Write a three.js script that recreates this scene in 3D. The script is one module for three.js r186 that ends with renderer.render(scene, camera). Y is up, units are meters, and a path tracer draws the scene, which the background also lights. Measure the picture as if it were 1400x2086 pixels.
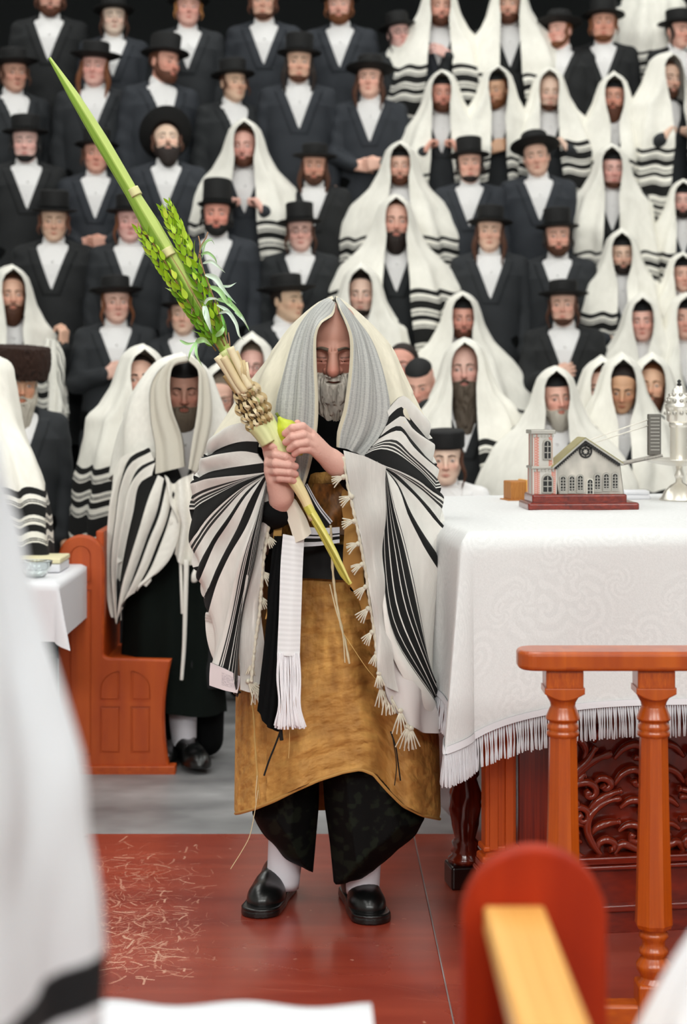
import * as THREE from 'three';
import { mergeGeometries } from 'three/addons/utils/BufferGeometryUtils.js';
import { RoundedBoxGeometry } from 'three/addons/geometries/RoundedBoxGeometry.js';
import { RectAreaLightUniformsLib } from 'three/addons/lights/RectAreaLightUniformsLib.js';

// ------------------------------------------------------------------ camera, light, exposure
const F = 3705, CX = 700, HY = 800, CH = 1.437, CZ = 5;            // focal length in pixels of the 1400 x 2086 frame, horizon, eye height, camera z
const scene = new THREE.Scene();
scene.background = new THREE.Color(0x15171a);
const camera = new THREE.PerspectiveCamera(2 * Math.atan(1043 / F) * 180 / Math.PI, 1400 / 2086, 0.1, 60);
camera.position.set(0, CH, CZ);
camera.lookAt(0, CH, 0);
camera.setViewOffset(1400, 2086, 0, 1043 - HY, 1400, 2086);
camera.focus = 4.8;
camera.userData.fStop = camera.getFocalLength() / 1000 / 0.0185;
const renderer = new THREE.WebGLRenderer({ antialias: true });
renderer.toneMapping = THREE.LinearToneMapping;
renderer.toneMappingExposure = 1.0;
renderer.shadowMap.enabled = true;
RectAreaLightUniformsLib.init();
const LAMP = { W: 1.9, D: 0.7, y: 6.38, intensity: 6.6, color: 0xfcfefa };
const UNSEEN_FLOOD = { W: 2.6, H: 1.3, intensity: 14, color: 0xfcfefa };   // unseen flood panels high behind the viewer, lighting the hall from the front
const LAMPS = [];
for (const z of [-6.2, -3.4, -0.6, 2.2, 5.0]) for (const x of [-3.6, 0, 3.6]) LAMPS.push([x, z]);

// ------------------------------------------------------------------ helpers
const V = (x, y, z) => new THREE.Vector3(x, y, z);
const P = (px, py, z) => { const d = CZ - z; return V((px - CX) / F * d, CH - (py - HY) / F * d, z); };
const clamp = (x, a, b) => Math.min(b, Math.max(a, x)), mix = (a, b, t) => a + (b - a) * t;
const sstep = (a, b, x) => { const t = clamp((x - a) / (b - a), 0, 1); return t * t * (3 - 2 * t); };
function rngOf(s) { let a = s * 2654435761 >>> 0; return () => { a = (a + 0x6D2B79F5) >>> 0; let t = Math.imul(a ^ a >>> 15, 1 | a); t = t + Math.imul(t ^ t >>> 7, 61 | t) ^ t; return ((t ^ t >>> 14) >>> 0) / 4294967296; }; }
const rnd = rngOf(7);
const hash3 = (x, y, z) => { let h = Math.imul(x, 374761393) + Math.imul(y, 668265263) + Math.imul(z, 2147483647 ^ 0x5bd1e995); h = Math.imul(h ^ h >>> 13, 1274126177); return ((h ^ h >>> 16) >>> 0) / 4294967296; };
function noise(x, y, z = 0) {
  const X = Math.floor(x), Y = Math.floor(y), Z = Math.floor(z); let u = x - X, v = y - Y, w = z - Z;
  u = u * u * (3 - 2 * u); v = v * v * (3 - 2 * v); w = w * w * (3 - 2 * w);
  const L = (a, b, t) => a + (b - a) * t;
  return L(L(L(hash3(X, Y, Z), hash3(X + 1, Y, Z), u), L(hash3(X, Y + 1, Z), hash3(X + 1, Y + 1, Z), u), v),
    L(L(hash3(X, Y, Z + 1), hash3(X + 1, Y, Z + 1), u), L(hash3(X, Y + 1, Z + 1), hash3(X + 1, Y + 1, Z + 1), u), v), w);
}
const fbm = (x, y, z = 0, o = 4) => { let s = 0, a = 0.5, n = 0; for (let i = 0; i < o; i++) { s += a * noise(x, y, z); n += a; a *= 0.5; x *= 2.03; y *= 2.03; z *= 2.03; } return s / n; };
const lut = (pts) => (x) => { if (x <= pts[0][0]) return pts[0][1]; for (let i = 1; i < pts.length; i++) if (x <= pts[i][0]) { const [a, b] = [pts[i - 1], pts[i]]; return a[1] + (b[1] - a[1]) * (x - a[0]) / (b[0] - a[0]); } return pts[pts.length - 1][1]; };
// names, labels
const used = new Map();
function numbered(n) { const k = used.get(n) ?? 0; used.set(n, k + 1); return k ? n + '_' + String(k).padStart(3, '0') : n; }
function tag(o, label, category, group) { o.userData.label = label; o.userData.category = category; if (group) o.userData.group = group; return o; }
function thing(name, label, category, pos, group) { const o = new THREE.Group(); o.name = numbered(name); if (pos) o.position.copy(pos); scene.add(o); return tag(o, label, category, group); }
function part(name, geo, mat, parent, label) { const m = new THREE.Mesh(geo, mat); m.name = name; m.castShadow = m.receiveShadow = true; parent.add(m); if (label) m.userData.label = label; return m; }
function struct(name, geo, mat) { const m = part(name, geo, mat, scene); m.userData.kind = 'structure'; return m; }
// geometry in world space made local to a thing's base
function local(geo, g) { g.updateMatrixWorld(true); return geo.applyMatrix4(g.matrixWorld.clone().invert()); }
const box = (w, h, d, x = 0, y = 0, z = 0, r = 0) => { const g = r ? new RoundedBoxGeometry(w, h, d, 2, r) : new THREE.BoxGeometry(w, h, d); g.translate(x, y, z); return g; };
function strip(geo) { const g = geo.index ? geo.toNonIndexed() : geo; for (const k of Object.keys(g.attributes)) if (!['position', 'normal', 'uv'].includes(k)) g.deleteAttribute(k); return g; }
const join = (list) => mergeGeometries(list.map((g) => { const s = strip(g); if (!s.attributes.uv) s.setAttribute('uv', new THREE.BufferAttribute(new Float32Array(s.attributes.position.count * 2), 2)); return s; }));
const lathe = (pts, seg = 32) => new THREE.LatheGeometry(pts.map(([r, y]) => new THREE.Vector2(r, y)), seg);
// tube along points with a radius function
function tube(pts, rad, seg = 24, rs = 8, flat = 1, closed = false) {
  const c = new THREE.CatmullRomCurve3(pts, closed, 'centripetal'), fr = c.computeFrenetFrames(seg, closed), pos = [], uv = [], idx = [], L = c.getLength();
  for (let i = 0; i <= seg; i++) {
    const t = i / seg, p = c.getPointAt(t), r = typeof rad === 'function' ? rad(t) : rad;
    for (let j = 0; j <= rs; j++) { const a = j / rs * Math.PI * 2, ca = Math.cos(a) * r, sa = Math.sin(a) * r * flat; const n = fr.normals[i], b = fr.binormals[i]; pos.push(p.x + n.x * ca + b.x * sa, p.y + n.y * ca + b.y * sa, p.z + n.z * ca + b.z * sa); uv.push(j / rs, t * L); }
  }
  const w = rs + 1;
  for (let i = 0; i < seg; i++) for (let j = 0; j < rs; j++) idx.push(i * w + j, (i + 1) * w + j, i * w + j + 1, i * w + j + 1, (i + 1) * w + j, (i + 1) * w + j + 1);
  const cap = (i, flip) => { const k = pos.length / 3, p = c.getPointAt(i / seg); pos.push(p.x, p.y, p.z); uv.push(0, 0); for (let j = 0; j < rs; j++) flip ? idx.push(k, i * w + j + 1, i * w + j) : idx.push(k, i * w + j, i * w + j + 1); };
  if (!closed) { cap(0, false); cap(seg, true); }
  const g = new THREE.BufferGeometry(); g.setAttribute('position', new THREE.Float32BufferAttribute(pos, 3)); g.setAttribute('uv', new THREE.Float32BufferAttribute(uv, 2)); g.setIndex(idx); g.computeVertexNormals(); return g;
}
// grid surface with thickness: fn(u, v) -> Vector3 ; u, v in 0..1 ; uvFn gives texture coordinates
function sheet(fn, nu, nv, thick = 0.003, uvFn = null, closeU = false) {
  const W = nu + 1, H = nv + 1, N = W * H, c = new Float32Array(N * 3), uv = new Float32Array(N * 2);
  for (let j = 0; j < H; j++) for (let i = 0; i < W; i++) { const u = i / nu, v = j / nv, p = fn(u, v), k = j * W + i; c[k * 3] = p.x; c[k * 3 + 1] = p.y; c[k * 3 + 2] = p.z; const q = uvFn ? uvFn(u, v, p) : [u, v]; uv[k * 2] = q[0]; uv[k * 2 + 1] = q[1]; }
  const idx = []; for (let j = 0; j < nv; j++) for (let i = 0; i < nu; i++) { const a = j * W + i, b = a + 1, d = a + W, e = d + 1; idx.push(a, d, b, b, d, e); }
  const g0 = new THREE.BufferGeometry(); g0.setAttribute('position', new THREE.BufferAttribute(c, 3)); g0.setIndex(idx); g0.computeVertexNormals();
  const n = g0.attributes.normal.array;
  if (closeU) for (let j = 0; j < H; j++) { const a = j * W * 3, b = (j * W + nu) * 3; for (let q = 0; q < 3; q++) { const s = (n[a + q] + n[b + q]); n[a + q] = n[b + q] = s; } const l = Math.hypot(n[a], n[a + 1], n[a + 2]) || 1; for (let q = 0; q < 3; q++) n[a + q] = n[b + q] = n[a + q] / l; }
  if (!thick) { const g = new THREE.BufferGeometry(); g.setAttribute('position', new THREE.BufferAttribute(c, 3)); g.setAttribute('normal', new THREE.BufferAttribute(n, 3)); g.setAttribute('uv', new THREE.BufferAttribute(uv, 2)); g.setIndex(idx); return g; }
  const pos = new Float32Array(N * 6), nor = new Float32Array(N * 6), uu = new Float32Array(N * 4), h = thick / 2;
  for (let k = 0; k < N * 3; k++) { pos[k] = c[k] + n[k] * h; pos[N * 3 + k] = c[k] - n[k] * h; nor[k] = n[k]; nor[N * 3 + k] = -n[k]; }
  uu.set(uv, 0); uu.set(uv, N * 2);
  const id = idx.slice(); for (let k = 0; k < idx.length; k += 3) id.push(N + idx[k], N + idx[k + 2], N + idx[k + 1]);
  const rim = (a, b) => id.push(a, b, N + a, N + a, b, N + b);
  if (!closeU) for (let j = 0; j < nv; j++) { rim((j + 1) * W, j * W); rim(j * W + nu, (j + 1) * W + nu); }
  for (let i = 0; i < nu; i++) { rim(i, i + 1); rim(nv * W + i + 1, nv * W + i); }
  const g = new THREE.BufferGeometry(); g.setAttribute('position', new THREE.BufferAttribute(pos, 3)); g.setAttribute('normal', new THREE.BufferAttribute(nor, 3)); g.setAttribute('uv', new THREE.BufferAttribute(uu, 2)); g.setIndex(id); return g;
}
// smooth sheet through rows of control points; u runs along a row, v across the rows
function patch(rows, { nu = 40, nv = 60, thick = 0.004, fold = null, closed = false } = {}) {
  const M = 24, R = rows.map((r) => { const c = new THREE.CatmullRomCurve3(r, false, 'centripetal'); return Array.from({ length: M + 1 }, (_, i) => c.getPointAt(i / M)); });
  const cols = Array.from({ length: M + 1 }, (_, i) => new THREE.CatmullRomCurve3(R.map((r) => r[i]), false, 'catmullrom', 0.35));
  const base = (u, v) => { const t = u * M, i = Math.min(M - 1, Math.floor(t)); return cols[i].getPoint(v).lerp(cols[i + 1].getPoint(v), t - i); };
  const fn = fold ? (u, v) => { const p = base(u, v), a = base(Math.min(1, u + 0.01), v), b = base(Math.max(0, u - 0.01), v), c = base(u, Math.min(1, v + 0.01)), d = base(u, Math.max(0, v - 0.01)); const n = a.sub(b).cross(d.sub(c)).normalize(); if (n.z < 0) n.negate(); return p.addScaledVector(n, fold(u, v)); } : base;
  return sheet(fn, nu, nv, thick);
}
function tex(w, h, fn, { srgb = true, rx = 1, ry = 1 } = {}) {
  const d = new Uint8Array(w * h * 4);
  for (let y = 0; y < h; y++) for (let x = 0; x < w; x++) { const c = fn((x + 0.5) / w, (y + 0.5) / h, x, y), k = (y * w + x) * 4; for (let i = 0; i < 3; i++) d[k + i] = clamp(typeof c === 'number' ? c : c[i], 0, 255); d[k + 3] = 255; }
  const t = new THREE.DataTexture(d, w, h); t.wrapS = t.wrapT = THREE.RepeatWrapping; t.magFilter = THREE.LinearFilter; t.minFilter = THREE.LinearMipmapLinearFilter; t.generateMipmaps = true; if (srgb) t.colorSpace = THREE.SRGBColorSpace; t.repeat.set(rx, ry); t.needsUpdate = true; return t;
}
const std = (o) => new THREE.MeshStandardMaterial({ roughness: 0.8, ...o });
const phys = (o) => new THREE.MeshPhysicalMaterial({ roughness: 0.8, ...o });
// ------------------------------------------------------------------ signed distance modelling
const smin = (a, b, k) => { const h = Math.max(k - Math.abs(a - b), 0) / k; return Math.min(a, b) - h * h * k * 0.25; };
const smax = (a, b, k) => -smin(-a, -b, k);
const sph = (x, y, z, a, b, c, r) => Math.sqrt((x - a) * (x - a) + (y - b) * (y - b) + (z - c) * (z - c)) - r;
const ell = (x, y, z, a, b, c, r, s, t) => { x = (x - a) / r; y = (y - b) / s; z = (z - c) / t; const k0 = Math.sqrt(x * x + y * y + z * z); x /= r; y /= s; z /= t; const k1 = Math.sqrt(x * x + y * y + z * z); return k1 < 1e-6 ? -Math.min(r, s, t) : k0 * (k0 - 1) / k1; };
const cap = (x, y, z, ax, ay, az, bx, by, bz, ra, rb = ra) => { const ux = bx - ax, uy = by - ay, uz = bz - az, px = x - ax, py = y - ay, pz = z - az; const t = clamp((px * ux + py * uy + pz * uz) / (ux * ux + uy * uy + uz * uz + 1e-12), 0, 1); const dx = px - ux * t, dy = py - uy * t, dz = pz - uz * t; return Math.sqrt(dx * dx + dy * dy + dz * dz) - (ra + (rb - ra) * t); };
const capV = (x, y, z, a, b, ra, rb) => cap(x, y, z, a.x, a.y, a.z, b.x, b.y, b.z, ra, rb);
function net(f, lo, hi, h, col = null) {
  const nx = Math.ceil((hi[0] - lo[0]) / h) + 1, ny = Math.ceil((hi[1] - lo[1]) / h) + 1, nz = Math.ceil((hi[2] - lo[2]) / h) + 1, S = new Float32Array(nx * ny * nz), B = 5, R = B * h * 0.87 * 1.7;
  for (let k = 0; k < nz; k += B) for (let j = 0; j < ny; j += B) for (let i = 0; i < nx; i += B) {
    const m = (B - 1) / 2 * h, c = f(lo[0] + i * h + m, lo[1] + j * h + m, lo[2] + k * h + m), far = Math.abs(c) > R;
    for (let kk = k; kk < Math.min(nz, k + B); kk++) for (let jj = j; jj < Math.min(ny, j + B); jj++) for (let ii = i; ii < Math.min(nx, i + B); ii++) S[(kk * ny + jj) * nx + ii] = far ? c : f(lo[0] + ii * h, lo[1] + jj * h, lo[2] + kk * h);
  }
  const at = new Int32Array(nx * ny * nz).fill(-1), pos = [], nor = [], colr = [], idx = [], E = [[0, 1], [2, 3], [4, 5], [6, 7], [0, 2], [1, 3], [4, 6], [5, 7], [0, 4], [1, 5], [2, 6], [3, 7]], s = new Float64Array(8);
  for (let k = 0; k < nz - 1; k++) for (let j = 0; j < ny - 1; j++) for (let i = 0; i < nx - 1; i++) {
    const o = (k * ny + j) * nx + i; let m = 0;
    for (let q = 0; q < 8; q++) { s[q] = S[o + (q & 1) + (q >> 1 & 1) * nx + (q >> 2) * nx * ny]; if (s[q] < 0) m |= 1 << q; }
    if (m === 0 || m === 255) continue;
    let x = 0, y = 0, z = 0, n = 0;
    for (const [a, b] of E) { if ((s[a] < 0) === (s[b] < 0)) continue; const t = s[a] / (s[a] - s[b]); x += (a & 1) + ((b & 1) - (a & 1)) * t; y += (a >> 1 & 1) + ((b >> 1 & 1) - (a >> 1 & 1)) * t; z += (a >> 2) + ((b >> 2) - (a >> 2)) * t; n++; }
    const X = lo[0] + (i + x / n) * h, Y = lo[1] + (j + y / n) * h, Z = lo[2] + (k + z / n) * h, e = h * 0.5;
    let gx = f(X + e, Y, Z) - f(X - e, Y, Z), gy = f(X, Y + e, Z) - f(X, Y - e, Z), gz = f(X, Y, Z + e) - f(X, Y, Z - e); const l = Math.hypot(gx, gy, gz) || 1;
    at[o] = pos.length / 3; pos.push(X, Y, Z); nor.push(gx / l, gy / l, gz / l); if (col) colr.push(...col(X, Y, Z));
  }
  const q = (a, b, c, d, fl) => { if (a < 0 || b < 0 || c < 0 || d < 0) return; fl ? idx.push(a, b, c, b, d, c) : idx.push(a, c, b, b, c, d); };
  for (let k = 1; k < nz - 1; k++) for (let j = 1; j < ny - 1; j++) for (let i = 1; i < nx - 1; i++) {
    const o = (k * ny + j) * nx + i, v = S[o] < 0, Y = nx, Z = nx * ny;
    if (v !== S[o + 1] < 0) q(at[o - Y - Z], at[o - Z], at[o - Y], at[o], v);
    if (v !== S[o + Y] < 0) q(at[o - 1 - Z], at[o - 1], at[o - Z], at[o], v);
    if (v !== S[o + Z] < 0) q(at[o - 1 - Y], at[o - Y], at[o - 1], at[o], v);
  }
  const g = new THREE.BufferGeometry(); g.setAttribute('position', new THREE.Float32BufferAttribute(pos, 3)); g.setAttribute('normal', new THREE.Float32BufferAttribute(nor, 3)); g.setAttribute('uv', new THREE.Float32BufferAttribute(new Float32Array(pos.length / 3 * 2), 2));
  if (col) g.setAttribute('color', new THREE.Float32BufferAttribute(colr, 3)); g.setIndex(idx); return g;
}
// ------------------------------------------------------------------ materials
const grain = (c0, c1, sc = 1, seed = 0) => tex(256, 512, (u, v) => { const n = fbm(u * 26 * sc + seed, v * 3.2 + fbm(u * 4, v * 3, seed) * 1.5, seed, 4), k = fbm(u * 90, v * 6, seed + 9, 2); const t = clamp(n * 1.3 - 0.15 + (k - 0.5) * 0.35, 0, 1); return c0.map((a, i) => mix(a, c1[i], t)); });
const M = {
  wall: std({ color: 0xb9b8b4, roughness: 0.95 }), ceiling: std({ color: 0xc9c8c4, roughness: 0.95 }), backWall: std({ color: 0x16191a, roughness: 0.95 }),
  orangeWood: phys({ color: new THREE.Color(0.76, 0.68, 0.26), map: grain([186, 80, 20], [222, 112, 34]), roughness: 0.3, clearcoat: 0.4, clearcoatRoughness: 0.2 }),
  pewWood: phys({ color: new THREE.Color(0.76, 0.70, 0.28), map: grain([196, 78, 22], [222, 100, 34], 1, 3), roughness: 0.5, clearcoat: 0.08, clearcoatRoughness: 0.4 }),
  redWood: phys({ map: grain([84, 16, 6], [140, 38, 14], 1, 5), roughness: 0.24, clearcoat: 0.6, clearcoatRoughness: 0.15 }),
  carveWood: phys({ map: grain([96, 26, 12], [146, 48, 22], 1, 6), roughness: 0.2, clearcoat: 0.8, clearcoatRoughness: 0.12 }),
  darkWood: phys({ color: 0x1c0a07, roughness: 0.3, clearcoat: 0.5 }),
  benchWood: phys({ map: grain([150, 34, 2], [178, 50, 4], 1, 8), roughness: 0.55, specularIntensity: 0.5 }),
  paleWood: phys({ map: grain([222, 158, 76], [240, 186, 106], 0.6, 9), roughness: 0.4 }),
  whiteCloth: std({ color: 0xe9e9ee, roughness: 0.95 }),
  silver: phys({ color: 0xb9b5ae, metalness: 0.75, roughness: 0.38 }), silverDark: phys({ color: 0x2c2b2b, metalness: 0.5, roughness: 0.5 }), silverBright: phys({ color: 0xf1ece2, metalness: 0.75, roughness: 0.3 }), gold: phys({ color: 0xd9cf9a, metalness: 0.7, roughness: 0.35 }),
  black: phys({ color: 0x08090a, roughness: 0.9, specularIntensity: 0.3 }), hat: std({ color: 0x050506, roughness: 0.75 }), shoe: phys({ color: 0x0b0c0c, roughness: 0.3, clearcoat: 0.35, clearcoatRoughness: 0.25 }),
  sock: std({ color: 0xe6e4ec, roughness: 0.95 }), shirt: std({ color: 0xeceaea, roughness: 0.9 }),
  stand: std({ color: 0x0f1211, roughness: 0.9 }),
};
// red lacquered boards: streaky red-brown, worn pale scratches on the left board
const scratch = (() => { // strokes are wear of the lacquer: short pale scuffs gathered along one worn track
  const W = 1024, H = 1024, a = new Float32Array(W * H), r = rngOf(33);
  const stroke = (x, y, an, l, w, s, bend) => { for (let i = 0; i < l; i++) { an += bend; x += Math.cos(an); y += Math.sin(an); for (let q = -w; q <= w; q++) { const X = Math.round(x - Math.sin(an) * q), Y = Math.round(y + Math.cos(an) * q); if (X >= 0 && Y >= 0 && X < W && Y < H) a[Y * W + X] = Math.max(a[Y * W + X], s * (0.75 + 0.25 * r())); } } };
  for (let i = 0; i < 760; i++) { const t = Math.pow(r(), 0.8), cx = 455 + 95 * t + (r() + r() + r() - 1.5) * mix(150, 80, t), cy = 180 + t * 540 + (r() - 0.5) * 70; stroke(cx, cy, r() * 6.28, 5 + r() * 30, r() < 0.3 ? 1 : 0, 0.3 + r() * 0.65, (r() - 0.5) * 0.07); }
  for (let i = 0; i < 90; i++) stroke(r() * W, r() * H, (r() - 0.5) * 1.3, 20 + r() * 90, 0, 0.15 + r() * 0.25, (r() - 0.5) * 0.02);
  for (let i = 0; i < 90; i++) stroke(r() * W, r() * H, r() * 6.28, 2 + r() * 4, 1, 0.3 + r() * 0.4, 0);
  return (u, v) => a[Math.min(H - 1, Math.floor(v * H)) * W + Math.min(W - 1, Math.floor(u * W))];
})();
const boardTex = (seed, worn) => tex(1024, 1024, (u, v) => { const n = fbm(u * 4 + seed, v * 34, seed, 4), b = fbm(u * 3, v * 4, seed + 4, 3), s = worn ? scratch(u, v) : scratch(v, 1 - u) * 0.35; const t = clamp(n * 0.8 + b * 0.7 - 0.3, 0, 1); const c = [mix(128, 182, t), mix(44, 84, t), mix(32, 62, t)]; return [mix(c[0], 226, s), mix(c[1], 186, s), mix(c[2], 160, s)]; });
const boardRough = tex(512, 512, (u, v) => 70 + 80 * fbm(u * 6, v * 9, 3, 4) + 60 * scratch(u, v), { srgb: false });
const stoneTex = tex(1024, 1024, (u, v) => { const n = fbm(u * 7 + fbm(u * 5, v * 5, 2) * 2, v * 16, 1, 5), k = fbm(u * 60, v * 60, 5, 2); const t = n * 90 + k * 22; return [92 + t, 92 + t, 93 + t]; });
// ------------------------------------------------------------------ the room
struct('floor', box(16.4, 0.2, 20.4, 0, -0.1, -1.5), phys({ map: (() => { const t = stoneTex.clone(); t.repeat.set(4, 5); t.needsUpdate = true; return t; })(), roughness: 0.42 }));
struct('ceiling', box(16.4, 0.2, 20.4, 0, 6.6, -1.5), M.ceiling);
struct('wall_left', box(0.2, 6.5, 20.4, -8.1, 3.25, -1.5), M.wall); struct('wall_right', box(0.2, 6.5, 20.4, 8.1, 3.25, -1.5), M.wall);
struct('wall_back', box(16, 6.5, 0.2, 0, 3.25, -11.6), M.backWall); struct('wall_front', box(16, 6.5, 0.2, 0, 3.25, 8.6), M.wall);
for (const [x, z] of LAMPS) {  // unseen ceiling panels, placed to light the hall from above
  const g = thing('unseen_ceiling_light', 'unseen flat white ceiling panel, ' + (x < -1 ? 'left' : x > 1 ? 'right' : 'middle') + ' column, ' + ['first', 'second', 'third', 'fourth', 'fifth'][Math.round((z + 6.2) / 2.8)] + ' row from the back wall', 'ceiling light', V(x, LAMP.y + 0.02, z), 'unseen ceiling light panels');
  part('frame', join([box(LAMP.W + 0.1, 0.1, 0.05, 0, 0.05, LAMP.D / 2 + 0.03), box(LAMP.W + 0.1, 0.1, 0.05, 0, 0.05, -LAMP.D / 2 - 0.03), box(0.05, 0.1, LAMP.D, LAMP.W / 2 + 0.03, 0.05, 0), box(0.05, 0.1, LAMP.D, -LAMP.W / 2 - 0.03, 0.05, 0)]), M.ceiling, g);
  part('diffuser', box(LAMP.W, 0.02, LAMP.D, 0, 0.04, 0), std({ color: 0xffffff, emissive: LAMP.color, emissiveIntensity: 4 }), g);
  const l = new THREE.RectAreaLight(LAMP.color, LAMP.intensity, LAMP.W, LAMP.D); l.position.set(0, 0.02, 0); l.lookAt(x, -10, z); l.rotation.set(-Math.PI / 2, 0, 0); l.name = 'unseen_lamp_light'; g.add(l);
}
for (const x of [-3.9, 0, 3.9]) {  // panels out of view, placed to light faces and cloth from the front
  const g = thing('unseen_flood_light', 'unseen white flood panel behind the viewer, lighting the crowd, ' + (x < 0 ? 'left' : x > 0 ? 'right' : 'middle') + ' of three', 'flood light', V(x, 4.5, 8.3), 'unseen flood panels'); g.rotation.x = 0.2;
  part('housing', join([box(UNSEEN_FLOOD.W + 0.12, 0.05, 0.12, 0, UNSEEN_FLOOD.H / 2 + 0.03, 0.03), box(UNSEEN_FLOOD.W + 0.12, 0.05, 0.12, 0, -UNSEEN_FLOOD.H / 2 - 0.03, 0.03), box(0.05, UNSEEN_FLOOD.H, 0.12, UNSEEN_FLOOD.W / 2 + 0.03, 0, 0.03), box(0.05, UNSEEN_FLOOD.H, 0.12, -UNSEEN_FLOOD.W / 2 - 0.03, 0, 0.03), box(UNSEEN_FLOOD.W + 0.1, UNSEEN_FLOOD.H + 0.1, 0.02, 0, 0, 0.09)]), M.ceiling, g);
  part('diffuser', box(UNSEEN_FLOOD.W, UNSEEN_FLOOD.H, 0.02, 0, 0, 0.05), std({ color: 0xffffff, emissive: UNSEEN_FLOOD.color, emissiveIntensity: 4 }), g);
  const l = new THREE.RectAreaLight(UNSEEN_FLOOD.color, UNSEEN_FLOOD.intensity, UNSEEN_FLOOD.W, UNSEEN_FLOOD.H); l.position.set(0, 0, 0.02); l.name = 'unseen_flood_lamp'; g.add(l);
}
// low red platform of two boards on the stone floor
{
  const g = thing('platform', 'low platform of glossy red-brown worn boards under the man with the palm frond', 'platform', V(0, 0, 0));
  const zb = CZ - CH * F / 900, mat = (s, w) => phys({ map: boardTex(s, w), roughnessMap: boardRough, roughness: 0.72, clearcoat: 0.25, clearcoatRoughness: 0.2 });
  // the seam runs from (843, 1700) to (925, 2086)
  const A = V((843 - CX) / F * (CZ - zb), 0, zb), z2 = 2.2, B0 = P(925, 2086, CZ - CH * F / 1286), dir = (B0.x - A.x) / (B0.z - A.z), B = V(A.x + dir * (z2 - A.z), 0, z2);
  const slab = (x0, x1, sx0, sx1) => { const s = new THREE.Shape([new THREE.Vector2(x0, -zb), new THREE.Vector2(sx0, -zb), new THREE.Vector2(sx1, -z2), new THREE.Vector2(x1, -z2)]); const e = new THREE.ExtrudeGeometry(s, { depth: 0.012, bevelEnabled: true, bevelSize: 0.003, bevelThickness: 0.003, bevelSegments: 2 }); e.rotateX(-Math.PI / 2); e.translate(0, -0.013, 0); const p = e.attributes.position, u = e.attributes.uv; for (let i = 0; i < p.count; i++) u.setXY(i, (p.getX(i) + 1.6) / 2.0, (p.getZ(i) - zb) / 2.4 + 0.12); return e; };
  part('board', slab(-2.2, -2.2, A.x - 0.004, B.x - 0.004), mat(1, true), g); part('board', slab(2.6, 2.6, A.x + 0.004, B.x + 0.004), mat(7, false), g);
}
// tiered stand
const ROWS = { E: [-5.3, 0.34], D: [-5.62, 0.80], C: [-5.98, 1.29], B: [-6.38, 1.80], A: [-6.78, 2.30] };
{
  const g = thing('tiered_stand', 'dark stepped stand the hatted and shawled crowd stands on', 'stand', V(0, 0, -6));
  const zs = [-5.1, -5.42, -5.78, -6.18, -6.58, -6.98], ys = [0.34, 0.80, 1.29, 1.80, 2.30];
  for (let i = 0; i < 5; i++) part('step', box(9, 0.05, 0.46, 0, ys[i] - 0.025, zs[i] - 0.2 + 6, 0.01), M.stand, g);
  for (let i = 0; i < 5; i++) part('riser', box(9, ys[i] - (i ? ys[i - 1] : 0) - 0.05, 0.02, 0, ((i ? ys[i - 1] : 0) + ys[i] - 0.05) / 2, zs[i] + 6 - 0.02), M.stand, g);
}
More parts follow.
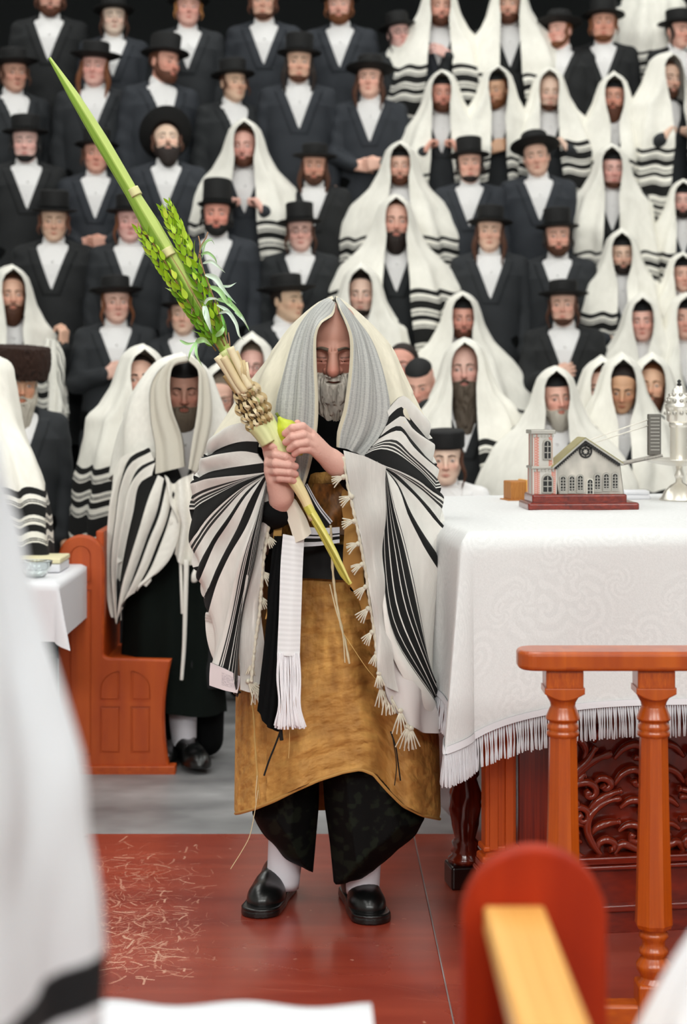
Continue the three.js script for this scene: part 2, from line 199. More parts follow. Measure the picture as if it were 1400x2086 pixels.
// ------------------------------------------------------------------ people: heads, bodies, clothes
function headF(o = {}) {
  const nk = o.neck ?? 1, old = o.old ?? 0, jw = o.jaw ?? 1;
  return (X, y, z) => {
    const x = Math.abs(X);
    let d = ell(x, y, z, 0, 0.032, -0.012, 0.0755, 0.083, 0.094);
    d = smin(d, ell(x, y, z, 0, -0.038, 0.026, 0.060 * jw, 0.074, 0.061), 0.03);
    d = smin(d, cap(x, y, z, 0.05 * jw, -0.045, 0, 0.018, -0.094, 0.056, 0.017, 0.016), 0.03);
    d = smin(d, sph(x, y, z, 0, -0.097, 0.066, 0.015), 0.025);
    d = smin(d, cap(x, y, z, 0, 0.020, 0.077, 0.037, 0.020, 0.064, 0.0105, 0.008), 0.014);
    d = smin(d, sph(x, y, z, 0.043, -0.025, 0.057, 0.016), 0.022);
    d = smax(d, -ell(x, y, z, 0.0315, -0.002, 0.099, 0.0175, 0.011, 0.019), 0.012);
    d = smin(d, sph(x, y, z, 0.0315, -0.003, 0.0698, 0.0127), 0.004);
    d = smin(d, cap(x, y, z, 0, 0.010, 0.083, 0, -0.034, 0.1035, 0.0068, 0.0105 + old * 0.0015), 0.012);
    d = smin(d, sph(x, y, z, 0.0115, -0.0375, 0.0935, 0.0072), 0.006);
    d = smax(d, -ell(x, y, z, 0.0065, -0.0465, 0.0985, 0.0036, 0.004, 0.005), 0.003);
    d = smin(d, cap(x, y, z, 0, -0.0635, 0.0885, 0.02, -0.067, 0.078, 0.0055, 0.0035), 0.005);
    d = smin(d, cap(x, y, z, 0, -0.0735, 0.0865, 0.016, -0.0715, 0.079, 0.006, 0.0035), 0.005);
    d = smax(d, -cap(x, y, z, 0, -0.0688, 0.097, 0.022, -0.0695, 0.083, 0.0016), 0.003);
    if (old) { d = smax(d, -ell(x, y, z, 0.033, -0.001, 0.094, 0.019, 0.009, 0.019), 0.01); d = smin(d, sph(x, y, z, 0.0325, -0.004, 0.066, 0.0125), 0.004); d = smin(d, cap(x, y, z, 0.008, 0.017, 0.0855, 0.036, 0.022, 0.0735, 0.009, 0.007), 0.008); d = smin(d, cap(x, y, z, 0, 0.006, 0.087, 0, -0.037, 0.106, 0.0095, 0.0165), 0.012); d = smin(d, sph(x, y, z, 0.0185, -0.0395, 0.092, 0.0092), 0.006); d = smin(d, cap(x, y, z, 0.024, -0.018, 0.078, 0.044, -0.024, 0.066, 0.008, 0.007), 0.01); d = smax(d, -cap(x, y, z, 0.0165, -0.035, 0.0945, 0.031, -0.058, 0.082, 0.0022), 0.006); d = smax(d, -cap(x, y, z, 0.0055, 0.016, 0.0935, 0.0065, 0.032, 0.0905, 0.0017), 0.005); d = smax(d, -cap(x, y, z, 0, 0.045, 0.0905, 0.04, 0.047, 0.077, 0.0012), 0.004); d = smax(d, -cap(x, y, z, 0.02, -0.0165, 0.0845, 0.042, -0.019, 0.0745, 0.0015), 0.006); }
    if (!o.noEars) { let e = ell(x, y, z, 0.077, -0.006, -0.008, 0.0065, 0.030, 0.018); e = smax(e, -ell(x, y, z, 0.084, -0.004, -0.004, 0.005, 0.02, 0.010), 0.004); d = smin(d, e, 0.006); }
    if (nk) d = smin(d, cap(x, y, z, 0, -0.075, -0.02, 0, -0.2, -0.038, 0.052, 0.058), 0.03);
    return d;
  };
}
const headColor = (skin, o = {}) => (X, y, z) => {
  const x = Math.abs(X), c = skin.slice(), eye = o.eye ?? [0.05, 0.03, 0.02];
  const put = (k, w) => { for (let i = 0; i < 3; i++) c[i] = mix(c[i], k[i], w); };
  const pink = [Math.min(1, skin[0] * 1.05), skin[1] * 0.68, skin[2] * 0.66];
  put(pink, 0.55 * Math.exp(-((x - 0.04) ** 2 + (y + 0.03) ** 2) / 0.0006) + 0.6 * Math.exp(-(x * x + (y + 0.036) ** 2) / 0.0003 - (z < 0.08 ? 9 : 0)));
  if (z > 0.06) { const e = Math.exp(-(((x / 0.021) ** 2 + ((y + 0.07) / 0.009) ** 2) ** 2)); put([skin[0] * 0.8, skin[1] * 0.42, skin[2] * 0.42], 0.85 * e); }
  const ex = x - 0.0315, ey = y + 0.003;
  if (z > 0.06) { const l = Math.hypot(ex / 1.7, ey); put([skin[0] * 0.6, skin[1] * 0.5, skin[2] * 0.48], 0.55 * Math.exp(-(((l - 0.006) / 0.004) ** 2))); if (!o.closed) { if (l < 0.0058) put([0.62, 0.56, 0.54], 0.85); if (Math.hypot(ex, ey) < 0.0056) put(eye, 0.95); } else if (Math.abs(ey + 0.004) < 0.0014 && Math.abs(ex) < 0.013) put([0.12, 0.06, 0.05], 0.8); }
  if (y < -0.045 && o.stubble) put(o.stubble, 0.5 * sstep(-0.04, -0.075, y) * sstep(-0.05, 0.03, z));
  return c;
};
// a hand: palm and five fingers as tapered capsules
function handBones(W, dir, pal, curl = 0.7, right = true, s = 1, spread = 0.06) {
  dir = dir.clone().normalize(); pal = pal.clone().sub(dir.clone().multiplyScalar(pal.dot(dir))).normalize(); const side = dir.clone().cross(pal).normalize().multiplyScalar(right ? 1 : -1); // side points to the thumb
  const palm = [], fingers = [], lens = [[0.040, 0.024, 0.020], [0.044, 0.027, 0.021], [0.041, 0.025, 0.021], [0.032, 0.019, 0.018]], rad = [0.0088, 0.009, 0.0086, 0.0076];
  for (let i = 0; i < 4; i++) {
    const off = (1.5 - i) * 0.0195 * s, base = W.clone().addScaledVector(dir, (0.088 - Math.abs(i - 1.3) * 0.004) * s).addScaledVector(side, off);
    palm.push([W.clone().addScaledVector(side, off * 0.55), base, 0.0155 * s, 0.0118 * s]);
    let p = base, a = curl * 0.75, d; const ch = [];
    for (let q = 0; q < 3; q++) { d = dir.clone().multiplyScalar(Math.cos(a)).addScaledVector(pal, Math.sin(a)).addScaledVector(side, (1.5 - i) * spread); const n = p.clone().addScaledVector(d.normalize(), lens[i][q] * s); ch.push([p, n, rad[i] * s * (1 - q * 0.08), rad[i] * s * (0.93 - q * 0.09)]); p = n; a += curl * (q === 0 ? 1.15 : 0.8); }
    fingers.push(ch);
  }
  const t0 = W.clone().addScaledVector(dir, 0.025 * s).addScaledVector(side, 0.024 * s).addScaledVector(pal, 0.006 * s), t1 = t0.clone().addScaledVector(dir, 0.032 * s).addScaledVector(side, 0.022 * s).addScaledVector(pal, 0.014 * s * (0.5 + curl)), t2 = t1.clone().addScaledVector(dir, 0.03 * s).addScaledVector(pal, 0.016 * s * curl).addScaledVector(side, 0.004 * s - 0.008 * curl * s);
  palm.push([W.clone().addScaledVector(side, 0.012 * s), t0, 0.016 * s, 0.0155 * s]);
  fingers.push([[t0, t1, 0.0135 * s, 0.0108 * s], [t1, t2, 0.0105 * s, 0.0085 * s]]);
  return { palm, fingers };
}
function bonesF({ palm, fingers }, fore = null) {
  return (x, y, z) => { const p = { x, y, z }; let d = 9; const c = (b) => cap(x, y, z, b[0].x, b[0].y, b[0].z, b[1].x, b[1].y, b[1].z, b[2], b[3]); for (const b of palm) d = smin(d, c(b), 0.014); if (fore) d = smin(d, c(fore), 0.02); for (const ch of fingers) { let f = 9; for (const b of ch) f = smin(f, c(b), 0.003); d = smin(d, f, 0.0035); } return d; };
}
const boundsOf = (bones, m) => { const b = new THREE.Box3(); for (const l of [bones.palm, ...bones.fingers]) for (const k of l) { b.expandByPoint(k[0]); b.expandByPoint(k[1]); } b.expandByScalar(m); return [b.min.toArray(), b.max.toArray()]; };
// arm poses: [shoulder, elbow, wrist, hand direction, palm direction, curl] per side; person faces +z, right arm is at -x
const POSE = {
  down: [[[-0.195, 1.395, -0.01], [-0.215, 1.10, -0.02], [-0.205, 0.87, 0.06], [0, -1, 0.15], [1, 0, 0.2], 0.5], [[0.195, 1.395, -0.01], [0.215, 1.10, -0.02], [0.205, 0.87, 0.06], [0, -1, 0.15], [-1, 0, 0.2], 0.5]],
  clasp: [[[-0.195, 1.395, -0.01], [-0.22, 1.12, 0.03], [-0.09, 1.04, 0.20], [1, -0.05, 0.12], [0.1, 0, -1], 0.75], [[0.195, 1.395, -0.01], [0.22, 1.12, 0.03], [0.085, 1.05, 0.235], [-1, -0.1, 0.05], [-0.1, 0, -1], 0.7]],
  chest: [[[-0.195, 1.395, -0.01], [-0.22, 1.14, 0.05], [-0.06, 1.19, 0.20], [0.9, 0.35, 0.05], [0.1, 0, -1], 0.8], [[0.195, 1.395, -0.01], [0.215, 1.10, -0.02], [0.205, 0.87, 0.06], [0, -1, 0.15], [-1, 0, 0.2], 0.5]],
  hold: [[[-0.195, 1.395, -0.01], [-0.205, 1.12, 0.05], [-0.115, 1.20, 0.21], [0.45, 0.7, -0.1], [0.8, -0.3, -0.3], 1.3], [[0.195, 1.395, -0.01], [0.205, 1.12, 0.05], [0.115, 1.20, 0.21], [-0.45, 0.7, -0.1], [-0.8, -0.3, -0.3], 1.3]],
  across: [[[-0.195, 1.395, -0.01], [-0.24, 1.12, 0.03], [-0.12, 1.02, 0.17], [1, -0.1, 0.1], [0.1, 0, -1], 0.9], [[0.195, 1.395, -0.01], [0.27, 1.24, 0.16], [0.30, 1.42, 0.26], [-0.75, 0.35, 0.15], [-0.2, -0.2, -1], 0.6]],
};
POSE.out = [POSE.down[0], [[0.195, 1.395, -0.01], [0.27, 1.17, 0.1], [0.25, 1.31, 0.24], [0.1, 1, 0.1], [-0.6, 0, -0.6], 1.1]];
const v3 = (a) => V(a[0], a[1], a[2]);
const torsoW = lut([[0.02, 0.15], [0.9, 0.165], [1.05, 0.155], [1.2, 0.165], [1.34, 0.18], [1.42, 0.12], [1.48, 0.06]]), torsoD = lut([[0.9, 0.11], [1.2, 0.11], [1.34, 0.10], [1.45, 0.06]]);
const column = (w, d, y0, y1) => (x, y, z) => { const a = w(y), b = d(y), q = Math.hypot(x / a, z / b); return Math.max((q - 1) * Math.min(a, b) * 0.85, y0 - y, y - y1); };
const torsoCache = {};
function torsoParts(pose) { // body without head: [geometry without colour, hands]
  if (torsoCache[pose]) return torsoCache[pose];
  const A = POSE[pose], col = column(torsoW, torsoD, 0.86, 1.47), list = [];
  const f = (x, y, z) => { let d = col(x, y, z); for (const s of [-1, 1]) d = smin(d, cap(x, y, z, s * 0.09, 0.88, 0, s * 0.1, 0.06, 0, 0.08, 0.045), 0.04); for (const a of A) { d = smin(d, capV(x, y, z, v3(a[0]).multiply(V(0.8, 1, 1)), v3(a[1]), 0.038, 0.034), 0.04); d = smin(d, capV(x, y, z, v3(a[1]), v3(a[2]), 0.035, 0.024), 0.02); } return d; };
  list.push(net(f, [-0.36, 0, -0.2], [0.36, 1.5, 0.34], 0.026));
  A.forEach((a, i) => { const W = v3(a[2]), dir = v3(a[3]).normalize(), b = handBones(W, dir, v3(a[4]), a[5], i === 0), fore = [W.clone().lerp(v3(a[1]), 0.22), W, 0.026, 0.02]; const [lo, hi] = boundsOf(b, 0.03); list.push(net(bonesF(b, fore), lo, hi, 0.0055)); });
  return torsoCache[pose] = list;
}
const paint = (g, fn) => { const p = g.attributes.position, c = new Float32Array(p.count * 3); for (let i = 0; i < p.count; i++) { const k = fn(p.getX(i), p.getY(i), p.getZ(i)); c[i * 3] = k[0]; c[i * 3 + 1] = k[1]; c[i * 3 + 2] = k[2]; } g.setAttribute('color', new THREE.BufferAttribute(c, 3)); return g; };
const headNets = {};
const headNet = (k) => headNets[k] ??= net(headF({ jaw: k === 'wide' ? 1.08 : k === 'slim' ? 0.93 : 1, old: k === 'old' ? 1 : 0 }), [-0.1, -0.21, -0.12], [0.1, 0.13, 0.13], 0.0056);
const skinMat = phys({ vertexColors: true, roughness: 0.52, sheen: 0.15, sheenRoughness: 0.5 });
const HEADP = V(0, 1.5, -0.005); // pivot in the neck
function headMatrix(yaw, pitch, roll, hs) { return new THREE.Matrix4().makeTranslation(0, 1.5, -0.005).multiply(new THREE.Matrix4().makeRotationFromEuler(new THREE.Euler(pitch, yaw, roll, 'YXZ'))).multiply(new THREE.Matrix4().makeTranslation(0, 0.1 * hs, 0.025)).multiply(new THREE.Matrix4().makeScale(hs, hs, hs)); }
// coats
const coatW = lut([[0.3, 0.25], [0.9, 0.195], [1.05, 0.186], [1.2, 0.195], [1.34, 0.205], [1.42, 0.145], [1.48, 0.075]]), coatD = lut([[0.3, 0.2], [0.9, 0.142], [1.2, 0.138], [1.34, 0.125], [1.45, 0.085]]);
const coatCache = {};
function coatGeo(pose) {
  if (coatCache[pose]) return coatCache[pose];
  const A = POSE[pose], col = column(coatW, coatD, 0.32, 1.475);
  const f = (x, y, z) => {
    let d = col(x, y, z); const ax = Math.abs(x);
    d = smin(d, cap(ax, y, z, 0.05, 1.455, -0.015, 0.17, 1.405, -0.012, 0.045, 0.057), 0.03);
    // lapels: a raised band beside the V
    const edge = ax - (y - 1.19) * 0.36; let lap = Math.max(edge - 0.05, y - 1.43, 1.17 - y); d = Math.max(d, d); const r = Math.min(0.008, Math.max(0, 0.008 - lap * 0.9)); if (z > 0 && lap < 0.01) d -= r;
    let slv = 9; for (const a of A) { const w = v3(a[2]), e = v3(a[1]); const wr = (Math.sin(y * 62 + x * 40) * 0.0022); slv = Math.min(slv, smin(capV(x, y, z, v3(a[0]).multiply(V(0.91, 1, 1)), e, 0.06, 0.054), capV(x, y, z, e, w.clone().lerp(e, 0.06), 0.056, 0.043), 0.03) + wr); }
    d = smin(d, slv, 0.022);
    d += Math.sin(y * 38 + ax * 22) * 0.0016;
    const V1 = Math.max(ax - Math.min((y - 1.19) * 0.36, 0.088), -z + 0.01, 1.19 - y); d = Math.max(d, -V1);
    d = Math.max(d, -(Math.hypot(x, z + 0.02) - 0.066) - (y < 1.42 ? 1 : 0));
    return d;
  };
  return coatCache[pose] = net(f, [-0.36, 0.3, -0.24], [0.36, 1.53, 0.36], 0.0125);
}
const shirtGeo = (() => { const w = (y) => coatW(y) - 0.014, dd = (y) => coatD(y) - 0.010, col = column(w, dd, 1.0, 1.46); return net((x, y, z) => { let d = col(x, y, z); d = smin(d, cap(x, y, z, 0, 1.42, -0.02, 0, 1.485, -0.012, 0.066, 0.064), 0.02); const ax = Math.abs(x); d = smin(d, cap(ax, y, z, 0.012, 1.45, 0.062, 0.05, 1.425, 0.075, 0.010, 0.006), 0.006); d = smin(d, cap(ax, y, z, 0.004, 1.43, 0.075, 0.0, 1.05, 0.134, 0.006), 0.004); for (const b of [1.36, 1.28, 1.2]) d = Math.min(d, sph(x, y, z, 0.004, b, dd(b) + 0.006, 0.006)); return Math.max(d, -z - 0.09); }, [-0.2, 1.0, -0.14], [0.2, 1.53, 0.17], 0.0085); })();
const trouserGeo = net((x, y, z) => { const a = Math.abs(x); return smin(cap(a, y, z, 0.09, 0.95, 0, 0.1, 0.08, 0, 0.11, 0.075), cap(x, y, z, 0, 0.98, 0, 0, 0.92, 0, 0.14), 0.04); }, [-0.24, -0.02, -0.18], [0.24, 1.16, 0.18], 0.022);
const shoeGeo = net((x, y, z) => { let d = smin(ell(x, y, z, 0, 0.03, 0.07, 0.052, 0.05, 0.085), ell(x, y, z, 0, 0.045, -0.07, 0.045, 0.055, 0.07), 0.03); d = smin(d, cap(x, y, z, 0, 0.075, -0.095, 0, 0.062, 0.03, 0.032, 0.034), 0.03); d = smax(d, -cap(x, y, z, 0, 0.13, -0.085, 0, 0.13, -0.02, 0.04, 0.034), 0.008); d = smax(d, -cap(x, y, z, -0.06, 0.085, 0.03, 0.06, 0.085, 0.03, 0.003), 0.004); return Math.max(d, 0.022 - y); }, [-0.075, -0.005, -0.17], [0.075, 0.16, 0.2], 0.004);
// hair, locks, beards (head coordinates)
const hf0 = headF({ neck: 0, noEars: 1 });
const hairGeo = net((x, y, z) => { const d = ell(x, y, z, 0, 0.03, -0.014, 0.081, 0.09, 0.1) + (noise(x * 240, y * 60, z * 240) - 0.5) * 0.004; return Math.max(d, z - 0.022 - 0.9 * Math.max(0, y - 0.045), -0.062 - y - (z < -0.02 ? 0.02 : 0), Math.abs(x) > 0.06 && y < -0.012 ? z + 0.012 : -1); }, [-0.1, -0.1, -0.13], [0.1, 0.14, 0.1], 0.0065);
const lockGeo = (len, w, seed) => { const mk = (s) => { const pts = []; for (let i = 0; i <= 8; i++) { const t = i / 8; pts.push(V(s * (0.0745 + 0.010 * Math.sin(t * 2.4) + 0.006 * Math.sin(t * 9 + seed)), 0.03 - len * t, 0.032 + 0.022 * t + 0.006 * Math.cos(t * 9 + seed))); } return tube(pts, (t) => w * (0.55 + 0.6 * Math.sin(Math.min(1, t * 1.25) * 2.6)) * (1 - t * t * 0.75) + 0.001 * Math.sin(t * 50), 28, 7, 0.62); }; return [mk(-1), mk(1)]; };
const LOCKS = { s: lockGeo(0.11, 0.012, 1), m: lockGeo(0.165, 0.016, 2), l: lockGeo(0.235, 0.0185, 3) };
function beardF(kind) {
  const L = { stub: 0.0028, short: 0.006, med: 0.010, long: 0.016, huge: 0.02 }[kind];
  return (X, y, z) => {
    const x = Math.abs(X); let d = hf0(X, y, z) - L * (0.6 + 0.8 * sstep(-0.03, -0.09, y));
    const top = mix(kind === 'stub' ? -0.082 : -0.06, 0.0, sstep(0.055, 0.01, z)); d = Math.max(d, y - top + (noise(X * 200, 1, z * 200) - 0.5) * 0.008, -0.135 - y, -z - 0.005);
    if (kind === 'med') d = smin(d, ell(x, y, z, 0, -0.125, 0.06, 0.05, 0.055, 0.036), 0.03);
    if (kind === 'long') d = smin(d, smin(ell(x, y, z, 0, -0.13, 0.06, 0.056, 0.06, 0.04), ell(x, y, z, 0, -0.19, 0.062, 0.045, 0.075, 0.03), 0.03), 0.03);
    if (kind === 'huge') d = smin(d, smin(ell(x, y, z, 0, -0.13, 0.06, 0.062, 0.06, 0.044), ell(x, y, z, 0, -0.225, 0.066, 0.055, 0.115, 0.034), 0.04), 0.03);
    d += (fbm(X * 150, y * 26, z * 150, 2) - 0.5) * L * 0.7;
    d = smax(d, -ell(x, y, z, 0, -0.069, 0.095, 0.022, 0.011, 0.04), 0.004);
    const m = cap(x, y, z, 0.003, -0.0535, 0.0955, 0.034, -0.068, 0.078, 0.0025 + L * 0.25, 0.003 + L * 0.1); return Math.min(d, kind === 'stub' ? 9 : m + (noise(X * 300, y * 90, z * 200) - 0.5) * 0.003);
  };
}
const beardCache = {}; const beardGeo = (k) => beardCache[k] ??= net(beardF(k), [-0.1, k === 'huge' ? -0.37 : k === 'long' ? -0.3 : -0.2, -0.03], [0.1, 0.03, 0.135], 0.0065);
const browGeos = [-1, 1].map((s) => tube([V(s * 0.012, 0.0175, 0.0905), V(s * 0.03, 0.0225, 0.0845), V(s * 0.047, 0.0155, 0.0685)], (t) => 0.0036 * (1 - 0.6 * t), 10, 6, 0.7));
const glassGeo = (() => { const l = []; for (const s of [-1, 1]) { const p = []; for (let i = 0; i < 12; i++) { const a = i / 12 * 6.283; p.push(V(s * 0.0315 + Math.cos(a) * 0.021, -0.002 + Math.sin(a) * 0.015, 0.098 - Math.abs(Math.cos(a) > 0 === s > 0 ? Math.cos(a) : 0) * 0.007)); } l.push(tube(p, 0.0012, 24, 5, 1, true)); l.push(tube([V(s * 0.052, 0, 0.09), V(s * 0.074, 0.002, 0.05), V(s * 0.08, 0.002, -0.01)], 0.0012, 8, 5)); } l.push(tube([V(-0.011, 0.001, 0.098), V(0, 0.004, 0.1), V(0.011, 0.001, 0.098)], 0.0012, 6, 5)); return join(l); })();
// hats
function hatGeo({ crown = 0.112, brim = 0.133, flare = 0.003, dish = 0.006 } = {}) {
  const c = lathe([[0, crown], [0.055, crown + 0.001], [0.074 + flare, crown - 0.004], [0.080 + flare, crown - 0.012], [0.081, crown * 0.5], [0.083, 0.006], [0.083, 0]], 36);
  const b = lathe([[0.079, -0.003], [0.1, -0.004], [brim - 0.01, dish - 0.004], [brim, dish], [brim - 0.002, dish + 0.004], [brim - 0.012, dish + 0.001], [0.1, 0.002], [0.083, 0.003]], 44);
  const r = lathe([[0.0835, 0.003], [0.0852, 0.004], [0.0850, 0.026], [0.0828, 0.028]], 36);
  for (const g of [c, b, r]) g.scale(1, 1, 1.2); return { crown: c, brim: b, band: r };
}
const HATS = { tall: hatGeo({ crown: 0.122 }), mid: hatGeo({ crown: 0.105, brim: 0.137 }), flat: hatGeo({ crown: 0.09, brim: 0.145, dish: 0.012 }), top: hatGeo({ crown: 0.15, brim: 0.112, flare: 0.0 }), wide: hatGeo({ crown: 0.1, brim: 0.155, dish: 0.02, flare: 0.001 }) };
const kolpikGeo = lathe([[0, 0.085], [0.06, 0.086], [0.086, 0.082], [0.092, 0.07], [0.091, 0.01], [0.088, 0], [0.08, 0]], 36); kolpikGeo.scale(1, 1, 1.16);
const kippahGeo = net((x, y, z) => Math.max(ell(x, y, z, 0, 0.035, -0.014, 0.0815, 0.0885, 0.1005), 0.068 - y - z * 0.12), [-0.1, 0.03, -0.13], [0.1, 0.14, 0.11], 0.007);
const furGeo = (() => { const f = (x, y, z) => { const r = Math.hypot(x, z / 1.15), w = 0.118 + 0.012 * Math.sin(y * 20); return Math.max(Math.max(r - w + (y - 0.01) * 0.04, Math.abs(y - 0.055) - 0.062), 0) - 0.012 + Math.min(0, Math.max(r - w, Math.abs(y - 0.055) - 0.062)) + (noise(x * 140, y * 50, z * 140) - 0.5) * 0.012; }; return net(f, [-0.17, -0.04, -0.19], [0.17, 0.16, 0.19], 0.007); })();
// prayer shawls
const clothNoise = (u, v, s) => (fbm(u * 30, v * 30, s, 3) - 0.5) * 12 + ((Math.floor(u * 400) + Math.floor(v * 400)) & 1) * 3;
const bands = [[0.50, 0.525], [0.56, 0.60], [0.635, 0.66], [0.70, 0.775], [0.81, 0.835], [0.87, 0.895], [0.93, 0.96]], fine = [0.545, 0.552, 0.615, 0.622, 0.685, 0.692, 0.79, 0.797, 0.85, 0.857, 0.91];
const shawlTex = (off, k = 1) => tex(128, 1024, (u, v) => { const y = v + off + 0.008 * Math.sin(u * 25); let b = 0; for (const [a, c] of bands) if (y > a && y < a + (c - a) * k) b = 1; for (const a of fine) if (Math.abs(y - a) < 0.0022) b = 0.7; const n = clothNoise(u, v, 4), w = [240 + n, 237 + n, 228 + n]; return w.map((c) => mix(c, 20, b)); });
const clothBump = tex(256, 256, (u, v) => 128 + 60 * Math.sin(u * 402) + 60 * Math.sin(v * 402) + 30 * (noise(u * 80, v * 80) - 0.5), { srgb: false, rx: 6, ry: 6 });
const SHAWLM = [0.0, -0.06, 0.05, -0.13].map((o, i) => std({ map: shawlTex(o, [1, 0.8, 1.1, 0.7][i]), roughness: 0.96, side: THREE.DoubleSide }));
function shawlGeo({ open = 0.06, spread = 0.34, bottom = 0.66, fwd = 0.055, seed = 1, sh = 1, peak = 0, slant = 0, wrap = 0 } = {}) {
  const W = lut([[bottom, spread], [0.95, spread], [1.15, spread * 0.94], [1.35, mix(0.2, spread, 0.42)], [1.41, 0.238], [1.46, 0.188], [1.56, 0.137], [1.64, 0.115], [1.70, 0.093], [1.735, 0.062], [1.752, 0.034], [1.765 + peak, 0]]);
  const Df = lut([[bottom, 0.24], [1.2, 0.235], [1.38, 0.185], [1.5, 0.125 + fwd], [1.62, 0.115 + fwd], [1.70, 0.1 + fwd], [1.735, 0.08 + fwd], [1.765 + peak, 0.03 + fwd * 0.5]]), Db = lut([[bottom, 0.26], [1.2, 0.22], [1.45, 0.15], [1.62, 0.105], [1.72, 0.08], [1.765 + peak, 0]]);
  const G = lut([[bottom, open + 0.05], [1.15, open], [1.4, open * 0.85], [1.52, 0.058], [1.6, 0.066], [1.66, 0.062], [1.70, 0.046], [1.722, 0.022], [1.735, 0.0], [1.8, 0]]);
  const top = 1.765 + peak, H = top - bottom;
  return sheet((u, v) => {
    const vv = v < 0.15 ? v * 0.62 : mix(0.093, 1, (v - 0.15) / 0.85), y = top - H * vv, w = Math.max(W(y), 0.0005), g = Math.min(G(y), w * 0.98), p0 = Math.asin(clamp(g / w, 0, 0.98)), ph = mix(p0, Math.PI * 2 - p0, u);
    let x = Math.sin(ph) * w, z = Math.cos(ph) > 0 ? Math.cos(ph) * Df(y) : Math.cos(ph) * Db(y);
    const fa = sstep(0.1, 0.6, v) * 0.019 + 0.0025, k = Math.sin(ph * 7 + seed * 3 + v * 2.6 + Math.sin(ph * 3 + seed) * 1.6) * fa + (fbm(ph * 2.2 + seed * 7, v * 6, seed, 3) - 0.5) * fa * 2.2, l = Math.hypot(x, z) || 1;
    const drop = slant * (Math.sin(ph) * w) + sstep(0.55, 1, v) * 0.05 * Math.sin(ph * 5 + seed);
    x += x / l * k; z += z / l * k; return V(x, (y - drop) * 1, z);
  }, 72, 54, 0.005, (u, v, p) => [u * 3, (top - p.y) / 1.12]);
}
const SHAWLS = [shawlGeo({ seed: 1 }), shawlGeo({ seed: 2, spread: 0.31, open: 0.05, slant: 0.1 }), shawlGeo({ seed: 3, spread: 0.37, open: 0.075, slant: -0.12 }), shawlGeo({ seed: 4, spread: 0.33, open: 0.035, peak: 0.012 }), shawlGeo({ seed: 5, spread: 0.43, open: 0.08 })];
const COATS = [0x24272b, 0x1d2023, 0x2b2f36, 0x16181a].map((c) => phys({ color: c, roughness: 0.82, sheen: 0.35, sheenColor: new THREE.Color(0x8a93a0), sheenRoughness: 0.45 }));
const hairMats = {}; const HAIR = { black: 0x0c0806, dark: 0x1d0f08, brown: 0x4a2814, red: 0x58301c, auburn: 0x70401f, blond: 0x8a5a2a, grey: 0x77695a, white: 0xb9b2a6, mixed: 0x54483c };
const hairMat = (k) => hairMats[k] ??= std({ color: HAIR[k], roughness: 0.7 });
const SKIN = { fair: [0.78, 0.48, 0.37], pink: [0.82, 0.48, 0.39], pale: [0.84, 0.58, 0.47], tan: [0.64, 0.36, 0.24], ruddy: [0.72, 0.37, 0.28] };
let personNo = 0;
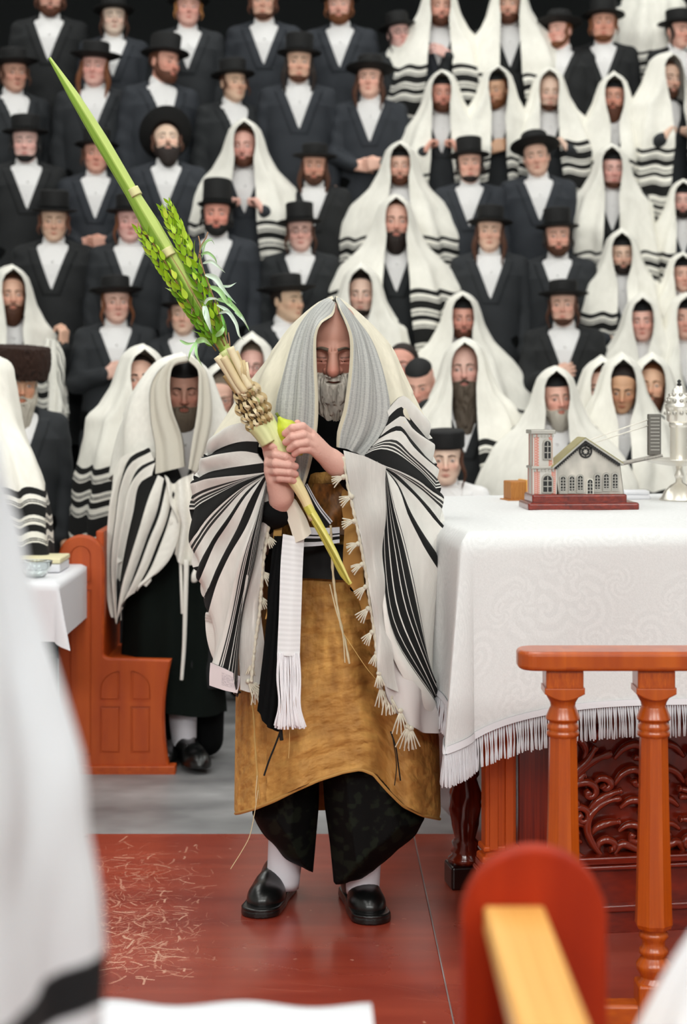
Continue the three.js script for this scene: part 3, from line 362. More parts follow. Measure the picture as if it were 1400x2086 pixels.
function person(o) {
  const { px, py, z } = o, step = o.step ?? 0, r = rngOf(++personNo * 31 + 5), hs = o.hs ?? 1, eye = P(px, py, z), pose = o.pose ?? 'down';
  const yaw = o.yaw ?? Math.atan2(-eye.x, CZ - z) * 0.7 + (r() - 0.5) * 0.12, pitch = o.pitch ?? (r() - 0.35) * 0.14, hy = o.hy ?? (r() - 0.5) * 0.25, roll = o.roll ?? (r() - 0.5) * 0.08;
  const HM = headMatrix(hy, pitch, roll, hs), e0 = V(0, 0, 0.07).applyMatrix4(HM), sc = o.sc ?? (eye.y - step) / e0.y;
  const g = thing('person', o.label, 'person', V(0, 0, 0), o.group); g.scale.setScalar(sc); g.rotation.y = yaw;
  const e1 = e0.clone().multiplyScalar(sc).applyAxisAngle(V(0, 1, 0), yaw); g.position.set(eye.x - e1.x, o.sc ? eye.y - e1.y : step, z - e1.z);
  const skin = (SKIN[o.skin ?? 'fair']).map((c) => c * (0.93 + r() * 0.14)), hm = hairMat(o.hair ?? 'brown'), bm = hairMat(o.bcol ?? o.hair ?? 'brown');
  const onHead = (name, geo, mat, lab) => { const m = part(name, geo, mat, g, lab); m.matrix.copy(HM); m.matrix.decompose(m.position, m.quaternion, m.scale); return m; };
  const head = paint(headNet(o.face ?? 'std').clone(), headColor(skin, { closed: o.closed, stubble: o.stub ? HAIRL(o.hair) : null })); head.applyMatrix4(HM);
  const bodies = [head]; if (!o.headOnly) for (const t of torsoParts(pose)) bodies.push(paint(t.clone(), () => skin));
  part('body', mergeGeometries(bodies), skinMat, g);
  for (const q of browGeos) onHead('eyebrow', q, hm);
  if (!o.noHair) onHead('hair', hairGeo, hm);
  if (o.locks) for (const q of LOCKS[o.locks]) onHead('side_lock', q, hm);
  if (o.beard) onHead('beard', beardGeo(o.beard), bm);
  if (o.glasses) onHead('glasses', glassGeo, M.black);
  if (o.hat) {
    const h = new THREE.Group(); h.name = 'hat'; g.add(h); const T = HM.clone().multiply(new THREE.Matrix4().makeTranslation(0, 0.052, -0.01)).multiply(new THREE.Matrix4().makeRotationX(-(o.tilt ?? 0.05))); T.decompose(h.position, h.quaternion, h.scale);
    const H = HATS[o.hat]; part('crown', H.crown, M.hat, h); part('brim', H.brim, M.hat, h); part('hat_band', H.band, M.black, h);
  }
  if (o.kippah) onHead('skullcap', kippahGeo, M.hat);
  if (o.cap) { const m = onHead('tall_cap', kolpikGeo, M.hat); m.position.add(V(0, 0.05 * hs, -0.008).applyQuaternion(m.quaternion)); }
  if (o.fur) { const m = onHead('fur_hat', furGeo, std({ color: 0x2a1409, roughness: 0.95 })); m.position.add(V(0, 0.045, -0.01).applyQuaternion(m.quaternion)); }
  part('shirt', shirtGeo, M.shirt, g);
  if (!o.noCoat) part(o.white ? 'white_shirt' : 'coat', coatGeo(pose), o.white ? M.shirt : COATS[o.coat ?? Math.floor(r() * 4)], g);
  if (!o.legs) part('trousers', trouserGeo, M.black, g);
  if (o.shawl !== undefined) part('prayer_shawl', o.shawlGeo ?? SHAWLS[o.shawl], o.shawlMat ?? SHAWLM[o.sm ?? o.shawl % 4], g);
  return g;
}
const HAIRL = (k) => { const c = new THREE.Color(HAIR[k ?? 'brown']); return [c.r, c.g, c.b]; };
// ------------------------------------------------------------------ the crowd, row by row (eye point in the frame, row of the stand)
const R = (row, px, py, o) => person({ px, py, z: ROWS[row][0], step: ROWS[row][1], ...o });
const hatMan = (row, px, py, label, o = {}) => R(row, px, py, { hat: 'tall', locks: 'm', label, ...o });
const shawlMan = (row, px, py, label, o = {}) => R(row, px, py, { shawl: 0, kippah: 1, noHair: 0, label, ...o });
// top row
hatMan('A', 103, -9, 'leftmost man of the top row, dark suit, face above the frame', { hat: 'mid', hair: 'red', beard: 'short', locks: 's' });
hatMan('A', 233, 33, 'smooth-faced youth with brown side locks in the top row, second from the left', { hat: 'mid', hair: 'brown', skin: 'pale' });
hatMan('A', 385, 13, 'pink-faced youth with pale fair side locks in the top row, third from the left', { hat: 'mid', hair: 'blond', skin: 'pink', locks: 's' });
hatMan('A', 535, 0, 'suited man in the top row directly above the youth with straight side locks', { hat: 'mid', hair: 'red', beard: 'stub', locks: 's', coat: 2 });
hatMan('A', 690, 8, 'bearded man at the top edge, just left of the spectacled man', { hat: 'mid', hair: 'auburn', beard: 'short', locks: 's', coat: 2 });
hatMan('A', 818, 66, 'spectacled young man in flat black hat reaching his arm to the right, top row', { hat: 'mid', hair: 'dark', glasses: 1, pose: 'across', skin: 'pink', yaw: 0.15, roll: 0.1 });
shawlMan('A', 900, 12, 'left of two cream shawled men cut off by the top edge', { shawl: 4, hair: 'red', beard: 'short' });
shawlMan('A', 1035, 7, 'right of two cream shawled men cut off by the top edge', { shawl: 2, hair: 'red', beard: 'short', sm: 1 });
hatMan('A', 1130, 62, 'young man with turned face under a wide hat, top row right', { hat: 'wide', hair: 'auburn', hy: -0.35, roll: 0.1, yaw: -0.3, coat: 3, locks: 's', beard: 'stub' });
hatMan('A', 1230, 45, 'large round-faced man with wide white shirt front and dark suit in the top row', { hat: 'mid', hair: 'auburn', beard: 'stub', face: 'wide', skin: 'ruddy', hs: 1.08, coat: 3, locks: 's' });
person({ px: 1322, py: -30, z: -7.3, step: 2.7, label: 'man seen from behind in black and white striped shawl at the top right', shawl: 1, sm: 3, yaw: 2.9, kippah: 1, pose: 'down' });
hatMan('A', 1395, 62, 'man in plain black coat at the right edge of the top row', { hat: 'mid', hair: 'dark', coat: 3, yaw: 0.5 });
// second row
hatMan('B', 34, 147, 'brown haired man in a wide hat cut by the left edge, second row', { hat: 'wide', hair: 'brown', locks: 's', skin: 'tan', yaw: 0.45 });
hatMan('B', 190, 133, 'young man with long reddish side locks behind the tip of the palm frond', { hair: 'auburn', locks: 'l', hat: 'wide', roll: -0.05, tilt: 0, skin: 'fair' });
hatMan('B', 352, 127, 'red-bearded man with bare ear and head turned right in the second row', { hair: 'red', beard: 'short', hy: 0.45, roll: -0.12, locks: undefined, skin: 'ruddy', noHair: 0, coat: 2, yaw: 0.35 });
hatMan('B', 486, 167, 'smooth-faced boyish man in suit with brown side locks above the red-bearded shawled man', { hair: 'brown', locks: 's', yaw: 0.4, hy: 0.12, hat: 'mid', coat: 1 });
hatMan('B', 610, 125, 'young man in grey suit with flat hat and long straight side locks', { hair: 'dark', locks: 'l', coat: 2, hy: 0, yaw: 0.06, skin: 'pink', beard: 'stub', bcol: 'red' });
hatMan('B', 751, 158, 'broad-shouldered man in grey suit with light brown side locks and a tall wide hat', { hair: 'brown', locks: 'l', coat: 2, skin: 'pink', hat: 'wide', pose: 'clasp' });
shawlMan('B', 903, 190, 'dark red bearded man holding his cream shawl open with both hands', { shawl: 2, pose: 'hold', hair: 'red', beard: 'short', skin: 'ruddy', sm: 3 });
shawlMan('B', 1003, 184, 'man in cream shawl with face turned left, second row', { shawl: 1, hair: 'auburn', beard: 'short', hy: -0.35, skin: 'tan', pose: 'chest' });
shawlMan('B', 1122, 188, 'man with high bare forehead in a white shawl, second row', { shawl: 2, hair: 'blond', kippah: 0, beard: 'stub', bcol: 'red', skin: 'pale', pose: 'hold', noHair: 1 });
shawlMan('B', 1250, 197, 'dark-bearded man with a black skullcap in a cream shawl closed under his chin', { shawl: 3, hair: 'dark', beard: 'med', bcol: 'red', skin: 'ruddy', sm: 1 });
shawlMan('B', 1372, 160, 'shawled man cut by the right edge in the second row', { shawl: 1, hair: 'brown', beard: 'short', yaw: 0.3, pose: 'hold', kippah: 0 });
// third row
hatMan('C', 50, 287, 'thin-bearded man in dark suit at the left edge of the third row', { hair: 'black', locks: 's', beard: 'stub', skin: 'pale', hat: 'mid', yaw: 0.2 });
hatMan('C', 196, 312, 'red-cheeked youth in tall hat with clasped hands behind the middle of the palm frond', { hair: 'brown', locks: 's', pose: 'clasp', skin: 'ruddy', coat: 2, hat: 'mid' });
hatMan('C', 341, 280, 'smiling bearded man with hat pushed back like a halo, face lifted', { hair: 'brown', beard: 'med', bcol: 'dark', pitch: -0.28, hat: 'wide', tilt: 0.62, skin: 'pale', coat: 2, hy: 0.15, locks: 's' });
shawlMan('C', 494, 297, 'red-bearded man in long white shawl with both hands gathered at his chest', { shawl: 4, hair: 'red', beard: 'short', kippah: 0, skin: 'pink', pose: 'hold', sm: 1 });
hatMan('C', 640, 337, 'brown-bearded man with long fair side locks and a low domed hat', { hair: 'brown', beard: 'short', locks: 'l', hat: 'flat', skin: 'ruddy', coat: 3 });
shawlMan('C', 815, 338, 'man in wide cream shawl directly above the dark bearded shawled man', { shawl: 4, hair: 'red', beard: 'short', skin: 'pink', sm: 1 });
hatMan('C', 958, 332, 'young man in a flat black hat between shawled men, third row', { hair: 'dark', locks: 's', skin: 'pink', hat: 'tall', coat: 2, beard: 'stub' });
hatMan('C', 1092, 318, 'pale youth in a big tilted black hat with ear showing, third row', { hair: 'black', locks: undefined, hat: 'wide', roll: 0.12, tilt: 0.25, hy: -0.1, skin: 'fair', coat: 2 });
shawlMan('C', 1252, 345, 'pink-faced man in white shawl with stripes low down, third row at the right', { shawl: 1, hair: 'dark', beard: 'stub', bcol: 'red', skin: 'pink', sm: 3 });
shawlMan('C', 1392, 410, 'shawled man almost wholly cut by the right edge in the third row', { shawl: 0, hair: 'dark', beard: 'short' });
// fourth row
hatMan('D', 110, 450, 'young man in dark suit and tall square hat, fourth row left', { hair: 'red', locks: 's', coat: 3, skin: 'fair', pitch: 0.12, pose: 'down' });
hatMan('D', 266, 450, 'young man half hidden behind the palm frond, fourth row', { hair: 'auburn', locks: 'm', skin: 'pink', coat: 0, hat: 'mid' });
hatMan('D', 441, 435, 'dark-bearded man in a narrow high top hat behind the willow leaves', { hair: 'black', beard: 'short', locks: 's', hat: 'top', skin: 'ruddy', coat: 2 });
hatMan('D', 612, 470, 'spectacled youth in a tall hat with brown side locks, fourth row', { hair: 'brown', glasses: 1, locks: 'm', hat: 'tall', coat: 1 });
shawlMan('D', 808, 450, 'dark bearded man in a widely spread white shawl, centre of the fourth row', { shawl: 4, hair: 'brown', beard: 'med', bcol: 'dark', kippah: 0, skin: 'pink', hs: 1.1, locks: 'm', sm: 0 });
hatMan('D', 998, 470, 'young man with long brown side locks, fourth row right of centre', { hair: 'brown', locks: 'l', coat: 0, hat: 'mid', hy: -0.05 });
hatMan('D', 1138, 480, 'man with trimmed brown beard in a square black hat, fourth row right', { hair: 'dark', beard: 'short', bcol: 'brown', locks: 's', coat: 0, skin: 'pink' });
shawlMan('D', 1270, 520, 'dark-bearded man in white shawl with folded hands and black skullcap at the right', { shawl: 3, hair: 'dark', beard: 'short', pose: 'clasp', hy: 0.1, sm: 0 });
shawlMan('D', 1395, 560, 'shawled man cut by the right edge in the fourth row', { shawl: 1, hair: 'dark', pose: 'hold' });
// lowest row of the stand
const heldEnd = shawlMan('E', 26, 600, 'long haired man in cream shawl at the left edge above the fur hat', { shawl: 1, hair: 'brown', beard: 'med', locks: 'm', pose: 'out', kippah: 0, yaw: 0.3 });
hatMan('E', 240, 615, 'young man in broad hat, lowest row, left of the green branches', { hair: 'auburn', locks: 'm', coat: 0, pose: 'chest', hat: 'wide' });
hatMan('E', 372, 640, 'suited man hidden behind the myrtle branches, only collar and shoulders showing', { hair: 'red', locks: 's', coat: 0, hat: 'mid' });
hatMan('E', 604, 612, 'smooth-faced youth looking right under a wide hat just left of the cream hood', { hair: 'dark', locks: undefined, coat: 1, hat: 'wide', hy: 0.45, yaw: 0.35 });
shawlMan('E', 735, 600, 'young man in pale shawl just behind the right side of the cream hood', { shawl: 3, hair: 'dark', kippah: 0, beard: 'stub', skin: 'pale' });
shawlMan('E', 945, 650, 'red-bearded man in white shawl standing behind the bald man with the long grey beard', { shawl: 4, hair: 'dark', beard: 'short', bcol: 'red', skin: 'ruddy', sm: 3 });
hatMan('E', 1146, 620, 'young man with brown side locks in black suit with a hand on his chest', { hair: 'brown', locks: 'm', coat: 3, hat: 'flat', pose: 'chest', hy: -0.1, beard: 'stub' });
shawlMan('E', 1308, 655, 'pink faced young man in white shawl and black skullcap, lowest row right', { shawl: 3, hair: 'dark', skin: 'pink', sm: 3 });
shawlMan('E', 1398, 650, 'shawled man cut by the right edge in the lowest row', { shawl: 0, hair: 'dark', sm: 3 });
heldEnd.updateMatrixWorld(true);
part('held_shawl_end', local(patch([[[100, 690, -5.0], [96, 730, -4.98], [98, 780, -4.98], [100, 838, -4.98]].map((p) => P(...p)), [[110, 694, -4.96], [114, 735, -4.94], [116, 785, -4.94], [118, 840, -4.94]].map((p) => P(...p)), [[116, 700, -5.0], [128, 735, -4.98], [132, 785, -4.98], [134, 842, -4.98]].map((p) => P(...p))], { nu: 24, nv: 16, thick: 0.02, fold: (u, v) => 0.02 * Math.sin(v * 16 + u * 5) }), heldEnd), SHAWLM[3], heldEnd);
// people standing on the hall floor
const G = (px, py, d, o) => person({ px, py, z: CZ - d, ...o });
G(45, 785, 7.8, { label: 'old grey bearded man in a wide brown fur hat at the left edge', fur: 1, hair: 'white', beard: 'long', skin: 'tan', coat: 0, yaw: 0.25, pitch: 0.1 });
G(286, 772, 7.75, { label: 'shawled man directly behind the brown faced man at the pew', shawl: 1, sm: 0, hair: 'dark', kippah: 0, yaw: 0.2, roll: 0.1, pose: 'down' });
G(447, 815, 8.4, { label: 'grey-haired man looking down behind the woven palm holder', hair: 'grey', skin: 'pink', shawl: 3, kippah: 0, pitch: 0.3, glasses: 1, sm: 3 });
G(512, 748, 9.0, { label: 'spectacled man in a shawl between the woven holder and the cream hood', hair: 'grey', skin: 'pink', shawl: 3, kippah: 0, glasses: 1, sm: 3 });
G(812, 745, 9.3, { label: 'ruddy-faced man just right of the cream hood, his face half covered', hair: 'dark', skin: 'ruddy', noHair: 0, beard: 'stub', yaw: -0.3 });
G(850, 790, 8.9, { label: 'balding pink-headed man with lowered head right of the cream hood', hair: 'grey', skin: 'pink', pitch: 0.45, noHair: 1, kippah: 1, hy: -0.2 });
G(945, 752, 8.6, { label: 'bald man with a long broad grey-brown beard in a white shawl', shawl: 2, hair: 'mixed', noHair: 1, kippah: 0, beard: 'huge', bcol: 'mixed', skin: 'pink', face: 'wide', yaw: -0.03, hy: 0, pitch: -0.02, coat: 3, hs: 1.06, sm: 2 });
G(1141, 812, 8.3, { label: 'white-bearded man with black cap under a slanting cream shawl behind the table', shawl: 4, kippah: 1, hair: 'grey', beard: 'med', bcol: 'white', skin: 'pink', roll: 0.06, hy: 0.25, pitch: 0.05, coat: 3, sm: 3 });
G(1222, 792, 8.75, { label: 'man with pale forehead in a narrow shawl, first right of the white-bearded man', shawl: 3, hair: 'red', beard: 'short', skin: 'pale', kippah: 0, sm: 3 });
G(1268, 800, 8.5, { label: 'shawled man with bowed head between two faces above the silver roof', shawl: 3, hair: 'dark', skin: 'tan', kippah: 0, pitch: 0.3, sm: 3 });
G(1326, 785, 8.7, { label: 'dark red bearded man in a shawl just left of the silver ornament', shawl: 3, hair: 'auburn', beard: 'med', bcol: 'red', skin: 'fair', kippah: 0, sm: 3 });
G(908, 937, 7.6, { label: 'boy in a tall round black cap and white shirt beside the table', cap: 1, sc: 0.80, hs: 1.13, hair: 'brown', locks: 'm', white: 1, skin: 'pale', pitch: 0.08, yaw: -0.1, hy: 0.05 });
G(-4, 800, 7.0, { noCoat: 1, label: 'man in banded white shawl behind the small table, back turned', shawl: 4, sm: 0, hair: 'dark', yaw: 2.3, kippah: 0 });
// ------------------------------------------------------------------ reading table, its cloth and what stands on it
const TH = 1.074;                                                   // table top height
const TA = 0.16;                                                    // the table stands a little askew: its right end is further back
const tableAt = V(0.327, 0, 0.31);                                  // its front left corner
const TW = 1.9, TD = 1.55;
{
  const g = thing('reading_table', 'dark red carved wooden reading table under the fringed white cloth', 'table', tableAt); g.rotation.y = TA;
  const px = (x, d) => (x - CX) / F * d - tableAt.x;
  part('table_top', box(TW - 0.1, 0.04, TD - 0.1, TW / 2, TH - 0.03, -TD / 2, 0.008), M.redWood, g);
  // body with carved front
  const bx0 = 0.06, bz = -0.12, bw = TW - 0.16;
  part('side_panel', box(0.03, 0.9, TD - 0.5, bx0 + 0.13, 0.55, bz - (TD - 0.5) / 2 - 0.06, 0.004), M.redWood, g);
  part('front_panel', box(bw - 0.1, 0.86, 0.03, bx0 + 0.1 + bw / 2, 0.6, bz - 0.035, 0.003), M.redWood, g);
  const post = (w, h, d, x, z) => join([box(w, h, d, x, 0.19 + h / 2, z, 0.012), box(w * 0.28, h * 0.9, 0.012, x - w * 0.25, 0.19 + h / 2, z + d / 2 + 0.003, 0.004), box(w * 0.28, h * 0.9, 0.012, x + w * 0.25, 0.19 + h / 2, z + d / 2 + 0.003, 0.004), box(w + 0.02, 0.035, d + 0.02, x, 0.2, z, 0.008), box(w + 0.012, 0.016, d + 0.012, x, 0.235, z, 0.006)]);
  part('corner_post', post(0.085, 0.83, 0.06, bx0 + 0.045, bz), M.pewWood, g);
  part('frame_stile', box(0.12, 0.83, 0.02, bx0 + 0.16, 0.19 + 0.415, bz - 0.012, 0.004), M.redWood, g);
  part('frame_stile', box(0.12, 0.83, 0.02, bx0 + bw - 0.1, 0.19 + 0.415, bz - 0.012, 0.004), M.redWood, g);
  part('bottom_moulding', join([box(bw + 0.02, 0.022, 0.08, bx0 + bw / 2 + 0.0, 0.192, bz + 0.0, 0.006), box(bw + 0.03, 0.012, 0.095, bx0 + bw / 2, 0.175, bz, 0.005), box(bw + 0.02, 0.1, 0.06, bx0 + bw / 2, 0.12, bz, 0.004), box(bw + 0.05, 0.02, 0.11, bx0 + bw / 2, 0.068, bz, 0.006), box(bw + 0.04, 0.06, 0.09, bx0 + bw / 2, 0.03, bz, 0.004)]), M.redWood, g);
  // carved scrollwork: stems, spirals and leaves raised from the panel
  const carve = new THREE.Group(); carve.name = 'carved_relief'; g.add(carve); carve.position.set(0.235, 0.145, bz - 0.012);
  const q = (cx, cy, z = 0.012) => V(cx * 0.000208, 0.4 - (cy - 130) * 0.000208, z);
  const stems = [
    [[180, 1450], [175, 1200], [230, 1000], [420, 720], [640, 560], [860, 480]], [[240, 1000], [400, 700], [540, 560], [660, 380]], [[200, 1100], [270, 950], [420, 860], [560, 850], [650, 920], [640, 1010], [560, 1040], [520, 1000], [570, 950]],
    [[170, 960], [220, 860], [290, 770]], [[330, 700], [440, 610]], [[320, 1800], [230, 1600], [220, 1380], [300, 1230], [430, 1160], [540, 1220], [545, 1330], [460, 1350], [415, 1280], [470, 1250]],
    [[760, 1830], [620, 1650], [540, 1450], [560, 1300], [660, 1180], [820, 1090], [980, 1060]], [[560, 1230], [680, 1090], [830, 1010], [1000, 960]], [[520, 1420], [440, 1380], [330, 1400], [290, 1480], [340, 1560], [410, 1530], [390, 1470]], [[600, 1520], [660, 1440], [800, 1380], [980, 1360]],
    [[470, 1620], [400, 1590], [340, 1650], [390, 1760], [520, 1830], [640, 1830]], [[690, 1730], [700, 1640], [790, 1590], [900, 1640], [890, 1720], [830, 1720]], [[330, 690], [300, 600], [190, 580], [110, 640], [120, 740], [200, 760], [220, 700]], [[500, 560], [530, 430], [450, 300], [310, 260], [180, 330], [160, 440], [240, 500], [300, 450]],
    [[640, 870], [720, 800], [830, 830], [850, 900], [780, 940], [730, 890]], [[280, 1140], [330, 1080], [400, 1100], [420, 1150]], [[400, 880], [470, 760], [530, 740]], [[640, 340], [660, 240], [760, 180], [860, 200]],
    [[900, 900], [1010, 760], [1160, 700], [1280, 760], [1280, 880], [1180, 900], [1150, 830]], [[960, 1500], [1080, 1420], [1230, 1440], [1290, 1550], [1210, 1640], [1110, 1590], [1150, 1520]], [[900, 1800], [1000, 1660], [1180, 1720], [1320, 1800]], [[900, 560], [1040, 420], [1200, 380], [1300, 460], [1240, 560], [1150, 530]], [[980, 1200], [1120, 1100], [1260, 1120], [1300, 1220], [1220, 1280]],
  ];
  for (let rep = 0; rep < 3; rep++) for (const s of stems) part('scroll', tube(s.map(([a, b], i) => q((rep === 1 ? 2750 - a : a + (rep ? 2800 : 0)), b, 0.01 + 0.012 * i / s.length)), (t) => 0.0075 + 0.0095 * Math.sin(t * Math.PI) * (1 - 0.35 * t) + (t > 0.92 ? 0.004 : 0), 34, 8, 0.8), M.carveWood, carve);
  // turned leg with a spiral vase on a dark foot, back left of the table
  const L = new THREE.Group(); L.name = 'turned_leg'; g.add(L); const lp = P(948, 1805, CZ - CH * F / 1005); L.position.copy(lp.sub(tableAt).applyAxisAngle(V(0, 1, 0), -TA));
  part('foot_block', box(0.105, 0.07, 0.105, 0, 0.035, 0, 0.01), M.darkWood, L);
  const tw = lathe([[0, 0.07], [0.05, 0.07], [0.05, 0.085], [0.038, 0.095], [0.043, 0.105], [0.036, 0.115], [0.04, 0.13], [0.03, 0.14], [0.036, 0.18], [0.047, 0.23], [0.046, 0.27], [0.034, 0.315], [0.041, 0.325], [0.041, 0.337], [0.03, 0.35], [0.032, 0.36], [0.032, 0.9], [0, 0.9]], 40); const tp = tw.attributes.position;
  for (let i = 0; i < tp.count; i++) { const y = tp.getY(i), r = Math.hypot(tp.getX(i), tp.getZ(i)); if (y > 0.15 && y < 0.31 && r > 0.01) { const a = Math.atan2(tp.getZ(i), tp.getX(i)), k = 1 + 0.12 * Math.sin(a * 6 + y * 40); tp.setX(i, tp.getX(i) * k); tp.setZ(i, tp.getZ(i) * k); } } tw.computeVertexNormals();
  part('turned_shaft', tw, M.carveWood, L);
}
{ // tablecloth with a fringe
  const g = thing('tablecloth', 'white damask cloth with a fringed hem over the reading table', 'tablecloth', V(tableAt.x, TH, tableAt.z)); g.rotation.y = TA;
  const O = 0.475, r = 0.02; // overhang
  const pt = (a, b) => { // a along x (negative = left overhang), b along depth (positive = towards the viewer)
    const ox = Math.max(0, -a), oz = Math.max(0, b), oy = Math.max(0, -b - TD); let x = Math.max(a, 0), z = Math.min(b, 0), y = 0; if (oy > 0) { z = -TD; }
    const h = Math.max(ox, oz, oy), l = Math.min(ox, oz), e = Math.hypot(ox, oz, oy), cd = oz > 0 && ox === 0 ? a : ox > 0 && oz === 0 ? -b : 0, cz = (h / O) * 0.075 * (oy > 0 ? 0 : Math.exp(-cd / 0.13));
    if (e > 0) { const k = Math.min(1, e / 0.05); y = -(h + cz + l * 0.06) + 0.022 * (1 - Math.exp(-e / 0.03)); const fl = 0.03 * k + 0.03 * h; x += -ox / e * (fl + l * 0.16); z += oz / e * (fl + l * 0.16) - oy / e * fl; const q = sstep(0.02, 0.4, h); if (oz > 0 && ox === 0) z += q * 0.014 * Math.sin(a * 9.5 + 1.2) * Math.min(1, a * 5); if (ox > 0 && oz === 0) x -= q * 0.02 * Math.sin(b * 9) ; }
    else y += (noise(a * 7, b * 7, 3) - 0.5) * 0.004; return V(x, y + 0.006, z);
  };
  const DAM = (() => { const r = rngOf(77), l = []; for (let i = 0; i < 22; i++) l.push([r(), r(), (r() < 0.5 ? -1 : 1) * (2 + Math.floor(r() * 4)), 1.2 + r() * 1.6]); return l; })();
  const da = tex(512, 512, (u, v) => { const k = (x, y, s) => { const a = Math.atan2(y, x), r = Math.hypot(x, y); return Math.sin(r * 60 - a * s) * Math.exp(-r * r * 40); }; let s = 0; for (const [cx, cy, q, m] of DAM) { const dx = ((u - cx + 1.5) % 1) - 0.5, dy = ((v - cy + 1.5) % 1) - 0.5; s += k(dx * m, dy * m, q); } const t = s > 0.12 ? 1 : s < -0.12 ? -0.6 : s * 5; return 224 + t * 3 + (noise(u * 240, v * 240) - 0.5) * 8; });
  const db = tex(256, 256, (u, v) => 120 + 60 * noise(u * 120, v * 120) + 40 * fbm(u * 14, v * 14, 2, 3), { srgb: false });
  const mat = std({ map: da, bumpMap: db, bumpScale: 0.0012, roughness: 0.95 });
  const A0 = -O, A1 = TW, B0 = -TD - 0.3, B1 = O;
  part('cloth', sheet((u, v) => pt(mix(A0, A1, u), mix(B0, B1, v)), 150, 130, 0.003, (u, v) => [mix(A0, A1, u) * 2.2, mix(B0, B1, v) * 2.2]), mat, g);
  part('hem_braid', join([sheet((u, v) => { const p = pt(mix(A0, A1, u), B1 - 0.016 * v); return p.add(V(0, 0, 0.004)); }, 90, 1, 0.004), sheet((u, v) => { const p = pt(A0 + 0.016 * v, mix(B0, B1, u)); return p.add(V(-0.004, 0, 0)); }, 90, 1, 0.004)]), M.whiteCloth, g);
  const strands = []; const fr = rngOf(12); const add = (p, n) => { const len = 0.078 + fr() * 0.008, q = p.clone().add(V((fr() - 0.5) * 0.006 + n.x * 0.008, -len, n.z * 0.008 + (fr() - 0.5) * 0.006)); strands.push(tube([p, p.clone().lerp(q, 0.5).add(V((fr() - 0.5) * 0.004, 0, 0.002)), q], (t) => 0.0021 + 0.0006 * Math.sin(t * 60), 8, 5)); };
  for (let a = A0; a < 1.45; a += 0.0062) add(pt(a, B1), V(0, 0, 1)); for (let b = B1; b > -TD; b -= 0.0062) add(pt(A0, b), V(-1, 0, 0));
  const fm = part('fringe', join(strands), std({ color: 0xd9d9de, roughness: 0.8 }), g); fm.userData.kind = 'stuff';
}
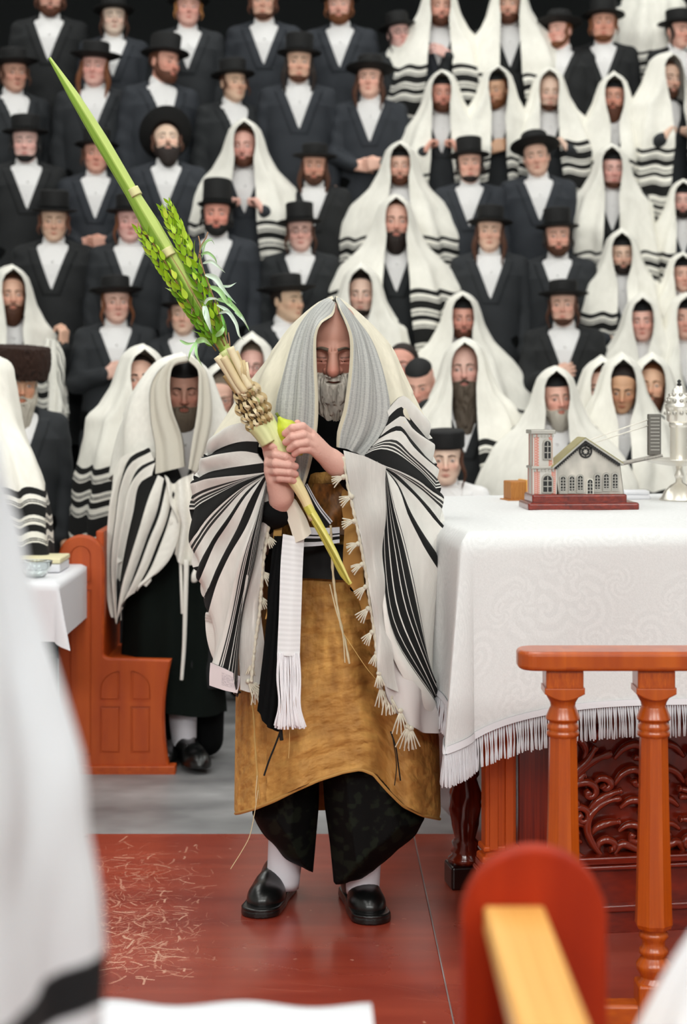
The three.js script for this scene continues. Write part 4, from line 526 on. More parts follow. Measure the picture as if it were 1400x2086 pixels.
// ------------------------------------------------------------------ silver model of a building on a wooden base
{
  const A = P(1083, 1050, CZ - (TH - 0.008 - CH) * F / -(1050 - HY)), dR = 5.52, B = P(1297, 1030, CZ - dR); B.y = A.y = TH + 0.004;
  const g = thing('building_model', 'engraved silver model of a gabled building with tower on a red-brown wooden base', 'ornament', A), ang = -Math.atan2(B.z - A.z, B.x - A.x); g.rotation.y = ang; const L = Math.hypot(B.x - A.x, B.z - A.z), n = V(Math.sin(ang), 0, Math.cos(ang));
  // pixel -> (u, v) on the base's front plane pushed back by w
  const uv = (px, py, w = 0) => { const o = V(0, CH, CZ), d = P(px, py, CZ - 1).sub(o), a = A.clone().addScaledVector(n, -w), t = a.sub(o).dot(n) / d.dot(n), p = o.addScaledVector(d, t); return [p.clone().sub(A).dot(V(Math.cos(ang), 0, -Math.sin(ang))), p.y - A.y - (px - 1083) / 214 * lean]; }, lean = (1043 - 1022) / F * dR * 0.9;
  const ext = (pts, w0, th, bev = 0.002) => { const s = new THREE.Shape(pts.map((p) => new THREE.Vector2(...p))); const e = new THREE.ExtrudeGeometry(s, { depth: th, bevelEnabled: bev > 0, bevelSize: bev, bevelThickness: bev, bevelSegments: 1, curveSegments: 6 }); e.translate(0, 0, w0); return e; };
  const W0 = 0.03, DP = 0.09; // wall plane behind base front, depth of the house
  part('base', join([box(L + 0.02, 0.026, DP + 0.09, L / 2, 0.013, -(DP + 0.09) / 2, 0.008), box(L - 0.03, 0.03, DP + 0.06, L / 2 - 0.01, 0.036, -(DP + 0.06) / 2 - 0.014, 0.007)]), M.redWood, g);
  const bumpy = tex(256, 256, (u, v) => { const n = fbm(u * 30, v * 18, 2, 4); return [150 + n * 70, 146 + n * 66, 140 + n * 62]; }); const sil = phys({ map: bumpy, metalness: 0.55, roughness: 0.45 });
  const y0 = 0.05, eL = uv(1130, 945, W0), pk = uv(1191, 886, W0), eR = uv(1262, 927, W0), bL = uv(1140, 1020, W0)[0], bR = uv(1270, 1000, W0)[0];
  part('house_wall', ext([[bL, y0], [bR, y0], [eR[0], eR[1]], pk, [eL[0], eL[1]]], -W0 - 0.008, 0.006, 0.001), sil, g);
  part('house_wall', ext([[bL, y0], [bR, y0], [eR[0], eR[1]], pk, [eL[0], eL[1]]], -W0 - DP, 0.006, 0.001), sil, g);
  for (const [p, q] of [[eL, [bL, y0]], [eR, [bR, y0]]]) part('side_wall', (() => { const e = sheet((u, v) => V(mix(p[0], q[0], v), mix(p[1], q[1], v), mix(-W0 - 0.004, -W0 - DP, u)), 4, 4, 0.006); return e; })(), sil, g);
  for (const [p, sgn] of [[eL, -1], [eR, 1]]) { const o = V(p[0] - pk[0], p[1] - pk[1], 0).normalize().multiplyScalar(0.012); part('roof_slope', sheet((u, v) => V(mix(pk[0], p[0] + o.x, v), mix(pk[1], p[1] + o.y, v) + 0.004, mix(-W0 + 0.012, -W0 - DP - 0.01, u)), 2, 2, 0.007), M.gold, g);
    const tr = []; for (let i = 0; i < 16; i++) { const t = (i + 0.5) / 16; tr.push(box(0.007, 0.009, 0.008, mix(pk[0], p[0], t), mix(pk[1], p[1], t) - 0.007, -W0 + 0.008, 0)); } part('dentil_trim', join(tr), M.silverDark, g); part('eave_strip', sheet((u, v) => V(mix(pk[0], p[0] + o.x, u), mix(pk[1], p[1] + o.y, u) - 0.002 + v * 0.006, -W0 + 0.014), 2, 1, 0.004), M.silver, g); }
  const arch = (cx, y, w, h) => { const s = []; for (let i = 0; i <= 8; i++) { const a = Math.PI * i / 8; s.push([cx + Math.cos(a) * w, y + h - w + Math.sin(a) * w]); } s.push([cx - w, y], [cx + w, y]); return s; };
  const win = (px0, py0, px1, py1, name = 'window', door) => { const a = uv(px0, py1, W0), b = uv(px1, py0, W0), cx = (a[0] + b[0]) / 2, w = (b[0] - a[0]) / 2, h = b[1] - a[1]; const f = part(name, ext(arch(cx, a[1], w, h), -W0 + 0.0, 0.003, 0.001), door ? M.silverBright : M.silver, g); part('dark_opening', ext(arch(cx, a[1] + 0.004, w * 0.72, h - 0.008), -W0 + 0.003, 0.002, 0), M.silverDark, f); const bars = [box(0.0022, h * 0.82, 0.003, cx, a[1] + h * 0.45, -W0 + 0.006)]; for (let i = 1; i < 5; i++) bars.push(box(w * 1.4, 0.0022, 0.003, cx, a[1] + h * 0.18 * i, -W0 + 0.006)); part('glazing_bar', join(bars), M.silver, f); part('sill', box(w * 2.3, 0.004, 0.006, cx, a[1] - 0.003, -W0 + 0.003), M.silver, f); };
  for (const [x, y] of [[1147, 962], [1165, 960], [1182, 957], [1217, 952], [1235, 949], [1253, 947]]) win(x - 6.5, y, x + 6.5, y + 35);
  win(1195, 963, 1209, 1003, 'door', true);
  const ro = uv(1193, 910, W0); part('rosette', join([new THREE.TorusGeometry(0.018, 0.0025, 6, 24).translate(ro[0], ro[1], -W0 + 0.003), new THREE.TorusGeometry(0.010, 0.0022, 6, 18).translate(ro[0], ro[1], -W0 + 0.003), ...[0, 1, 2, 3, 4, 5].map((i) => box(0.003, 0.012, 0.003, 0, 0.012, 0).rotateZ(i * Math.PI / 3).translate(ro[0], ro[1], -W0 + 0.003))]), M.silverDark, g);
  // tower: two storeys
  const brick = tex(128, 256, (u, v) => { const r = Math.floor(v * 26), k = (u * 4 + (r & 1) * 0.5) % 1, m = (v * 26) % 1; const e = (Math.abs(u - 0.18) < 0.12 || Math.abs(u - 0.86) < 0.09) && k > 0.14 && m > 0.2; return e ? [200, 120, 104] : [196, 192, 186]; });
  const bm = phys({ map: brick, metalness: 0.35, roughness: 0.5 }), t0 = uv(1082, 1032, 0.03), t1 = uv(1127, 876, 0.03), tw = 0.062, tx = t0[0] + 0.042, th = t1[1], tm = uv(1090, 952, 0.03)[1];
  part('tower', join([box(tw + 0.012, tm - y0, tw + 0.03, tx, (tm + y0) / 2, -0.075), box(tw, th - tm, tw + 0.02, tx - 0.004, (th + tm) / 2, -0.075)]), bm, g, 'tower with rows of pink bricks');
  part('tower_cornice', join([box(tw + 0.02, 0.008, tw + 0.038, tx, tm, -0.075, 0.002), box(tw + 0.014, 0.012, tw + 0.034, tx - 0.004, th, -0.075, 0.002), ...[0, 1, 2, 3, 4, 5].map((i) => box(0.006, 0.008, 0.006, tx - 0.03 + i * 0.011, th - 0.012, -0.075 + tw / 2 + 0.011)), ...[0, 1, 2, 3, 4, 5].map((i) => box(0.006, 0.007, 0.006, tx - 0.03 + i * 0.011, tm - 0.008, -0.075 + tw / 2 + 0.018))]), M.silver, g);
  const tz = -0.075 + tw / 2; for (const [y, h, w] of [[(tm + th) / 2 - 0.03, 0.062, 0.0125], [y0 + 0.004, 0.058, 0.017]]) { const f = part('tower_window', ext(arch(tx + 0.008, y, w, h), tz + 0.012, 0.005, 0.001), M.silver, g); part('dark_opening', ext(arch(tx + 0.008, y + 0.004, w * 0.75, h - 0.009), tz + 0.0195, 0.002, 0), M.silverDark, f); part('glazing_bar', join([box(0.0025, h * 0.85, 0.003, tx + 0.008, y + h * 0.45, tz + 0.022), box(w * 1.5, 0.0025, 0.003, tx + 0.008, y + h * 0.35, tz + 0.022), box(w * 1.5, 0.0025, 0.003, tx + 0.008, y + h * 0.65, tz + 0.022)]), M.silver, f); }
  // walkway to a tall slab, two wires
  const w2 = 0.17, sA = uv(1262, 930, w2), sB = uv(1346, 905, w2), sT = uv(1320, 823, w2), sR = uv(1346, 823, w2);
  part('walkway', sheet((u, v) => V(mix(sA[0], sB[0], u), mix(sA[1], sB[1], u), -w2 + mix(0.03, -0.03, v)), 6, 2, 0.008), sil, g);
  part('tall_slab', box(sR[0] - sT[0], sT[1] - sB[1], 0.022, (sR[0] + sT[0]) / 2, (sT[1] + sB[1]) / 2, -w2, 0.003), phys({ color: 0x6f6b66, metalness: 0.6, roughness: 0.45 }), g);
  part('engraved_line', join(Array.from({ length: 10 }, (_, i) => box((sR[0] - sT[0]) * 0.7, 0.003, 0.003, (sR[0] + sT[0]) / 2, mix(sT[1], sB[1], 0.1 + i * 0.085), -w2 + 0.012))), M.silver, g);
  for (const [a, b] of [[[1192, 890], [1322, 834]], [[1204, 894], [1322, 846]]]) { const p = uv(a[0], a[1], 0.1), q = uv(b[0], b[1], w2); part('wire', tube([V(p[0], p[1], -0.1), V((p[0] + q[0]) / 2, (p[1] + q[1]) / 2, -0.14), V(q[0], q[1], -w2)], 0.0022, 6, 6), M.silverBright, g); }
}
{ // silver ornament at the right edge
  const d = 6.02, s = F / d, c = P(1384, 0, CZ - d), g = thing('silver_ornament', 'tall chased silver ornament with a wide dish at the right end of the table', 'ornament', V(c.x, TH + 0.006, c.z));
  const yy = (py) => CH - (py - HY) / s - TH, k = (r, py) => [r / s, Math.max(0, yy(py))];
  part('foot', lathe([[0, 0], [0.065, 0], [0.066, 0.006], [0.058, 0.012], [0.05, 0.03], [0.03, 0.05], [0.012, 0.06], [0.01, 0.075], [0, 0.075]], 40), M.silverBright, g);
  part('stem', lathe([[0, 0.07], [0.011, 0.07], [0.016, 0.085], [0.009, 0.1], [0.012, 0.12], [0, 0.12]], 28), M.silverBright, g);
  part('dish', lathe([[0, 0.115], [0.03, 0.115], [0.09, 0.125], [0.125, 0.135], [0.127, 0.139], [0.09, 0.132], [0.03, 0.125], [0, 0.125]], 48), M.silverBright, g);
  part('column', lathe([[0.03, 0.122], [0.03, yy(875)], [0.034, yy(872)], [0.034, yy(866)], [0.028, yy(862)]], 36), M.silverBright, g);
  part('chased_drum', lathe([[0.03, yy(866)], [0.042, yy(860)], [0.042, yy(840)], [0.047, yy(835)], [0.047, yy(828)], [0.04, yy(824)], [0.043, yy(815)], [0.034, yy(811)], [0.024, yy(806)], [0.022, yy(798)], [0.01, yy(790)], [0, yy(790)]], 36), M.silverBright, g);
  const bead = []; for (const [py, r, n] of [[845, 0.044, 12], [820, 0.042, 12], [808, 0.028, 8]]) for (let i = 0; i < n; i++) bead.push(new THREE.SphereGeometry(0.0075, 8, 6).translate(Math.cos(i / n * 6.283) * r, yy(py), Math.sin(i / n * 6.283) * r)); part('beading', join(bead), M.silver, g);
  part('finial', lathe([[0, yy(792)], [0.006, yy(790)], [0.008, yy(786)], [0.004, yy(784)], [0.007, yy(780)], [0, yy(776)]], 16), M.silverDark, g);
}
{ const d = 6.02, p = P(1056, 1024, CZ - d), g = thing('wooden_box', 'small tan wooden box with a raised lid band behind the silver tower', 'box', V(p.x, TH + 0.006, p.z)); g.rotation.y = 0.2; const m = phys({ map: grain([168, 104, 42], [196, 132, 62], 1, 12), roughness: 0.5 }); part('box_body', box(0.052, 0.066, 0.09, -0.012, 0.033, 0, 0.004), m, g); part('box_body', box(0.05, 0.066, 0.09, 0.049, 0.033, 0, 0.004), m, g); part('lid_band', box(0.012, 0.07, 0.094, 0.019, 0.035, 0, 0.003), M.paleWood, g); part('base_strip', box(0.13, 0.006, 0.1, 0.016, 0.003, 0, 0.002), m, g); }
{ const d = 6.1, p = P(1292, 1000, CZ - d), g = thing('folded_cloth', 'small folded white cloth lying behind the silver building model', 'cloth', V(p.x, TH + 0.006, p.z)); part('fold', box(0.1, 0.016, 0.08, 0, 0.008, 0, 0.007), M.whiteCloth, g); part('fold', box(0.085, 0.014, 0.075, 0.005, 0.023, 0, 0.006), M.whiteCloth, g); }
// ------------------------------------------------------------------ railing
{
  const d = 4.13, s = F / d, z = CZ - d, X = (px) => (px - CX) / s, Y = (py) => CH - (py - HY) / s, g = thing('railing', 'orange-brown varnished wooden railing with turned posts in front of the table', 'railing', V(X(1147), 0, z));
  const x0 = X(1062) - X(1147), x1 = 1.1, yt = Y(1321), yb = Y(1360), sh = new THREE.Shape(), hw = 0.052, r = 0.04;
  sh.moveTo(x0 + r, -hw); sh.lineTo(x1, -hw); sh.lineTo(x1, hw); sh.lineTo(x0 + r, hw); sh.quadraticCurveTo(x0, hw, x0, hw - r); sh.lineTo(x0, -hw + r); sh.quadraticCurveTo(x0, -hw, x0 + r, -hw);
  const e = new THREE.ExtrudeGeometry(sh, { depth: yt - yb - 0.02, bevelEnabled: true, bevelSize: 0.01, bevelThickness: 0.01, bevelSegments: 4, curveSegments: 8 }); e.rotateX(-Math.PI / 2); e.translate(0, yb + 0.01, 0); part('handrail', e, M.orangeWood, g);
  const y = (py) => Y(py), w = (px) => px / s;
  const post = () => {
    const list = [], sq = (h, py0, py1, bev = 0.006) => box(w(h) * 2, y(py0) - y(py1), w(h) * 2, 0, (y(py0) + y(py1)) / 2, 0, bev);
    list.push(sq(38, 1358, 1400));
    const arcS = new THREE.Shape(); arcS.moveTo(-w(38), 0); for (let i = 0; i <= 12; i++) { const t = i / 12; arcS.lineTo(mix(-w(38), w(38), t), -w(8) - w(13) * Math.sin(t * Math.PI)); } arcS.lineTo(w(38), 0);
    const arc = new THREE.ExtrudeGeometry(arcS, { depth: w(76) - 0.008, bevelEnabled: true, bevelSize: 0.003, bevelThickness: 0.004, bevelSegments: 2 }); arc.translate(0, y(1399), -w(38) + 0.004); list.push(arc);
    list.push(lathe([[w(37), 1404], [w(33), 1418], [w(26), 1430], [w(25), 1438], [w(27), 1441], [w(35), 1461], [w(34), 1465], [w(29), 1467], [w(28), 1472], [w(32), 1476], [w(32), 1484], [w(29), 1487], [w(33), 1490], [w(33), 1497], [w(26), 1502]].map(([a, b]) => [a, y(b)]), 36));
    const oct = lathe([[w(27.5), 1498], [w(30), 1640], [w(36), 1862], [w(37), 1880], [w(33), 1889], [0, 1889]].map(([a, b]) => [a * 1.06, y(b)]), 8).toNonIndexed(); oct.rotateY(Math.PI / 8); oct.computeVertexNormals(); list.push(oct);
    list.push(lathe([[w(32), 1887], [w(24), 1896], [w(29), 1900], [w(30), 1907], [w(24), 1914], [w(23), 1926], [w(29), 1932], [w(30), 1940], [w(24), 1946], [w(27), 1950], [w(36), 1962], [w(35), 1972], [w(28), 1985], [w(26), 1990], [w(34), 1999]].map(([a, b]) => [a, y(b)]), 36));
    const b2 = sq(36, 1998, 2088, 0.008); b2.translate(0, 0, 0); list.push(b2); return join(list);
  };
  const pg = post(); for (let i = 0; i < 4; i++) { const m = part('turned_post', pg, M.orangeWood, g); m.position.x = (X(1332) - X(1147)) * i; }
  part('bottom_rail', box(1.3, 0.05, 0.06, 0.5, 0.03, 0, 0.01), M.orangeWood, g);
}
// ------------------------------------------------------------------ pews
function pewPanels(d) { const s = F / d, o = P(122, 1575, CZ - d); return { s, X: (px) => (px - 122) / s, Y: (py) => (1575 - py) / s + 0.0 }; }
function pew(label, pos, longSeat) {
  const g = thing('pew', label, 'pew', pos), { X, Y } = pewPanels(6.86), pts = (a) => a.map(([x, y]) => new THREE.Vector2(X(x), Y(y)));
  const outline = () => { const s = new THREE.Shape(); s.moveTo(X(122), Y(1562)); s.lineTo(X(121), Y(1140)); s.bezierCurveTo(X(121), Y(1078), X(209), Y(1078), X(209), Y(1140)); s.lineTo(X(208), Y(1330)); s.quadraticCurveTo(X(208), Y(1342), X(222), Y(1344)); s.lineTo(X(345), Y(1347)); s.bezierCurveTo(X(337), Y(1380), X(330), Y(1430), X(331), Y(1470)); s.bezierCurveTo(X(332), Y(1510), X(336), Y(1540), X(341), Y(1562)); s.lineTo(X(122), Y(1562)); return s; };
  const bev = { bevelEnabled: true, bevelSize: 0.006, bevelThickness: 0.006, bevelSegments: 3, curveSegments: 16 };
  const core = new THREE.ExtrudeGeometry(outline(), { depth: 0.03, ...bev }); core.translate(0, 0, -0.042); part('end_panel', core, M.pewWood, g);
  // front skin with recessed channels around the inset panels
  const tall = [[140, 1548], [140, 1140]], rect = (x0, x1, y0, y1, kind) => { const p = []; if (kind === 'arch') { for (let i = 0; i <= 14; i++) { const a = Math.PI * (1 - i / 14); p.push([(x0 + x1) / 2 + Math.cos(a) * (x1 - x0) / 2, y0 + (x1 - x0) / 2 - Math.sin(a) * (x1 - x0) / 2]); } } else if (kind === 'l') { for (let i = 0; i <= 8; i++) { const a = Math.PI / 2 * i / 8; p.push([x1 - Math.cos(a) * (x1 - x0), y0 + (x1 - x0) * 0.95 - Math.sin(a) * (x1 - x0) * 0.95]); } } else if (kind === 'r') { for (let i = 0; i <= 8; i++) { const a = Math.PI / 2 * i / 8; p.push([x0 + Math.sin(a) * (x1 - x0), y0 + (x1 - x0) * 0.95 - Math.cos(a) * (x1 - x0) * 0.95]); } } else p.push([x0, y0], [x1, y0]); p.push([x1, y1], [x0, y1]); return p; };
  const insets = [rect(140, 188, 1111, 1193, 'arch'), rect(140, 188, 1200, 1542), rect(202, 246, 1366, 1430, 'l'), rect(265, 308, 1366, 1430, 'r'), rect(202, 246, 1438, 1536), rect(265, 308, 1438, 1536)];
  const skin = outline(); for (const q of insets) skin.holes.push(new THREE.Path(pts(q)));
  const sk = new THREE.ExtrudeGeometry(skin, { depth: 0.006, bevelEnabled: true, bevelSize: 0.002, bevelThickness: 0.003, bevelOffset: -0.002, bevelSegments: 2, curveSegments: 16 }); sk.translate(0, 0, -0.009); part('panel_frame', sk, M.pewWood, g);
  for (const q of insets) { const cx = q.reduce((a, p) => a + p[0], 0) / q.length, cy = q.reduce((a, p) => a + p[1], 0) / q.length, w = Math.max(...q.map((p) => p[0])) - Math.min(...q.map((p) => p[0])), h = Math.max(...q.map((p) => p[1])) - Math.min(...q.map((p) => p[1])), ins = q.map(([x, y]) => [cx + (x - cx) * (1 - 11 / w), cy + (y - cy) * (1 - 11 / h)]); const e = new THREE.ExtrudeGeometry(new THREE.Shape(pts(ins)), { depth: 0.004, bevelEnabled: true, bevelSize: 0.003, bevelThickness: 0.004, bevelSegments: 2 }); e.translate(0, 0, -0.011); part('inset_panel', e, M.pewWood, g); }
  part('foot_plinth', box(X(358) - X(118), Y(1559) - Y(1581), 0.07, (X(358) + X(118)) / 2, Y(1570), -0.02, 0.006), M.pewWood, g);
  const sl = longSeat; part('backrest', box(0.03, 0.62, sl, X(200), 0.6, -0.05 - sl / 2, 0.006), M.pewWood, g); part('seat', box(0.2, 0.03, sl, X(200) + 0.1, 0.4, -0.05 - sl / 2, 0.008), M.pewWood, g);
  return g;
}
const pw = P(122, 1575, CZ - 6.86); pw.y = 0.0; pew('orange wooden pew end with rounded top and arched panels, left of the striped shawls', V(pw.x, 0.002, pw.z), 0.5);
pew('orange wooden pew end mostly hidden behind the gold robe and the reading table', V(P(715, 1575, CZ - 6.66).x, 0.002, CZ - 6.66), 0.5);
{ // foreground bench end, strongly out of focus
  const d = 1.93, s = F / d, z = CZ - d, X = (px) => (px - 1090) / s, Y = (py) => CH - (py - HY) / s, g = thing('bench', 'rounded dark red bench end with a pale wooden rail close to the viewer', 'bench', V((1090 - CX) / s, 0, z));
  const sh = new THREE.Shape(), hw = X(1090 + 141), yt = Y(1738) - hw; sh.moveTo(-hw, 0); sh.lineTo(-hw, yt); sh.absarc(0, yt, hw, Math.PI, 0, true); sh.lineTo(hw, 0); sh.lineTo(-hw, 0);
  const e = new THREE.ExtrudeGeometry(sh, { depth: 0.026, bevelEnabled: true, bevelSize: 0.004, bevelThickness: 0.004, bevelSegments: 3, curveSegments: 32 }); e.translate(0, 0, -0.03); part('end_panel', e, M.benchWood, g);
  const rail = box(0.064, 0.03, 1.15, X(1047), Y(1838) - 0.018, 0.575, 0.004); part('top_rail', rail, M.paleWood, g);
  part('back_board', box(0.022, 0.4, 1.15, X(1052), Y(1838) - 0.24, 0.575, 0.004), M.benchWood, g); part('seat_board', box(0.3, 0.03, 1.15, X(1052) - 0.15, 0.42, 0.575, 0.008), M.benchWood, g);
  const far = part('end_panel', e, M.benchWood, g); far.position.z = 1.19;
}
// ------------------------------------------------------------------ small white table at the left and what lies on it
{
  const d = 6.2, s = F / d, z = CZ - d, th = 0.785, xr = (116 - CX) / s, g = thing('side_table', 'small table under a plain white cloth beside the left pew', 'table', V(xr - 0.5, 0, z - 0.4));
  part('table_top', box(0.98, 0.03, 0.78, 0, th - 0.02, 0, 0.006), M.pewWood, g); for (const [x, q] of [[-0.44, -0.34], [0.44, -0.34], [-0.44, 0.34], [0.40, 0.3]]) part('leg', box(0.045, th - 0.035, 0.045, x, (th - 0.035) / 2, q, 0.005), M.pewWood, g);
  const c = thing('table_cover', 'plain white cloth with a drooping corner on the side table', 'tablecloth', V(xr - 0.5, th, z - 0.4));
  const O = 0.2, pt = (a, b) => { const ox = Math.max(0, Math.abs(a) - 0.495), oz = Math.max(0, Math.abs(b) - 0.395), e = Math.hypot(ox, oz), h = Math.max(ox, oz), l = Math.min(ox, oz); return V(clamp(a, -0.495, 0.495) + Math.sign(a) * (e ? ox / e * (0.012 + l * 0.35) : 0), 0.004 - h - l * 0.12, clamp(b, -0.395, 0.395) + Math.sign(b) * (e ? oz / e * (0.012 + l * 0.35) : 0)); };
  part('cloth', sheet((u, v) => pt(mix(-0.495 - O, 0.495 + O, u), mix(-0.395 - O, 0.395 + O, v)), 80, 70, 0.003), M.whiteCloth, c);
  const px = (x, y) => { const dd = (CH - th - 0.008) * F / (y - HY); return V((x - CX) / F * dd, th + 0.008, CZ - dd); };
  const b = thing('plate', 'cream-rimmed flat box on the side table at the left', 'box', V(-1.115, th + 0.008, z - 0.42)); part('box_body', box(0.2, 0.03, 0.22, 0, 0.015, 0, 0.005), M.whiteCloth, b); part('box_lid', box(0.205, 0.018, 0.225, 0, 0.041, 0, 0.005), std({ color: 0xe8dfb8, roughness: 0.8 }), b);
  const w = thing('bowl', 'clear glass bowl standing on the side table', 'bowl', V(-1.08, th + 0.008, z - 0.16)); const gl = phys({ color: 0xf2f7f6, roughness: 0.06, transmission: 1, thickness: 0.003, ior: 1.45 }); part('bowl_wall', lathe([[0, 0], [0.035, 0], [0.055, 0.03], [0.062, 0.055], [0.059, 0.055], [0.052, 0.031], [0.033, 0.004], [0, 0.004]], 36), gl, w); part('rim', new THREE.TorusGeometry(0.0605, 0.0018, 8, 40).rotateX(Math.PI / 2).translate(0, 0.055, 0), gl, w);
}
// ------------------------------------------------------------------ white things at the very front
{ const d = 2.2, s = F / d, z = CZ - d, y = CH - (2052 - HY) / s, g = thing('draped_ledge', 'low ledge under white cloth along the bottom edge of the picture', 'ledge', V(-0.24, 0, z)); g.rotation.y = 0.02; g.rotation.z = -0.018; part('ledge_board', box(0.5, 0.03, 0.5, 0, y - 0.03, 0.25, 0.008), M.pewWood, g); part('white_cover', sheet((u, v) => { const b = v * 1.0; return V(mix(-0.265, 0.262, u) , b < 0.5 ? y : y - (b - 0.5) * 1.1, b < 0.5 ? 0.52 - b * 1.06 : -0.012 - 0.01 * Math.sin(u * 20)); }, 40, 40, 0.004), M.whiteCloth, g); part('support', box(0.4, y - 0.05, 0.04, 0, (y - 0.05) / 2, 0.25, 0.006), M.pewWood, g); }
// ------------------------------------------------------------------ the nearer shawled man at the left, his shawl laid out panel by panel
const pts3 = (a, zf) => a.map(([x, y, z]) => P(x, y, z ?? zf(x, y)));
// a shawl texture over row numbers: list of [from, to, grey] along v, drawn across R rows
const rowTex = (R, list, lines = [], seed = 2, base = [241, 238, 230]) => tex(256, 1024, (u, v) => { const r = v * (R - 1); let b = 0; for (const [a, c] of list) if (r > a && r < c) b = 1; for (const [a, w] of lines) { const q = Math.abs(r - a); if (q < (w ?? 0.035)) b = b ? 0 : 0.85; } const n = (fbm(u * 24, v * 40, seed, 3) - 0.5) * 14; return base.map((c) => mix(c + n, 17 + n * 0.2, b)); });
{
  const zc = -2.15, g = person({ px: 375, py: 800, z: zc + 0.1, label: 'brown-faced grey-bearded man in long striped white shawl and dark skirted coat beside the pew', hair: 'black', beard: 'med', bcol: 'grey', skin: 'ruddy', kippah: 1, pitch: 0.22, hy: 0, yaw: 0.12, coat: 3, face: 'wide', legs: 1, hs: 1.04, closed: 1, pose: 'clasp', roll: 0 });
  const zf = (x, y) => zc + 0.24 * (1 - ((x - 330) / 150) ** 2) + 0.02; g.updateMatrixWorld(true);
  const add = (name, rows, mat, o) => part(name, local(patch(rows, o), g), mat, g);
  const plain = std({ map: rowTex(5, [], [], 3), roughness: 0.96 }), woven = std({ color: 0xd2cdc0, roughness: 0.97 });
  // hood: left side, from the face opening outward
  add('hood', [pts3([[382, 735], [356, 742], [347, 772], [352, 830], [372, 890], [378, 950]], () => zc + 0.27), pts3([[380, 728], [340, 740], [310, 780], [308, 850], [318, 910], [318, 965]], () => zc + 0.24)], woven, { nu: 40, nv: 14, thick: 0.008, fold: (u, v) => 0.008 * Math.sin(v * 12 + u * 2) });
  add('hood', [pts3([[381, 727], [346, 742], [320, 784], [318, 850], [326, 905], [328, 930]], () => zc + 0.222), pts3([[374, 722], [326, 738], [282, 795], [262, 850], [254, 900], [250, 950]], () => zc + 0.12), pts3([[372, 722], [322, 742], [276, 800], [250, 860], [236, 920], [226, 980]], () => zc - 0.02), pts3([[376, 726], [345, 750], [320, 800], [310, 860], [300, 920], [290, 980]], () => zc - 0.18)], plain, { nu: 44, nv: 34, fold: (u, v) => 0.008 * Math.sin(v * 15 + u * 5) });
  // hood: right side
  add('hood', [pts3([[382, 733], [402, 752], [405, 790], [402, 840], [392, 900], [384, 955]], () => zc + 0.27), pts3([[384, 726], [418, 752], [430, 800], [432, 850], [420, 910], [402, 962]], () => zc + 0.23)], woven, { nu: 40, nv: 14, thick: 0.008, fold: (u, v) => 0.006 * Math.sin(v * 11) });
  add('hood', [pts3([[382, 726], [411, 754], [419, 800], [419, 850], [408, 910], [390, 965]], () => zc + 0.212), pts3([[384, 723], [424, 752], [446, 806], [462, 856], [474, 905], [480, 970]], () => zc + 0.08), pts3([[382, 724], [414, 760], [430, 820], [440, 870], [450, 910], [455, 970]], () => zc - 0.16)], plain, { nu: 44, nv: 24, fold: (u, v) => 0.008 * Math.sin(v * 12 + u * 3) });
  // striped front drape: rows are the stripe edges, running from the folded arm down to the hem
  const rows = [
    [[232, 960], [226, 1040], [222, 1110], [224, 1180], [226, 1240], [232, 1255]],
    [[250, 930], [236, 1000], [228, 1070], [226, 1140], [226, 1210], [234, 1258]],
    [[300, 912], [262, 935], [246, 985], [236, 1060], [228, 1150], [238, 1262]],
    [[308, 922], [270, 945], [252, 990], [242, 1060], [233, 1150], [240, 1262]],
    [[314, 936], [282, 952], [262, 988], [250, 1060], [239, 1150], [241, 1264]],
    [[316, 944], [292, 958], [270, 990], [256, 1060], [243, 1150], [242, 1266]],
    [[310, 968], [284, 985], [266, 1050], [252, 1110], [240, 1180], [236, 1268]],
    [[322, 968], [306, 1010], [290, 1070], [272, 1130], [252, 1200], [242, 1270]],
    [[334, 975], [318, 1040], [298, 1090], [276, 1150], [258, 1200], [246, 1240]],
    [[340, 985], [326, 1050], [306, 1100], [284, 1160], [264, 1205], [248, 1236]],
    [[352, 1000], [338, 1060], [318, 1110], [300, 1155], [284, 1186], [272, 1208]],
    [[358, 1006], [344, 1066], [326, 1116], [308, 1158], [292, 1184], [278, 1204]],
    [[372, 1000], [368, 1060], [358, 1110], [345, 1140], [325, 1165], [300, 1184]],
  ].map((r) => pts3(r, zf));
  add('striped_drape', rows, std({ map: rowTex(13, [[2.15, 2.85], [4.15, 4.85], [6.0, 7.0], [8.05, 8.95], [10.05, 10.95]], [], 5), roughness: 0.96 }), { nu: 50, nv: 90, fold: (u, v) => 0.014 * Math.sin(v * 34) * sstep(0, 0.3, u) });
  // gathered end over the wrist, with a long cord
  add('gathered_end', [pts3([[336, 968], [352, 985], [378, 970], [396, 965]], () => zc + 0.26), pts3([[345, 1010], [360, 1030], [385, 1030], [400, 1010]], () => zc + 0.27), pts3([[362, 1060], [374, 1075], [388, 1080], [402, 1060]], () => zc + 0.26), pts3([[355, 1130], [372, 1150], [392, 1150], [405, 1130]], () => zc + 0.25)], plain, { nu: 24, nv: 30, fold: (u, v) => 0.016 * Math.sin(u * 14 + v * 4) });
  part('long_cord', local(join([tube([P(380, 1140, zc + 0.26), P(378, 1220, zc + 0.26), P(375, 1320, zc + 0.25), P(370, 1385, zc + 0.25)], (t) => 0.011 - 0.004 * t, 20, 6), tube([P(368, 1140, zc + 0.25), P(370, 1200, zc + 0.255), P(372, 1250, zc + 0.25)], 0.006, 10, 6)]), g), plain, g);
  for (const [x, y] of [[352, 1050], [400, 1090], [406, 1120], [398, 1160]]) part('tassel', local(tube([P(x, y, zc + 0.25), P(x - 3, y + 12, zc + 0.26), P(x - 2, y + 24, zc + 0.25)], (t) => 0.006 + 0.006 * t, 8, 6), g), plain, g);
